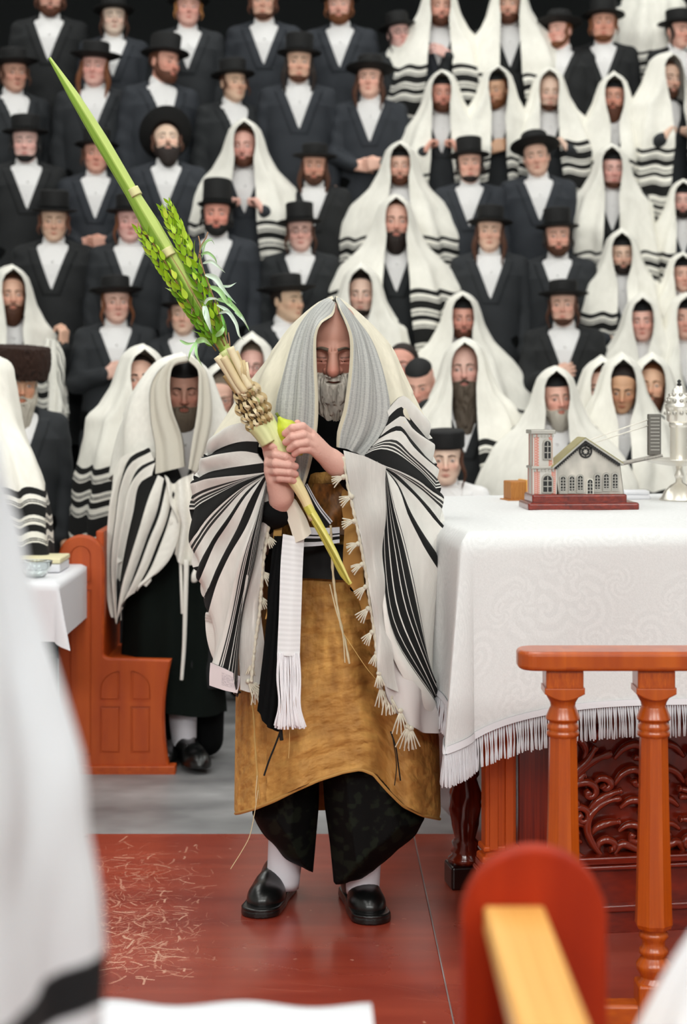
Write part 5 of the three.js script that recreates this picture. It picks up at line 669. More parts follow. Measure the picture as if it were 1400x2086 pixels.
  // back of the shawl
  add('shawl_back', [pts3([[372, 735], [376, 735], [382, 735]], () => zc - 0.16), pts3([[300, 850], [370, 850], [440, 850]], (x) => zc - 0.2), pts3([[240, 1000], [340, 1000], [456, 1000]], () => zc - 0.22), pts3([[232, 1230], [340, 1230], [440, 1130]], () => zc - 0.22)], plain, { nu: 20, nv: 30, fold: (u, v) => 0.02 * Math.sin(u * 16) });
  for (const [x, y, r] of [[374, 1538, 0.35], [318, 1530, 0.1]]) { const zz = CZ - CH * F / (y + 22 - HY); part('sock', local(tube([P(x - 2, 1452, zz - 0.07), P(x, 1490, zz - 0.06), P(x + 2, y, zz - 0.06)], (t) => 0.056 - 0.012 * t, 8, 14), g), M.sock, g); const q = shoeGeo.clone().scale(1.05, 1.05, 1.1).rotateY(r); const f = P(x + 6, 0, zz); part('shoe', local(q.translate(f.x + 0.02, 0, zz + 0.02), g), M.shoe, g); }
  part('trousers', trouserGeo, M.black, g);
  // long dark skirt of the coat
  const sk = sheet((u, v) => { const a = u * Math.PI * 2, t = v, cx = mix(346, 350, t), hw = mix(78, 108, Math.pow(t, 0.6)), x = cx + Math.sin(a) * hw * (1 + 0.03 * Math.sin(a * 9)), y = mix(1080, 1455, t) + 6 * Math.sin(a * 3); return P(x, y, zc + Math.cos(a) * mix(0.15, 0.2, t) * (1 + 0.06 * Math.sin(a * 9 + t * 2))); }, 72, 24, 0.006, null, true);
  part('coat_skirt', local(sk, g), phys({ color: 0x0d1411, roughness: 0.9, specularIntensity: 0.3 }), g);
}
// a shawled man very close at the left edge, seen from behind
{
  const gg = shawlGeo({ seed: 9, spread: 0.31, bottom: 0.7, open: 0.06 }), z = CZ - 1.34;
  const bandT = tex(64, 512, (u, v) => (v + u * 0.004 > 0.675 && v < 0.705 ? [16, 16, 20] : [232, 234, 240]));
  const o = thing('person', 'blurred person in a plain white shawl with a dark band, close at the left edge', 'person', V(-0.50, 0, z)); o.rotation.y = Math.PI * 0.93;
  const t = [paint(headNet('std').clone(), headColor(SKIN.fair)).applyMatrix4(headMatrix(0, 0, 0, 1)), ...torsoParts('down').map((k) => paint(k.clone(), () => SKIN.fair))]; part('body', mergeGeometries(t), skinMat, o); part('trousers', trouserGeo, M.black, o); part('hair', hairGeo.clone().applyMatrix4(headMatrix(0, 0, 0, 1)), hairMat('dark'), o);
  part('prayer_shawl', gg, std({ map: bandT, roughness: 0.95 }), o);
}
{ // lower right: edge of a draped white cloth on a stand
  const z = CZ - 1.5, s = F / 1.5, g = thing('draped_stand', 'blurred white cloth hanging from a low stand at the bottom right corner', 'stand', V((1400 - CX) / s - 0.02, 0, z)); const h = CH - (1900 - HY) / s;
  part('stand_post', box(0.024, h - 0.01, 0.024, 0.062, (h - 0.01) / 2, 0, 0.004), M.pewWood, g); 
  part('white_cover', sheet((u, v) => { const a = u * Math.PI * 2, t = v; const r = mix(0.022, 0.16, Math.pow(t, 0.8)) * (1 + 0.08 * Math.sin(a * 6 + t)); return V(0.062 + Math.sin(a) * r * 1.0, h + 0.012 - t * 0.32, Math.cos(a) * r); }, 60, 24, 0.004, null, true), M.whiteCloth, g);
}
// ------------------------------------------------------------------ the man with the palm frond
const man = thing('person', 'bowed grey-bearded man in striped prayer shawl and gold robe gripping a palm frond', 'person', V(-0.03, 0.012, -0.08));
{
  const g = man; g.updateMatrixWorld(true);
  const add = (name, rows, mat, o) => part(name, local(patch(rows, o), g), mat, g);
  const W = (geo) => local(geo, g);
  const SK = [0.56, 0.27, 0.20], SKH = [0.70, 0.40, 0.33];
  // --- body: bowed head, torso, arms, two modelled hands, legs
  const headAt = P(679, 722, 0.115), HMx = new THREE.Matrix4().makeTranslation(headAt.x, headAt.y, headAt.z).multiply(new THREE.Matrix4().makeRotationFromEuler(new THREE.Euler(0.30, -0.02, 0.0, 'YXZ'))).multiply(new THREE.Matrix4().makeTranslation(0, 0, -0.075));
  const hs = new THREE.Matrix4().makeScale(1.02, 1.02, 1.02); const HM = HMx.clone().multiply(hs);
  const head = paint(net(headF({ old: 1 }), [-0.1, -0.21, -0.12], [0.1, 0.13, 0.13], 0.0033), headColor(SK, { closed: 1 })).applyMatrix4(HM);
  const hand = (palm, fingers, fore, nails) => { const b = { palm: palm.map((p) => [P(...p[0]), P(...p[1]), p[2], p[3]]), fingers: fingers.map((ch) => { const o = []; for (let i = 0; i + 1 < ch.length; i++) o.push([P(...ch[i].slice(0, 3)), P(...ch[i + 1].slice(0, 3)), ch[i][3], ch[i + 1][3]]); return o; }) }, f0 = bonesF(b, [P(...fore[0]), P(...fore[1]), fore[2], fore[3]]);
    const f = (x, y, z) => f0(x, y, z) + (noise(x * 420, y * 420, z * 420) - 0.5) * 0.0007; const bb = boundsOf(b, 0.04); bb[0] = bb[0].map((v, i) => Math.min(v, P(...fore[1]).toArray()[i] - 0.02)); bb[1] = bb[1].map((v, i) => Math.max(v, P(...fore[1]).toArray()[i] + 0.02));
    const tips = b.fingers.map((c) => c[c.length - 1][1]), kn = b.fingers.flatMap((c) => c.slice(0, -1).map((k) => k[1]));
    return paint(net(f, bb[0], bb[1], 0.0027), (x, y, z) => { let t = 0; for (const p of tips) t = Math.max(t, Math.exp(-((x - p.x) ** 2 + (y - p.y) ** 2 + (z - p.z) ** 2) / 0.00016)); for (const p of kn) t = Math.max(t, 0.55 * Math.exp(-((x - p.x) ** 2 + (y - p.y) ** 2 + (z - p.z) ** 2) / 0.00012)); return [SKH[0] * (1 + 0.03 * t), SKH[1] * (1 - 0.2 * t), SKH[2] * (1 - 0.18 * t)]; }); };
  // right hand (left in the picture): fingers round the front of the shaft
  const RH = hand(
    [[[573, 1014, 0.255], [551, 925, 0.285], 0.021, 0.014], [[574, 1012, 0.262], [549, 944, 0.29], 0.022, 0.0145], [[576, 1012, 0.262], [551, 961, 0.285], 0.022, 0.0145], [[578, 1012, 0.26], [558, 978, 0.285], 0.022, 0.014], [[570, 1008, 0.25], [546, 918, 0.262], 0.02, 0.014], [[562, 990, 0.262], [580, 985, 0.265], 0.02, 0.018]],
    [[[550, 926, 0.288, 0.0125], [562, 926, 0.322, 0.0118], [582, 930, 0.332, 0.0108], [596, 934, 0.318, 0.0095]], [[549, 944, 0.292, 0.0125], [562, 944, 0.326, 0.0118], [588, 947, 0.334, 0.0108], [602, 950, 0.320, 0.0095]], [[551, 961, 0.288, 0.012], [564, 960, 0.322, 0.0113], [588, 962, 0.331, 0.0103], [602, 966, 0.317, 0.0092]], [[557, 977, 0.285, 0.011], [570, 974, 0.315, 0.0102], [588, 976, 0.323, 0.0094], [599, 980, 0.312, 0.0084]], [[548, 922, 0.266, 0.015], [543, 908, 0.285, 0.0132], [556, 908, 0.312, 0.0118], [571, 911, 0.312, 0.0102]]],
    [[573, 1006, 0.255], [566, 1045, 0.23], 0.026, 0.027]);
  // left hand (right in the picture): fingers closed over the citron
  const LH = hand(
    [[[681, 942, 0.268], [634, 884, 0.318], 0.02, 0.013], [[683, 946, 0.268], [636, 896, 0.324], 0.021, 0.0135], [[684, 948, 0.266], [640, 909, 0.322], 0.021, 0.0135], [[685, 950, 0.264], [645, 922, 0.314], 0.02, 0.013], [[678, 938, 0.258], [632, 890, 0.29], 0.018, 0.013]],
    [[[634, 884, 0.318, 0.0122], [616, 869, 0.342, 0.0115], [596, 872, 0.350, 0.0105], [581, 883, 0.338, 0.0092]], [[636, 896, 0.324, 0.0122], [617, 886, 0.348, 0.0115], [596, 890, 0.354, 0.0105], [582, 901, 0.341, 0.0093]], [[640, 909, 0.322, 0.0118], [622, 901, 0.346, 0.0111], [603, 905, 0.352, 0.0102], [590, 915, 0.340, 0.009]], [[645, 922, 0.314, 0.0108], [628, 915, 0.336, 0.01], [612, 917, 0.344, 0.0092], [600, 925, 0.334, 0.0083]], [[646, 912, 0.286, 0.0145], [632, 900, 0.270, 0.0128], [616, 880, 0.268, 0.0112], [606, 862, 0.275, 0.0095]]],
    [[679, 938, 0.27], [716, 968, 0.235], 0.024, 0.028]);
  const sh = [P(585, 905, -0.04), P(775, 905, -0.04)], el = [P(500, 1075, 0.05), P(815, 1065, 0.05)], wr = [P(566, 1040, 0.235), P(714, 966, 0.235)], nk = V(0, -0.1, -0.02).applyMatrix4(HM), hip = P(680, 1180, -0.04), th = P(680, 900, -0.06);
  const torso = net((x, y, z) => { let d = smin(ell(x, y, z, th.x, th.y - 0.02, th.z, 0.17, 0.2, 0.11), ell(x, y, z, hip.x, hip.y, hip.z, 0.16, 0.24, 0.12), 0.08); d = smin(d, capV(x, y, z, nk, th, 0.055, 0.07), 0.05); for (let i = 0; i < 2; i++) { d = smin(d, capV(x, y, z, sh[i], el[i], 0.052, 0.042), 0.05); d = smin(d, capV(x, y, z, el[i], wr[i], 0.042, 0.028), 0.02); const a = P(i ? 745 : 590, 1300, -0.05), k = i ? P(742, 1560, 0.0) : P(584, 1560, -0.1), f = i ? P(739, 1815, -0.04) : P(576, 1800, -0.12); d = smin(d, capV(x, y, z, a, k, 0.085, 0.05), 0.05); d = smin(d, capV(x, y, z, k, f, 0.044, 0.028), 0.01); } return d; }, [-0.42, 0.02, -0.3], [0.36, 1.5, 0.34], 0.016);
  part('body', mergeGeometries([head, paint(torso, () => SK), RH, LH]).applyMatrix4(g.matrixWorld.clone().invert()), skinMat, g);
  const onHead = (name, geo, mat) => part(name, W(geo.clone().applyMatrix4(HM)), mat, g);
  const greyHair = std({ color: 0x6a5a4c, roughness: 0.75 }), beardHair = std({ map: tex(64, 64, (u, v) => 150 + 70 * noise(u * 40, v * 6)), color: 0xd8d0c4, roughness: 0.8 });
  
  // beard: full grey beard with moustache, and a sheaf of locks over it
  const bf = (X, y, z) => { const x = Math.abs(X); let d = hf0(X, y, z) - 0.013 * (0.7 + 0.7 * sstep(-0.04, -0.09, y)); d = Math.max(d, y - mix(-0.05, 0.0, sstep(0.05, 0.005, z)), -0.14 - y, -z); d = smin(d, ell(x, y, z, 0, -0.125, 0.058, 0.052, 0.055, 0.038), 0.03); d = smin(d, ell(x, y, z, 0.004, -0.185, 0.052, 0.04, 0.06, 0.03), 0.03); d += (fbm(X * 170, y * 34, z * 170, 3) - 0.5) * 0.013; d = smax(d, -ell(x, y, z, 0, -0.0695, 0.095, 0.020, 0.0042, 0.04), 0.003); const m = cap(x, y, z, 0.004, -0.0525, 0.0985, 0.042, -0.072, 0.078, 0.0085, 0.0065) + (fbm(X * 260, y * 160, z * 90, 2) - 0.5) * 0.005; return Math.min(d, m); };
  const bg = net(bf, [-0.1, -0.27, -0.03], [0.1, 0.03, 0.135], 0.0036); const bp = bg.attributes.position; paint(bg, (x, y, z) => { const n = fbm(x * 160, y * 30, z * 120, 3), w = 0.32 + 0.42 * n + 0.16 * Math.exp(-(((y + 0.06) / 0.02) ** 2)) + 0.1 * sstep(-0.09, -0.13, y) - 0.2 * sstep(-0.17, -0.24, y); return [w * 1.04, w * 0.95, w * 0.83]; });
  onHead('beard', bg, std({ vertexColors: true, roughness: 0.85 }));
  const bl = []; const br = rngOf(5); for (let i = 0; i < 60; i++) { const a = (br() - 0.5) * 2, y = -0.09 - br() * 0.085, x = a * 0.042 * (y < -0.13 ? 0.7 : 1), z = 0.088 - a * a * 0.018 - (-0.085 - y) * 0.12; const L = 0.045 + br() * 0.045; bl.push(tube([V(x, y, z), V(x * 1.05 + (br() - 0.5) * 0.008, y - L * 0.5, z + 0.006), V(x * 0.8 + (br() - 0.5) * 0.012, y - L, z - 0.012)], (t) => 0.0042 * (1 - t * 0.8), 8, 5)); }
  const locks = part('beard_strands', W(join(bl).applyMatrix4(HM)), std({ color: 0xb9b1a2, roughness: 0.85 }), g); locks.userData.kind = 'stuff';
  onHead('eyebrow', join([tube([V(-0.012, 0.017, 0.0925), V(-0.03, 0.021, 0.0865), V(-0.048, 0.013, 0.07)], (t) => 0.0054 * (1 - 0.5 * t), 10, 6, 0.9)]), greyHair); onHead('eyebrow', join([tube([V(0.012, 0.017, 0.0925), V(0.03, 0.021, 0.0865), V(0.048, 0.013, 0.07)], (t) => 0.0042 * (1 - 0.5 * t), 10, 6, 0.8)]), greyHair);
  // --- black under-coat: torso and sleeves
  const coat = net((x, y, z) => { let d = smin(ell(x, y, z, th.x, th.y - 0.02, th.z, 0.19, 0.23, 0.135), ell(x, y, z, hip.x, hip.y, hip.z, 0.175, 0.26, 0.14), 0.08); d = smin(d, capV(x, y, z, nk.clone().add(V(0, -0.05, 0)), th, 0.066, 0.1), 0.05); for (let i = 0; i < 2; i++) { d = smin(d, capV(x, y, z, sh[i], el[i], 0.068, 0.06), 0.05); d = smin(d, capV(x, y, z, el[i], wr[i].clone().lerp(el[i], 0.05), 0.06, 0.042), 0.03); } return d + 0.004 * Math.sin(y * 60 + x * 30); }, [-0.44, 0.6, -0.3], [0.38, 1.5, 0.34], 0.011);
  part('black_coat', W(coat), M.black, g);
  // --- gold robe: a bell open at the bottom, hem lifted in an arch at the front
  const Lx = lut([[960, 590], [1080, 560], [1180, 538], [1350, 500], [1420, 482], [1660, 479]]), Rx = lut([[960, 775], [1180, 800], [1350, 850], [1500, 893], [1670, 897]]), hem = lut([[470, 1658], [485, 1658], [520, 1648], [560, 1632], [600, 1612], [650, 1590], [700, 1574], [735, 1568], [760, 1578], [790, 1612], [820, 1642], [860, 1662], [900, 1670]]), Dz = lut([[960, 0.125], [1180, 0.165], [1400, 0.2], [1670, 0.235]]);
  const zR = -0.06;
  const robe = sheet((u, v) => { const a = u * Math.PI * 2 - Math.PI; let y = mix(960, 1600, v), s = Math.sin(a), c = Math.cos(a), x = mix(Lx(y), Rx(y), (s + 1) / 2); const hy = c > 0 ? mix(1650, hem(x), sstep(0, 0.25, c)) : 1650; y = mix(960, hy, v); const l = Lx(y), r = Rx(y), e = Math.sign(s) * Math.pow(Math.abs(s), 0.9); x = mix(l, r, (e + 1) / 2);
    const rip = sstep(0.25, 1, v) * (0.016 * Math.sin(a * 11 + Math.sin(v * 5) * 0.8) + 0.012 * Math.sin(a * 5 + v * 3)) + 0.02 * sstep(0.4, 1, v) * Math.exp(-(((x - 790) / 16) ** 2)) * -1, wr2 = 0.009 * (fbm(x * 0.028, y * 0.055, 4, 3) - 0.5) * 2; const z = zR + c * (Dz(y) + rip) + wr2 * c; return P(x, y, z); }, 140, 90, 0.005, (u, v) => [u * 2.6, v], true);
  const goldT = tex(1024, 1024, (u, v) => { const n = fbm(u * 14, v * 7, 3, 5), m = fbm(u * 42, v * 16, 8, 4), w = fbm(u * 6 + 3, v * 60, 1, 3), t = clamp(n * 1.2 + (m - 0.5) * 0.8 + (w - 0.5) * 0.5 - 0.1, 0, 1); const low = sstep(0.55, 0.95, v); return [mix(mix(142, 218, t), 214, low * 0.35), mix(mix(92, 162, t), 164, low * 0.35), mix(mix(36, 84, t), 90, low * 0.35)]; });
  const goldB = tex(512, 512, (u, v) => 255 * fbm(u * 22, v * 46, 2, 4), { srgb: false });
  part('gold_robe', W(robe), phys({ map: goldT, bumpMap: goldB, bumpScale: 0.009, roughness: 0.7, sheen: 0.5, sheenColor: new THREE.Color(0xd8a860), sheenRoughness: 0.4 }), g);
  const hemP = []; for (let i = 0; i <= 40; i++) { const x = mix(480, 896, i / 40), s = (x - 688) / 209, a = Math.asin(clamp(s, -0.999, 0.999)); hemP.push(P(x, hem(x) - 1, zR + Math.cos(a) * 0.24 + 0.004)); }
  const gold2 = phys({ color: 0xb98a48, roughness: 0.7, sheen: 0.4, sheenColor: new THREE.Color(0xd8a860) });
  part('robe_hem', W(tube(hemP, 0.0045, 80, 6)), gold2, g);
  // robe front edges: strips beside the sash and behind the tassels
  add('robe_edge', [pts3([[562, 1010], [560, 1060], [556, 1130], [550, 1200], [541, 1262]], () => 0.2), pts3([[578, 1008], [576, 1060], [573, 1130], [567, 1200], [556, 1255]], () => 0.205)], gold2, { nu: 30, nv: 8, thick: 0.008, fold: (u, v) => 0.004 * Math.sin(u * 25) });
  add('robe_edge', [pts3([[700, 1000], [700, 1060], [702, 1130], [706, 1180], [730, 1220], [750, 1260]], () => 0.205), pts3([[722, 990], [732, 1060], [738, 1130], [742, 1180], [752, 1220], [758, 1260]], () => 0.225)], gold2, { nu: 30, nv: 10, thick: 0.008, fold: (u, v) => 0.006 * Math.sin(u * 14 + v * 3) });
  add('brocade_chest', [pts3([[640, 985], [634, 1020], [640, 1060], [650, 1090]], () => 0.13), pts3([[672, 985], [672, 1020], [672, 1060], [674, 1090]], () => 0.15), pts3([[704, 990], [706, 1020], [706, 1060], [706, 1090]], () => 0.14)], phys({ map: tex(256, 256, (u, v) => { const n = fbm(u * 9, v * 12, 6, 4); return [70 + n * 110, 44 + n * 70, 16 + n * 30]; }), roughness: 0.55 }), { nu: 20, nv: 16, thick: 0.006, fold: (u, v) => 0.008 * Math.sin(u * 8 + v * 5) });
  // black belt, striped undershirt band, cream flap
  const ring = (y0, y1, k, name, mat) => part(name, W(sheet((u, v) => { const a = u * Math.PI * 2 - Math.PI, y = mix(y0, y1, v), s = Math.sin(a); return P(mix(Lx(y), Rx(y), (s + 1) / 2), y + 2 * Math.sin(a * 4), zR + Math.cos(a) * (Dz(y) + k)); }, 60, 6, 0.008, null, true)), mat, g);
  ring(1108, 1180, 0.022, 'black_belt', std({ color: 0x08080a, roughness: 0.8 }));
  add('striped_vest', [pts3([[618, 1072], [650, 1076], [692, 1074]], () => 0.17), pts3([[618, 1114], [650, 1112], [692, 1106]], () => 0.185)], std({ map: rowTex(5, [[1.6, 1.9], [2.3, 3.0]], [], 4, [232, 232, 238]), roughness: 0.95 }), { nu: 20, nv: 12 });
  add('striped_vest', [pts3([[626, 985], [652, 1030], [678, 1062]], () => 0.165), pts3([[606, 1000], [630, 1050], [652, 1090]], () => 0.17)], std({ map: rowTex(5, [[1.0, 3.3]], [[0.5, 0.12], [3.6, 0.1]], 4, [232, 232, 238]), roughness: 0.95 }), { nu: 20, nv: 12 });
  add('shawl_flap', [pts3([[574, 1030], [588, 1062], [602, 1106]], () => 0.245), pts3([[590, 1012], [610, 1056], [620, 1098]], () => 0.26), pts3([[602, 1020], [624, 1058], [634, 1086]], () => 0.25)], std({ color: 0xece4d4, roughness: 0.95 }), { nu: 20, nv: 20, thick: 0.006 });
  // white knitted sash with a long fringe
  const knit = std({ map: tex(128, 512, (u, v) => { const k = Math.sin(u * 150) * 6 + Math.sin(v * 420) * (v > 0.5 ? 14 : 5); return [236 + k, 236 + k, 238 + k]; }), roughness: 0.95 });
  add('sash', [pts3([[578, 1088], [573, 1150], [570, 1240], [566, 1335]], () => 0.235), pts3([[598, 1092], [596, 1150], [593, 1240], [588, 1336]], () => 0.246), pts3([[619, 1096], [616, 1150], [613, 1240], [610, 1335]], () => 0.236)], knit, { nu: 40, nv: 12, thick: 0.008 });
  const sf = [], r5 = rngOf(21); for (let i = 0; i < 46; i++) { const t = i / 45, x0 = mix(566, 610, t), x1 = mix(562, 624, t) + (r5() - 0.5) * 6, yb = 1476 + r5() * 10, z = 0.245 + (r5() - 0.5) * 0.012; sf.push(tube([P(x0, 1330, z - 0.004), P(mix(x0, x1, 0.3) + (r5() - 0.5) * 4, 1380, z), P(mix(x0, x1, 0.55) - (t - 0.5) * 10 + (r5() - 0.5) * 3, 1440, z + 0.004), P(x1, yb, z)], (t) => 0.0016 + 0.0016 * sstep(0.7, 1, t), 14, 5)); }
  part('sash_fringe', W(join(sf)), std({ color: 0xf2f0f4, roughness: 0.95 }), g).userData.kind = 'stuff';
  // ragged black end of the gartel, cords and threads
  add('black_sash_end', [pts3([[562, 1092], [548, 1200], [540, 1300], [532, 1390], [526, 1448]], () => 0.215), pts3([[572, 1092], [562, 1200], [558, 1300], [552, 1400], [545, 1480]], () => 0.228), pts3([[580, 1092], [574, 1200], [572, 1300], [573, 1400], [566, 1490]], () => 0.222)], M.black, { nu: 40, nv: 14, thick: 0.006, fold: (u, v) => 0.004 * Math.sin(v * 20 + u * 8) });
  const cord = (name, a, r, col, label) => part(name, W(tube(a.map((p) => P(...p)), r, 30, 6)), std({ color: col, roughness: 0.9 }), g, label);
  cord('black_cord', [[572, 1488, 0.22], [560, 1520, 0.225], [548, 1550, 0.225], [538, 1580, 0.225]], 0.0028, 0x0c0a0a); cord('black_cord', [[572, 1486, 0.222], [573, 1500, 0.226], [574, 1508, 0.226]], 0.005, 0x0c0a0a);
  cord('black_cord', [[796, 1490, 0.2], [806, 1520, 0.2], [812, 1560, 0.195], [816, 1590, 0.19]], 0.0022, 0x14100c); cord('black_cord', [[800, 1500, 0.2], [808, 1560, 0.19], [804, 1600, 0.19]], 0.0015, 0x2a2014);
  cord('knotted_thread', [[674, 1070, 0.2], [676, 1130, 0.205], [682, 1200, 0.205], [694, 1270, 0.2], [704, 1310, 0.2], [712, 1352, 0.2]], (t) => 0.0034 + 0.0009 * Math.sin(t * 130), 0xd8c8a4); cord('knotted_thread', [[672, 1190, 0.205], [684, 1240, 0.205], [698, 1290, 0.205], [703, 1350, 0.205]], 0.0018, 0xd8c8a4);
  cord('thin_thread', [[700, 1290, 0.21], [726, 1330, 0.215], [748, 1362, 0.215], [770, 1388, 0.21]], 0.0011, 0xd0a868); cord('thin_thread', [[590, 1484, 0.21], [590, 1510, 0.212], [588, 1545, 0.212]], 0.0011, 0xd0a868);
  cord('knotted_thread', [[508, 1404, 0.12], [516, 1450, 0.13], [520, 1520, 0.135], [526, 1600, 0.14], [528, 1628, 0.14]], (t) => 0.003 + 0.0008 * Math.sin(t * 150), 0xc09a5c); cord('thin_thread', [[526, 1610, 0.145], [518, 1660, 0.15], [508, 1705, 0.15], [492, 1735, 0.15], [470, 1770, 0.15]], 0.0012, 0xd8c49c); cord('thin_thread', [[524, 1580, 0.145], [521, 1620, 0.15], [522, 1640, 0.15]], 0.0012, 0xd8c49c);
  // --- black brocade breeches with swinging legs
  const leg = (poly, zc, d, mat) => { const n = poly.length, pp = poly.map(([x, y]) => P(x, y, zc)); const f = (x, y, z) => { let d2 = 1e9, s = 1; for (let i = 0, j = n - 1; i < n; j = i++) { const ex = pp[j].x - pp[i].x, ey = pp[j].y - pp[i].y, wx = x - pp[i].x, wy = y - pp[i].y, t = clamp((wx * ex + wy * ey) / (ex * ex + ey * ey), 0, 1), bx = wx - ex * t, by = wy - ey * t; d2 = Math.min(d2, bx * bx + by * by); const a = y >= pp[i].y, b = y < pp[j].y, c = ex * wy > ey * wx; if ((a && b && c) || (!a && !b && !c)) s = -s; } const q = s * Math.sqrt(d2), r = 0.05, qx = Math.max(q + r * 0.2, 0), w = Math.abs(z - zc) - d * clamp(Math.sqrt(clamp(-q / 0.07, 0, 1)), 0.25, 1); return smax(q, w, 0.02) + 0.002 * Math.sin(x * 90); }; const b = new THREE.Box3().setFromPoints(pp); return net(f, [b.min.x - 0.03, b.min.y - 0.03, zc - d - 0.04], [b.max.x + 0.03, b.max.y + 0.03, zc + d + 0.04], 0.0075); };
  const broc = tex(256, 256, (u, v) => { const n = fbm(u * 16, v * 16, 5, 3), t = sstep(0.5, 0.62, n); return [9 + t * 16, 10 + t * 20, 10 + t * 12]; }); const uvXY = (geo) => { const p = geo.attributes.position, u = geo.attributes.uv; for (let i = 0; i < p.count; i++) u.setXY(i, p.getX(i) * 3, p.getY(i) * 3); return geo; };
  const brocM = phys({ map: broc, roughness: 0.75, specularIntensity: 0.3 });
  part('breeches_leg', W(uvXY(leg([[560, 1500], [652, 1500], [650, 1640], [644, 1700], [637, 1773], [608, 1762], [578, 1742], [545, 1706], [524, 1676], [512, 1654]], -0.09, 0.13))), brocM, g); part('breeches_leg', W(uvXY(leg([[652, 1500], [800, 1500], [868, 1662], [848, 1694], [820, 1722], [790, 1744], [764, 1770], [735, 1786], [706, 1796], [681, 1796], [672, 1716], [660, 1640]], -0.03, 0.15))), brocM, g);
  // socks and shoes
  for (const [a, b, r0, r1] of [[P(590, 1640, -0.12), P(576, 1806, -0.13), 0.056, 0.046], [P(742, 1640, -0.03), P(739, 1818, -0.05), 0.056, 0.046]]) part('sock', W(tube([a, a.clone().lerp(b, 0.5), b], (t) => mix(r0, r1, t), 12, 18)), M.sock, g);
  const shoe = shoeGeo;
  const sole = net((x, y, z) => { const w = 0.047 + 0.008 * sstep(-0.02, 0.08, z); const d = Math.hypot(Math.max(0, Math.abs(z - 0.012) - 0.118), x) - w; return smax(Math.max(d, -y), y - 0.026, 0.006) + (Math.abs(y - 0.018) < 0.002 ? 0.0012 : 0); }, [-0.075, -0.005, -0.18], [0.075, 0.04, 0.2], 0.0045);
  for (const [px, z, ry] of [[555, -0.135, -0.2], [737, -0.075, 0.18]]) { const q = new THREE.Matrix4().makeTranslation((px - CX) / F * (CZ - z), 0.003, z).multiply(new THREE.Matrix4().makeRotationY(ry)); const s = new THREE.Group(); s.name = 'shoe'; g.add(s); part('upper', W(shoe.clone().applyMatrix4(q)), M.shoe, s); part('sole', W(sole.clone().applyMatrix4(q)), M.shoe, s); }
  // --- the prayer shawl
  const S = new THREE.Group(); S.name = 'prayer_shawl'; g.add(S);
  const panel = (name, rows, mat, o) => part(name, W(patch(rows, o)), mat, S);
  const cream = [240, 232, 212], white = [243, 240, 234];
  const wool = (list, R, lines, b = white) => std({ map: rowTex(R, list, lines, 6, b), bumpMap: clothBump, bumpScale: 0.0006, roughness: 0.97 });
  const liningT = tex(512, 1024, (u, v) => { const e = v < 0.085; if (e) return [238, 228, 204]; const k = 0.5 + 0.5 * Math.sin(v * 62), m = Math.sin(u * 900) > 0.2 ? 1 : 0, n = noise(u * 300, v * 90), h = 0.5 + 0.5 * Math.sin(v * 260), s = clamp((k > 0.72 ? 0.6 : 0.2) * (0.45 + 0.55 * m) + n * 0.28 + h * 0.08, 0, 1); return [mix(236, 160, s), mix(235, 160, s), mix(230, 160, s)]; });
  const lining = std({ map: liningT, bumpMap: clothBump, bumpScale: 0.0008, roughness: 0.97 });
  const plainW = wool([], 5, [], cream);
  // hood lining bands beside the face
  panel('hood_lining', [pts3([[683, 622, 0.09], [676, 646, 0.155], [656, 658, 0.185], [645, 680, 0.2], [643, 740, 0.215], [646, 811, 0.22], [644, 873, 0.22], [632, 940, 0.215], [618, 990, 0.21]]), pts3([[672, 610, 0.08], [655, 622, 0.135], [636, 650, 0.175], [622, 690, 0.2], [612, 750, 0.222], [608, 815, 0.232], [604, 875, 0.23], [604, 935, 0.222], [608, 982, 0.21]]), pts3([[662, 611, 0.07], [634, 634, 0.11], [608, 668, 0.145], [590, 712, 0.17], [574, 768, 0.19], [562, 818, 0.2], [560, 860, 0.2], [578, 920, 0.2], [600, 975, 0.2]])], lining, { nu: 70, nv: 36, thick: 0.007, fold: (u, v) => 0.006 * Math.sin(v * 17 + 0.6) * sstep(0.1, 0.5, u) });
  panel('hood_lining', [pts3([[684, 610, 0.085], [692, 634, 0.14], [703, 658, 0.18], [713, 690, 0.2], [714, 740, 0.212], [709, 790, 0.218], [702, 835, 0.218], [689, 880, 0.215], [688, 910, 0.212]]), pts3([[688, 608, 0.08], [710, 638, 0.125], [728, 670, 0.165], [740, 710, 0.19], [748, 760, 0.21], [748, 810, 0.22], [744, 850, 0.22], [732, 890, 0.218], [716, 918, 0.214]]), pts3([[692, 611, 0.07], [724, 650, 0.1], [752, 690, 0.135], [770, 735, 0.16], [784, 785, 0.178], [792, 835, 0.188], [788, 868, 0.192], [768, 905, 0.2], [742, 930, 0.205]])], lining, { nu: 70, nv: 36, thick: 0.007, fold: (u, v) => 0.006 * Math.sin(v * 15 + 0.2) * sstep(0.1, 0.5, u) });
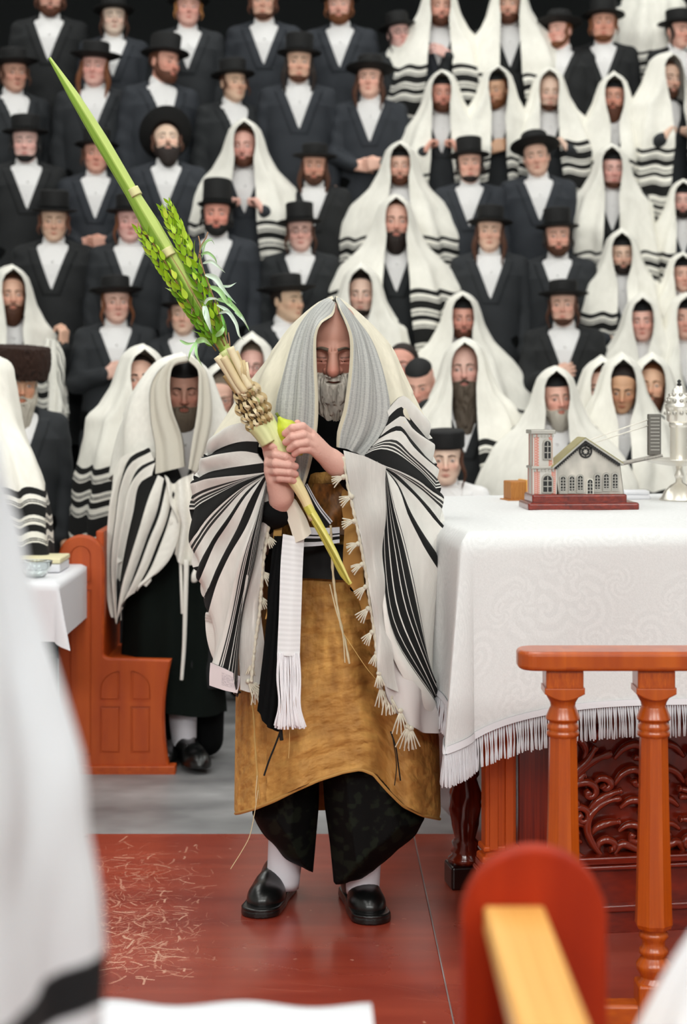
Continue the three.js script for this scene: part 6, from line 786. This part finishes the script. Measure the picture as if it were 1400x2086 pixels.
  // outer hood, left and right, meeting over the crown
  panel('hood', [pts3([[680, 610, 0.06], [664, 618, 0.085], [642, 645, 0.1], [620, 676, 0.125], [602, 718, 0.15], [587, 772, 0.17], [575, 820, 0.18], [568, 868, 0.185], [556, 915, 0.205]]), pts3([[678, 605, 0.03], [650, 617, 0.05], [612, 652, 0.07], [584, 690, 0.09], [560, 730, 0.11], [535, 775, 0.13], [515, 825, 0.14], [496, 868, 0.145], [482, 905, 0.15]]), pts3([[678, 604, -0.03], [650, 618, -0.03], [596, 665, -0.02], [573, 696, -0.01], [550, 727, 0.0], [523, 765, 0.0], [496, 804, 0.01], [469, 846, 0.02], [436, 892, 0.03]]), pts3([[680, 612, -0.10], [660, 640, -0.16], [630, 690, -0.2], [606, 740, -0.22], [585, 780, -0.23], [560, 820, -0.24], [540, 850, -0.24], [510, 890, -0.24], [480, 930, -0.24]])], plainW, { nu: 60, nv: 44, fold: (u, v) => 0.007 * Math.sin(v * 16 + u * 5) * sstep(0.1, 0.7, u) });
  panel('hood', [pts3([[684, 610, 0.06], [704, 630, 0.07], [718, 656, 0.095], [743, 698, 0.12], [759, 740, 0.143], [772, 788, 0.16], [779, 832, 0.172], [779, 858, 0.175], [776, 875, 0.175]]), pts3([[684, 605, 0.02], [712, 624, 0.04], [745, 656, 0.06], [772, 692, 0.08], [793, 730, 0.1], [808, 772, 0.12], [818, 812, 0.13], [824, 838, 0.14], [826, 860, 0.14]]), pts3([[684, 604, -0.03], [708, 620, -0.03], [742, 650, -0.02], [770, 678, -0.01], [796, 712, 0.0], [815, 755, 0.0], [838, 800, 0.0], [856, 832, 0.01], [874, 872, 0.02]]), pts3([[682, 612, -0.10], [705, 640, -0.16], [730, 690, -0.2], [752, 740, -0.22], [770, 780, -0.23], [790, 820, -0.24], [805, 850, -0.24], [820, 880, -0.24], [840, 920, -0.24]])], plainW, { nu: 60, nv: 44, fold: (u, v) => 0.006 * Math.sin(v * 14 + u * 4) * sstep(0.1, 0.7, u) });
  // left arm drape (rows are stripe edges fanning out from the wrist)
  const zL = (x, y) => 0.03 + 0.235 * Math.pow(sstep(385, 560, x), 0.75) * (1 - 0.42 * sstep(1060, 1380, y)) + 0.03 * sstep(1000, 1300, y);
  const wrapL = (r) => { const e = r[r.length - 1]; return [...r, [e[0] + 3, e[1] + 4, -0.06], [e[0] + 26, e[1] + 8, -0.2]]; };
  const Lrows = [
    [[548, 868], [520, 858], [490, 862], [462, 872], [436, 892]], [[528, 900], [500, 899], [470, 904], [442, 914], [425, 925]], [[526, 924], [499, 919], [469, 922], [439, 928], [419, 934]], [[538, 943], [502, 948], [458, 954], [424, 961], [404, 969]], [[541, 962], [502, 967], [452, 972], [416, 978], [398, 985]],
    [[540, 965], [490, 983], [445, 1004], [412, 1022], [394, 1034]], [[538, 968], [494, 993], [454, 1028], [420, 1066], [396, 1102]], [[539, 969], [500, 1004], [462, 1058], [428, 1106], [402, 1150]], [[540, 970], [505, 1010], [470, 1066], [438, 1112], [410, 1176]], [[541, 972], [513, 1016], [484, 1074], [454, 1126], [420, 1212]], [[542, 974], [520, 1022], [496, 1080], [466, 1140], [424, 1244]],
    [[543, 977], [527, 1035], [506, 1100], [480, 1190], [436, 1345]], [[544, 980], [530, 1045], [511, 1110], [484, 1210], [447, 1392]], [[545, 985], [536, 1060], [522, 1130], [494, 1250], [488, 1406]],
  ].map((r, i) => pts3(i > 9 ? [...r.slice(0, 4), r[4], [r[4][0] - 1, r[4][1] + 3, 0.06], [r[4][0] + 3, r[4][1] + 4, 0.0]] : wrapL(r), zL));
  panel('arm_drape', Lrows, wool([[1, 2], [3, 4], [5, 6], [7, 8], [9, 10], [12, 13]], 14, [[4.55, 0.05], [4.72, 0.05], [4.88, 0.05], [6.2, 0.05], [6.35, 0.05], [11.75, 0.04], [11.9, 0.03], [12.35, 0.022], [12.55, 0.022], [12.78, 0.022]]), { nu: 80, nv: 190, fold: (u, v) => 0.009 * Math.sin(v * 44 + 0.6) * sstep(0.05, 0.4, u) + 0.006 * Math.sin(u * 9 + v * 20) * sstep(0.3, 0.8, v) });
  const stripM = wool([], 5, [], [236, 232, 226]);
  panel('hanging_edge', [pts3([[540, 985], [530, 1060], [514, 1130], [492, 1240], [489, 1330], [489, 1405]], (x, y) => 0.225 - 0.06 * sstep(1000, 1350, y)), pts3([[548, 1000], [542, 1060], [530, 1140], [516, 1250], [515, 1330], [514, 1410]], (x, y) => 0.24 - 0.06 * sstep(1000, 1350, y)), pts3([[550, 1012], [548, 1065], [538, 1140], [532, 1250], [538, 1320], [540, 1380]], (x, y) => 0.23 - 0.06 * sstep(1000, 1350, y))], stripM, { nu: 60, nv: 20, thick: 0.005, fold: (u, v) => 0.004 * Math.sin(u * 18) });
  panel('corner_patch', [pts3([[430, 1350], [428, 1375], [428, 1396]], () => 0.125), pts3([[458, 1362], [458, 1385], [458, 1406]], () => 0.15), pts3([[490, 1378], [488, 1395], [484, 1412]], () => 0.165)], std({ map: tex(128, 128, (u, v) => { const n = noise(u * 30, v * 30), e = (u > 0.2 && u < 0.8 && v > 0.4) ? 0.3 * n : 0; return [226 - e * 120, 214 - e * 120, 216 - e * 110]; }), roughness: 0.9 }), { nu: 16, nv: 20, thick: 0.006 });
  // right arm drape
  const zRr = (x, y) => 0.03 + 0.21 * Math.pow(1 - sstep(735, 905, x), 0.75) + 0.02 * sstep(1000, 1300, y);
  const wrapR = (r) => { const e = r[r.length - 1]; return [...r, [e[0] - 1, e[1] + 4, -0.06], [e[0] - 22, e[1] + 8, -0.2]]; };
  const Rrows = [
    [[788, 838], [804, 818], [820, 806], [842, 826], [866, 856]], [[791, 849], [806, 834], [819, 829], [836, 850], [872, 890]], [[786, 868], [808, 852], [820, 847], [836, 872], [875, 903]], [[775, 888], [797, 872], [816, 868], [840, 894], [881, 941]], [[772, 893], [797, 880], [816, 878], [838, 910], [884, 953]],
    [[745, 925], [768, 915], [799, 919], [843, 946], [889, 990]], [[748, 932], [782, 948], [815, 961], [858, 985], [895, 1014]], [[768, 940], [808, 966], [850, 1003], [878, 1034], [898, 1062]], [[772, 943], [808, 974], [844, 1012], [870, 1046], [898, 1080]], [[776, 946], [810, 984], [836, 1042], [864, 1090], [900, 1140]], [[779, 949], [808, 992], [826, 1050], [852, 1100], [897, 1168]],
    [[781, 953], [800, 1030], [826, 1110], [852, 1204], [882, 1380]], [[782, 957], [793, 1050], [806, 1130], [826, 1240], [886, 1410]], [[783, 960], [780, 1060], [782, 1170], [800, 1290], [884, 1424]], [[782, 975], [776, 1080], [776, 1190], [790, 1320], [880, 1470]],
  ].map((r, i) => pts3(wrapR(r), zRr));
  panel('arm_drape', Rrows, wool([[1, 2], [3, 4], [5, 6], [7.1, 8], [9, 10], [11.3, 13]], 15, [[4.55, 0.05], [4.7, 0.05], [4.86, 0.05], [6.2, 0.05], [6.35, 0.05], [11.1, 0.05], [11.7, 0.022], [11.95, 0.022], [12.3, 0.026], [12.6, 0.022], [13.15, 0.04]]), { nu: 80, nv: 190, fold: (u, v) => 0.008 * Math.sin(v * 46 + 1) * sstep(0.05, 0.4, u) + 0.006 * Math.sin(u * 8 + v * 17) * sstep(0.35, 0.8, v) });
  // pale folded-over strip below the left wrist
  panel('hanging_edge', [pts3([[700, 918, 0.275], [706, 960, 0.285], [716, 1010, 0.285], [730, 1070, 0.275], [746, 1160, 0.26], [762, 1270, 0.245], [772, 1392, 0.23]]), pts3([[735, 928, 0.275], [742, 980, 0.28], [750, 1040, 0.275], [760, 1110, 0.265], [768, 1200, 0.252], [776, 1300, 0.242], [788, 1400, 0.228]]), pts3([[785, 950, 0.235], [786, 1000, 0.24], [782, 1060, 0.24], [780, 1130, 0.238], [781, 1210, 0.232], [794, 1310, 0.225], [812, 1410, 0.215]])], stripM, { nu: 70, nv: 26, thick: 0.006, fold: (u, v) => 0.005 * Math.sin(u * 22 + v * 3) });
  panel('lower_corner', [pts3([[778, 1290, 0.228], [776, 1350, 0.226], [788, 1420, 0.215], [800, 1440, 0.21]]), pts3([[806, 1340, 0.2], [816, 1390, 0.2], [826, 1440, 0.195], [834, 1478, 0.19]]), pts3([[846, 1400, 0.16], [852, 1430, 0.16], [858, 1465, 0.155], [866, 1492, 0.15]]), pts3([[886, 1424, 0.08], [888, 1450, 0.08], [890, 1470, 0.08], [896, 1496, 0.08]])], std({ color: 0xd5cdcb, roughness: 0.95 }), { nu: 24, nv: 34, thick: 0.005, fold: (u, v) => 0.008 * Math.sin(v * 12 + u * 3) });
  panel('shawl_back', [pts3([[680, 620], [682, 620], [684, 620]], () => -0.11), pts3([[590, 760], [680, 760], [770, 760]], (x) => -0.23), pts3([[430, 940], [550, 920], [680, 915], [790, 920], [870, 940]], (x) => -0.2 - 0.1 * (1 - ((x - 660) / 240) ** 2)), pts3([[420, 1150], [540, 1150], [670, 1150], [790, 1150], [880, 1150]], (x) => -0.2 - 0.12 * (1 - ((x - 660) / 250) ** 2)), pts3([[440, 1400], [550, 1420], [670, 1425], [780, 1430], [886, 1440]], (x) => -0.14 - 0.18 * (1 - ((x - 665) / 245) ** 2))], wool([[2.4, 2.7], [2.9, 3.2]], 5, []), { nu: 50, nv: 60, fold: (u, v) => 0.02 * Math.sin(u * 22) * v });
  // tassels along both front edges
  const tr = rngOf(44); const tassel = (x, y, z, dx, dy) => { const l = []; l.push(new THREE.SphereGeometry(0.0075, 8, 6).translate(...P(x, y, z).toArray())); for (let i = 0; i < 5; i++) { const a = (i - 2) * 0.22, ca = Math.cos(a), sa = Math.sin(a), ex = (dx * ca - dy * sa), ey = (dx * sa + dy * ca); l.push(tube([P(x, y, z), P(x + ex * 0.5, y + ey * 0.5 + 1, z + 0.006), P(x + ex, y + ey + 3 + tr() * 3, z + 0.003)], (t) => 0.0028 * (1 - 0.35 * t), 6, 5)); } part('tassel', W(join(l)), plainW, S); };
  for (const [x, y, dx, dy] of [[700, 972, -24, 6], [716, 1012, -24, 8], [722, 1062, -26, 2], [730, 1108, -24, 6], [738, 1150, -22, 8], [745, 1196, -20, 14], [750, 1240, -20, 20], [758, 1288, -16, 18], [768, 1330, -8, 22], [772, 1372, 2, 24]]) tassel(x, y, 0.285 - 0.05 * sstep(1000, 1350, y), dx, dy);
  for (const [x, y, dx, dy] of [[548, 1030, -4, 22], [545, 1092, 14, 18], [534, 1165, 22, 18], [530, 1215, 14, 20], [520, 1300, -4, 22], [514, 1350, -4, 22], [506, 1388, 26, 30], [520, 1395, 8, 36]]) tassel(x, y, 0.225 - 0.05 * sstep(1000, 1350, y), dx, dy);
  for (const [x, y, dx, dy] of [[776, 1400, 4, 36], [786, 1412, 10, 40], [796, 1420, 4, 30], [816, 1448, 2, 44], [830, 1480, -6, 44], [838, 1484, 2, 38]]) tassel(x, y, 0.205, dx, dy);
  const edge = (a, z) => part('corded_edge', W(tube(a.map(([x, y]) => P(x, y, z - 0.05 * sstep(1000, 1350, y))), (t) => 0.0042 + 0.0012 * Math.sin(t * 160), 90, 6)), plainW, S);
  edge([[700, 930], [708, 985], [720, 1040], [733, 1100], [744, 1160], [754, 1230], [764, 1300], [774, 1395]], 0.285); edge([[550, 1012], [548, 1065], [536, 1150], [530, 1240], [520, 1310], [512, 1390]], 0.235);
}
// ------------------------------------------------------------------ palm frond bundle and citron
{
  const z0 = 0.3, g = thing('palm_frond_bundle', 'tall green palm frond bound with myrtle, willow and a woven straw holder', 'palm frond', P(560, 900, z0)); g.updateMatrixWorld(true);
  const W = (geo) => local(geo, g), Q = (x, y, dz = 0) => P(x, y, z0 + dz);
  const two = (pts, hw, th, c1, c2, seg = 40) => { // closed blade with a keel: two-toned, tapering; control points carry half widths in pixels
    const c = new THREE.CatmullRomCurve3(pts.map(([x, y, dz]) => Q(x, y, dz ?? 0))), w = lut(pts.map((p, i) => [i / (pts.length - 1), hw[i]])), pos = [], col = [], idx = [], N = 8;
    for (let i = 0; i <= seg; i++) { const t = i / seg, p = c.getPoint(t), tg = c.getTangent(t), s = V(-tg.y, tg.x, 0).normalize(), h = w(t) / 740; const pr = [[-1, 0], [-0.72, th * 0.5], [-0.12, th * 0.9], [0.15, th], [0.8, th * 0.55], [1, 0], [0.4, -th], [-0.4, -th]]; for (let j = 0; j < N; j++) { const [a, b] = pr[j]; const nz = (noise(t * 60, j * 3) - 0.5) * 0.04; pos.push(p.x + s.x * a * h, p.y + s.y * a * h, p.z + b * h * 1.0); const k = (j === 3 || j === 4 || j === 5 ? c1 : c2), e = 1 + nz + 0.1 * (noise(t * 14, j) - 0.5); col.push(k[0] * e, k[1] * e, k[2] * e); } }
    for (let i = 0; i < seg; i++) for (let j = 0; j < N; j++) { const a = i * N + j, b = i * N + (j + 1) % N; idx.push(a, b, a + N, b, b + N, a + N); } for (let j = 1; j < N - 1; j++) idx.push(0, j + 1, j, seg * N, seg * N + j, seg * N + j + 1);
    let q = new THREE.BufferGeometry(); q.setAttribute('position', new THREE.Float32BufferAttribute(pos, 3)); q.setAttribute('color', new THREE.Float32BufferAttribute(col, 3)); q.setIndex(idx); q = q.toNonIndexed(); q.computeVertexNormals(); return q; };
  const vc = phys({ vertexColors: true, roughness: 0.5, side: THREE.DoubleSide });
  const lin = (h) => { const c = new THREE.Color(h); return [c.r, c.g, c.b]; };
  const f = part('frond_blade', W(two([[101, 118, 0.02], [150, 195, 0.02], [205, 285, 0.015], [268, 392, 0.01], [308, 460, 0.005], [350, 530, 0], [410, 632, -0.005], [470, 730, -0.01]], [3, 10, 13.5, 13, 17, 16, 14, 11], 0.8, lin(0xb9cc6e), lin(0x86a83c), 70)), vc, g);
  part('frond_spine', W(tube([Q(300, 440, 0.016), Q(352, 528, 0.014), Q(372, 560, 0.012), Q(412, 630, 0.012), Q(450, 690, 0.008)], (t) => 0.0035 - 0.0012 * t, 24, 6)), std({ color: 0xa8915a, roughness: 0.7 }), g);
  for (const [x, y, r] of [[274, 392, 15.5], [343, 514, 15]]) { const a = Q(x - 4, y - 8, 0.008), b = Q(x + 5, y + 8, 0.008); part('binding_ring', W(tube([a, a.clone().lerp(b, 0.5), b], r / 740, 6, 16, 0.75)), std({ color: 0xd9d49a, roughness: 0.6 }), g); }
  // shaft below: pale stalk, then two green-yellow splits
  part('stalk', W(tube([Q(455, 715), Q(500, 785), Q(545, 865), Q(566, 905), Q(592, 965), Q(618, 1010), Q(640, 1058)], (t) => mix(t < 0.36 ? 0.014 : mix(0.014, 0.025, sstep(0.36, 0.42, t)), 0.0125, sstep(0.45, 1, t)), 60, 14)), phys({ map: tex(64, 256, (u, v) => { const n = noise(u * 40, v * 6), t = sstep(0.2, 0.5, v); return [mix(208, 222, t) + n * 16, mix(214, 198, t) + n * 14, mix(150, 150, t) + n * 14]; }), roughness: 0.55 }), g);
  part('split_stalk', W(two([[626, 1030, 0.006], [648, 1068, 0.006], [680, 1128, 0.002], [700, 1170, 0], [714, 1190, 0]], [9, 9, 8.5, 7, 4], 0.7, lin(0xd6cc66), lin(0xc2b850))), vc, g); part('split_stalk', W(two([[634, 1046, 0.012], [660, 1088, 0.012], [692, 1146, 0.008], [712, 1186, 0.004]], [4, 4.5, 5, 3], 0.8, lin(0xe4da84), lin(0xa7a040))), vc, g);
  // leaves
  const leafGeo = (L, w, bend, cup, tw = 0) => sheet((u, v) => { const t = v, k = Math.sin(Math.PI * Math.pow(t, 0.75)) * w * (1 - t * 0.15), a = (u - 0.5) * 2, x = a * k; return V(x * Math.cos(tw * t), t * L, bend * t * t * L + Math.abs(a) * k * cup + x * Math.sin(tw * t)); }, 4, 7, 0.0006);
  const LEAF = [leafGeo(0.034, 0.0075, 0.12, 0.35), leafGeo(0.03, 0.0068, -0.1, 0.4, 0.4), leafGeo(0.037, 0.008, 0.25, 0.25, -0.3)];
  const leafM = [0xa4c826, 0x90b81c, 0xb8d63e, 0x66981a, 0x78aa20, 0xcad84a].map((c) => phys({ color: c, roughness: 0.42, side: THREE.DoubleSide, transmission: 0 }));
  const r = rngOf(91), up = V(0, 1, 0);
  const sprig = (pts, n, spread, green) => {
    const c = new THREE.CatmullRomCurve3(pts.map((p) => Q(...p))), s = new THREE.Group(); s.name = 'myrtle_sprig'; g.add(s); part('stem', W(tube(pts.map((p) => Q(...p)), 0.0022, 20, 5)), std({ color: 0x7a5a2a, roughness: 0.8 }), s);
    for (let i = 0; i < n; i++) { const t = i / n, p = c.getPoint(t), d = c.getTangent(t).negate(); const k = 3; for (let j = 0; j < k; j++) { const a = j / k * 6.283 + i * 1.05 + r() * 0.4; const side = V(Math.cos(a), Math.sin(a) * 0.3, Math.sin(a)).addScaledVector(d, -V(Math.cos(a), Math.sin(a) * 0.3, Math.sin(a)).dot(d)).normalize(); const dir = d.clone().multiplyScalar(1).addScaledVector(side, spread * 0.62 * (0.6 + r() * 0.8)).normalize(); const m = part('leaf', LEAF[Math.floor(r() * 3)], leafM[t > 0.55 && r() < green ? 3 + Math.floor(r() * 2) : (r() < 0.12 ? 5 : Math.floor(r() * 3))], s); const zx = side.clone(), yx = dir, xx = yx.clone().cross(zx).normalize(), zz = xx.clone().cross(yx).normalize(); const M4 = new THREE.Matrix4().makeBasis(xx, yx, zz); m.quaternion.setFromRotationMatrix(M4); m.position.copy(p.clone().addScaledVector(side, 0.003).sub(g.position)); const sc = (0.72 + r() * 0.3) * (0.6 + 0.5 * Math.min(1, t * 4)); m.scale.setScalar(sc); } }
  };
  sprig([[280, 468, 0.012], [312, 520, 0.012], [352, 585, 0.012], [395, 650, 0.01], [440, 715, 0.006]], 24, 0.42, 0.8);
  sprig([[330, 425, 0.0], [352, 470, 0.004], [384, 540, 0.012], [420, 620, 0.014], [458, 705, 0.01]], 25, 0.40, 0.6);
  sprig([[344, 414, -0.012], [366, 462, -0.01], [396, 528, -0.004], [430, 610, 0.006], [464, 700, 0.006]], 25, 0.40, 0.6);
  sprig([[300, 478, 0.02], [340, 540, 0.024], [380, 610, 0.028], [420, 670, 0.026], [446, 712, 0.02]], 14, 0.5, 1);
  // willow: stems and long drooping leaves traced one by one
  const T = (a) => a.map(([x, y, dz]) => [250 + x / 4.375, 380 + y / 4.375, dz ?? 0.02]);
  const will = new THREE.Group(); will.name = 'willow_sprig'; g.add(will);
  for (const s of [[[685, 590], [705, 690], [760, 860], [835, 1050], [890, 1230], [935, 1400]], [[940, 1300], [950, 1360], [955, 1420]], [[760, 405], [742, 455], [705, 520], [690, 600]], [[675, 440], [690, 520], [678, 640]]]) part('stem', W(tube(T(s).map((p) => Q(p[0], p[1], 0.012)), 0.0018, 20, 5)), std({ color: 0xa07a5c, roughness: 0.8 }), will);
  const wl = [phys({ color: 0xaedb98, roughness: 0.5, side: THREE.DoubleSide }), phys({ color: 0xdcf0de, roughness: 0.5, side: THREE.DoubleSide }), phys({ color: 0x6fae4c, roughness: 0.5, side: THREE.DoubleSide })];
  const wleaf = (a, w, m) => { const p = T(a), c = new THREE.CatmullRomCurve3(p.map((q, i) => Q(q[0], q[1], 0.02 + 0.018 * Math.sin(i / (p.length - 1) * 3)))); part('leaf', W(sheet((u, v) => { const q = c.getPoint(v), tg = c.getTangent(v), s = V(-tg.y, tg.x, 0.35).normalize(); const h = w / 4.375 / 740 / 2 * Math.sin(Math.PI * Math.pow(Math.min(v * 0.97 + 0.03, 1), 0.65)); const k = (u - 0.5) * 2; return q.addScaledVector(s, k * h).add(V(0, 0, Math.abs(k) * h * 0.4)); }, 4, 22, 0.0006)), wl[m], will); };
  for (const [a, w, m] of [[[[735, 785], [830, 820], [905, 930], [1012, 1045]], 50, 1], [[[715, 685], [790, 668], [860, 720], [915, 770]], 30, 1], [[[700, 605], [760, 592], [820, 640], [842, 692]], 26, 0], [[[690, 570], [730, 502], [770, 470], [812, 460]], 14, 0], [[[705, 640], [745, 500], [790, 480], [820, 520]], 12, 0], [[[780, 890], [860, 930], [935, 1040], [985, 1095]], 46, 0], [[[870, 885], [950, 888], [1015, 856]], 22, 1], [[[840, 1005], [930, 1025], [1060, 1160], [1132, 1292]], 44, 0], [[[840, 1055], [930, 1105], [1010, 1220], [1040, 1330], [1082, 1372]], 34, 1], [[[720, 1070], [760, 1005], [820, 998], [880, 1022]], 26, 1], [[[725, 1050], [752, 1170], [805, 1335]], 56, 1], [[[830, 1335], [885, 1290], [912, 1215]], 44, 0], [[[860, 1130], [930, 1118], [1000, 1200], [1035, 1280]], 28, 1], [[[880, 1140], [905, 1230], [915, 1300]], 24, 2], [[[510, 1370], [580, 1402], [650, 1388]], 26, 0], [[[650, 1385], [602, 1480], [584, 1560]], 22, 0], [[[655, 1385], [660, 1500], [712, 1607]], 26, 0], [[[650, 1388], [720, 1368], [800, 1425]], 52, 0], [[[930, 960], [980, 1060], [1042, 1125]], 26, 2], [[[1000, 1120], [1070, 1180], [1128, 1270]], 24, 1]]) wleaf(a, w, m);
  // woven straw holder: three tubes and a cluster of looped straps
  const H = new THREE.Group(); H.name = 'woven_holder'; g.add(H);
  const straw = [0xd6c29a, 0xc8b084, 0xe2d2ae, 0xa4895a].map((c) => phys({ color: c, roughness: 0.7 }));
  const K = (x, y) => [430 + x / 4.667, 680 + y / 4.667];
  const tubeAt = (a, r0, r1, m, dz = 0.03) => part('sleeve', W(tube(a.map((p) => { const q = K(...p); return Q(q[0], q[1], dz); }), (t) => mix(r0, r1, t), 14, 10, 0.8)), straw[m], H);
  tubeAt([[60, 215], [150, 350], [230, 480], [290, 570]], 0.014, 0.013, 2, 0.026); tubeAt([[120, 220], [200, 360], [270, 480], [330, 560]], 0.014, 0.013, 0, 0.036); tubeAt([[180, 130], [240, 260], [310, 400], [370, 520]], 0.013, 0.012, 2, 0.036); tubeAt([[230, 170], [280, 290], [340, 420], [390, 500]], 0.011, 0.011, 1, 0.026); tubeAt([[135, 390], [190, 470], [250, 560]], 0.012, 0.010, 3, 0.02);
  const strap = (a, w, m, dz = 0.04) => { const p = a.map((q, i) => { const k = K(q[0], q[1]); return Q(k[0], k[1], dz + (q[2] ?? 0)); }), c = new THREE.CatmullRomCurve3(p); part('strap', W(sheet((u, v) => { const q = c.getPoint(v), tg = c.getTangent(v), s = tg.clone().cross(V(0, 0, 1)).normalize(); return q.addScaledVector(s, (u - 0.5) * w / 4.667 / 740); }, 2, 18, 0.0016)), straw[m], H); };
  for (const [x, y] of [[280, 260], [310, 250], [335, 270]]) strap([[x, y, 0], [x + 15, y + 90, 0.008], [x + 30, y + 200, 0]], 26, 1 + (x & 1), 0.04);
  const hr = rngOf(64), ax = [0.5, 0.866], pp = [0.866, -0.5];
  [[345, 560, 100, 60], [378, 668, 122, 58], [425, 752, 118, 52], [462, 836, 104, 50]].forEach(([cx, cy, hw0, hl], tier) => { const hw = hw0 * 1.14;
    for (let j = 0; j < 7; j++) { const t = (j - 3) / 3 + (hr() - 0.5) * 0.12, sk = (hr() - 0.5) * 0.5, at = (q, w, dz) => [cx + ax[0] * q * hl + pp[0] * (t * hw * w + sk * q * 14), cy + ax[1] * q * hl + pp[1] * (t * hw * w + sk * q * 14), dz], up = Math.sqrt(Math.max(0, 1 - t * t * 0.9)); strap([at(-1.05, 0.72, 0.012 * up), at(-0.6, 0.98, 0.024 * up + 0.004), at(0, 1.1, 0.031 * up + 0.004), at(0.6, 1.0, 0.024 * up + 0.004), at(1.05, 0.72, 0.008 * up)], 24 + hr() * 12, Math.floor(hr() * 3) === 2 ? 3 : (j + tier) % 3, 0.006); }
    for (let j = 0; j < 4; j++) { const t = (j - 1.5) / 1.7, at = (q, o, dz) => [cx + ax[0] * q * hl + pp[0] * (t * hw + o * 26), cy + ax[1] * q * hl + pp[1] * (t * hw + o * 26), dz], up = Math.sqrt(Math.max(0.1, 1 - t * t * 0.8)); strap([at(-0.5, -1, 0.018 * up), at(-0.2, -0.5, 0.036 * up), at(0.15, 0.3, 0.037 * up), at(0.5, 1, 0.018 * up)], 22, (j + 1) % 4, 0.008); }
  });
  part('holder_core', W(tube([Q(...K(250, 520)), Q(...K(340, 680)), Q(...K(430, 800)), Q(...K(500, 900))], (t) => 0.020 + 0.010 * Math.sin(t * 3), 20, 12, 0.8)), phys({ color: 0x4a3820, roughness: 0.9 }), H);
  part('holder_collar', W(tube([Q(...K(440, 860)), Q(...K(500, 940)), Q(...K(560, 1040))].map((p) => p.add(V(0, 0, 0.004))), (t) => mix(0.0315, 0.026, t), 12, 16, 0.9)), phys({ map: tex(64, 128, (u, v) => { const k = Math.sin(u * 60) * 8; return [214 + k, 216 + k, 160 + k]; }), roughness: 0.5 }), H);
}
{
  const c = P(592, 889, 0.30), g = thing('citron', 'yellow-green citron fruit held in the fingers beside the palm stalk', 'fruit', c); const ax = P(562, 848, 0.31).sub(P(612, 930, 0.30)).normalize(), q = new THREE.Quaternion().setFromUnitVectors(V(0, 1, 0), ax); g.quaternion.copy(q);
  const bp = []; for (let i = 0; i <= 24; i++) { const t = i / 24, y = mix(-0.058, 0.063, t), k = t < 0.04 ? 0.2 : 1; bp.push([0.032 * Math.pow(Math.sin(Math.PI * clamp(t, 0.001, 0.999)), 0.62) * (t > 0.72 ? 1 - 0.55 * sstep(0.72, 0.95, t) : 1) * k, y]); }
  const b = lathe(bp, 32), p = b.attributes.position; for (let i = 0; i < p.count; i++) { const n = 1 + (noise(p.getX(i) * 160, p.getY(i) * 160, p.getZ(i) * 160) - 0.5) * 0.09; p.setX(i, p.getX(i) * n); p.setZ(i, p.getZ(i) * n); } b.computeVertexNormals();
  part('fruit', b, phys({ map: tex(64, 128, (u, v) => { const n = fbm(u * 10, v * 10, 3, 3); return [mix(156, 170, v) + n * 40, mix(150, 186, v) + n * 36, 34 + n * 20]; }), roughness: 0.42 }), g); part('tip', lathe([[0, 0.06], [0.004, 0.06], [0.003, 0.067], [0.005, 0.07], [0, 0.072]], 12), std({ color: 0x6c7a20, roughness: 0.7 }), g);
}
scene.traverse((o) => { if (o.isMesh) o.castShadow = o.receiveShadow = true; });
renderer.render(scene, camera);
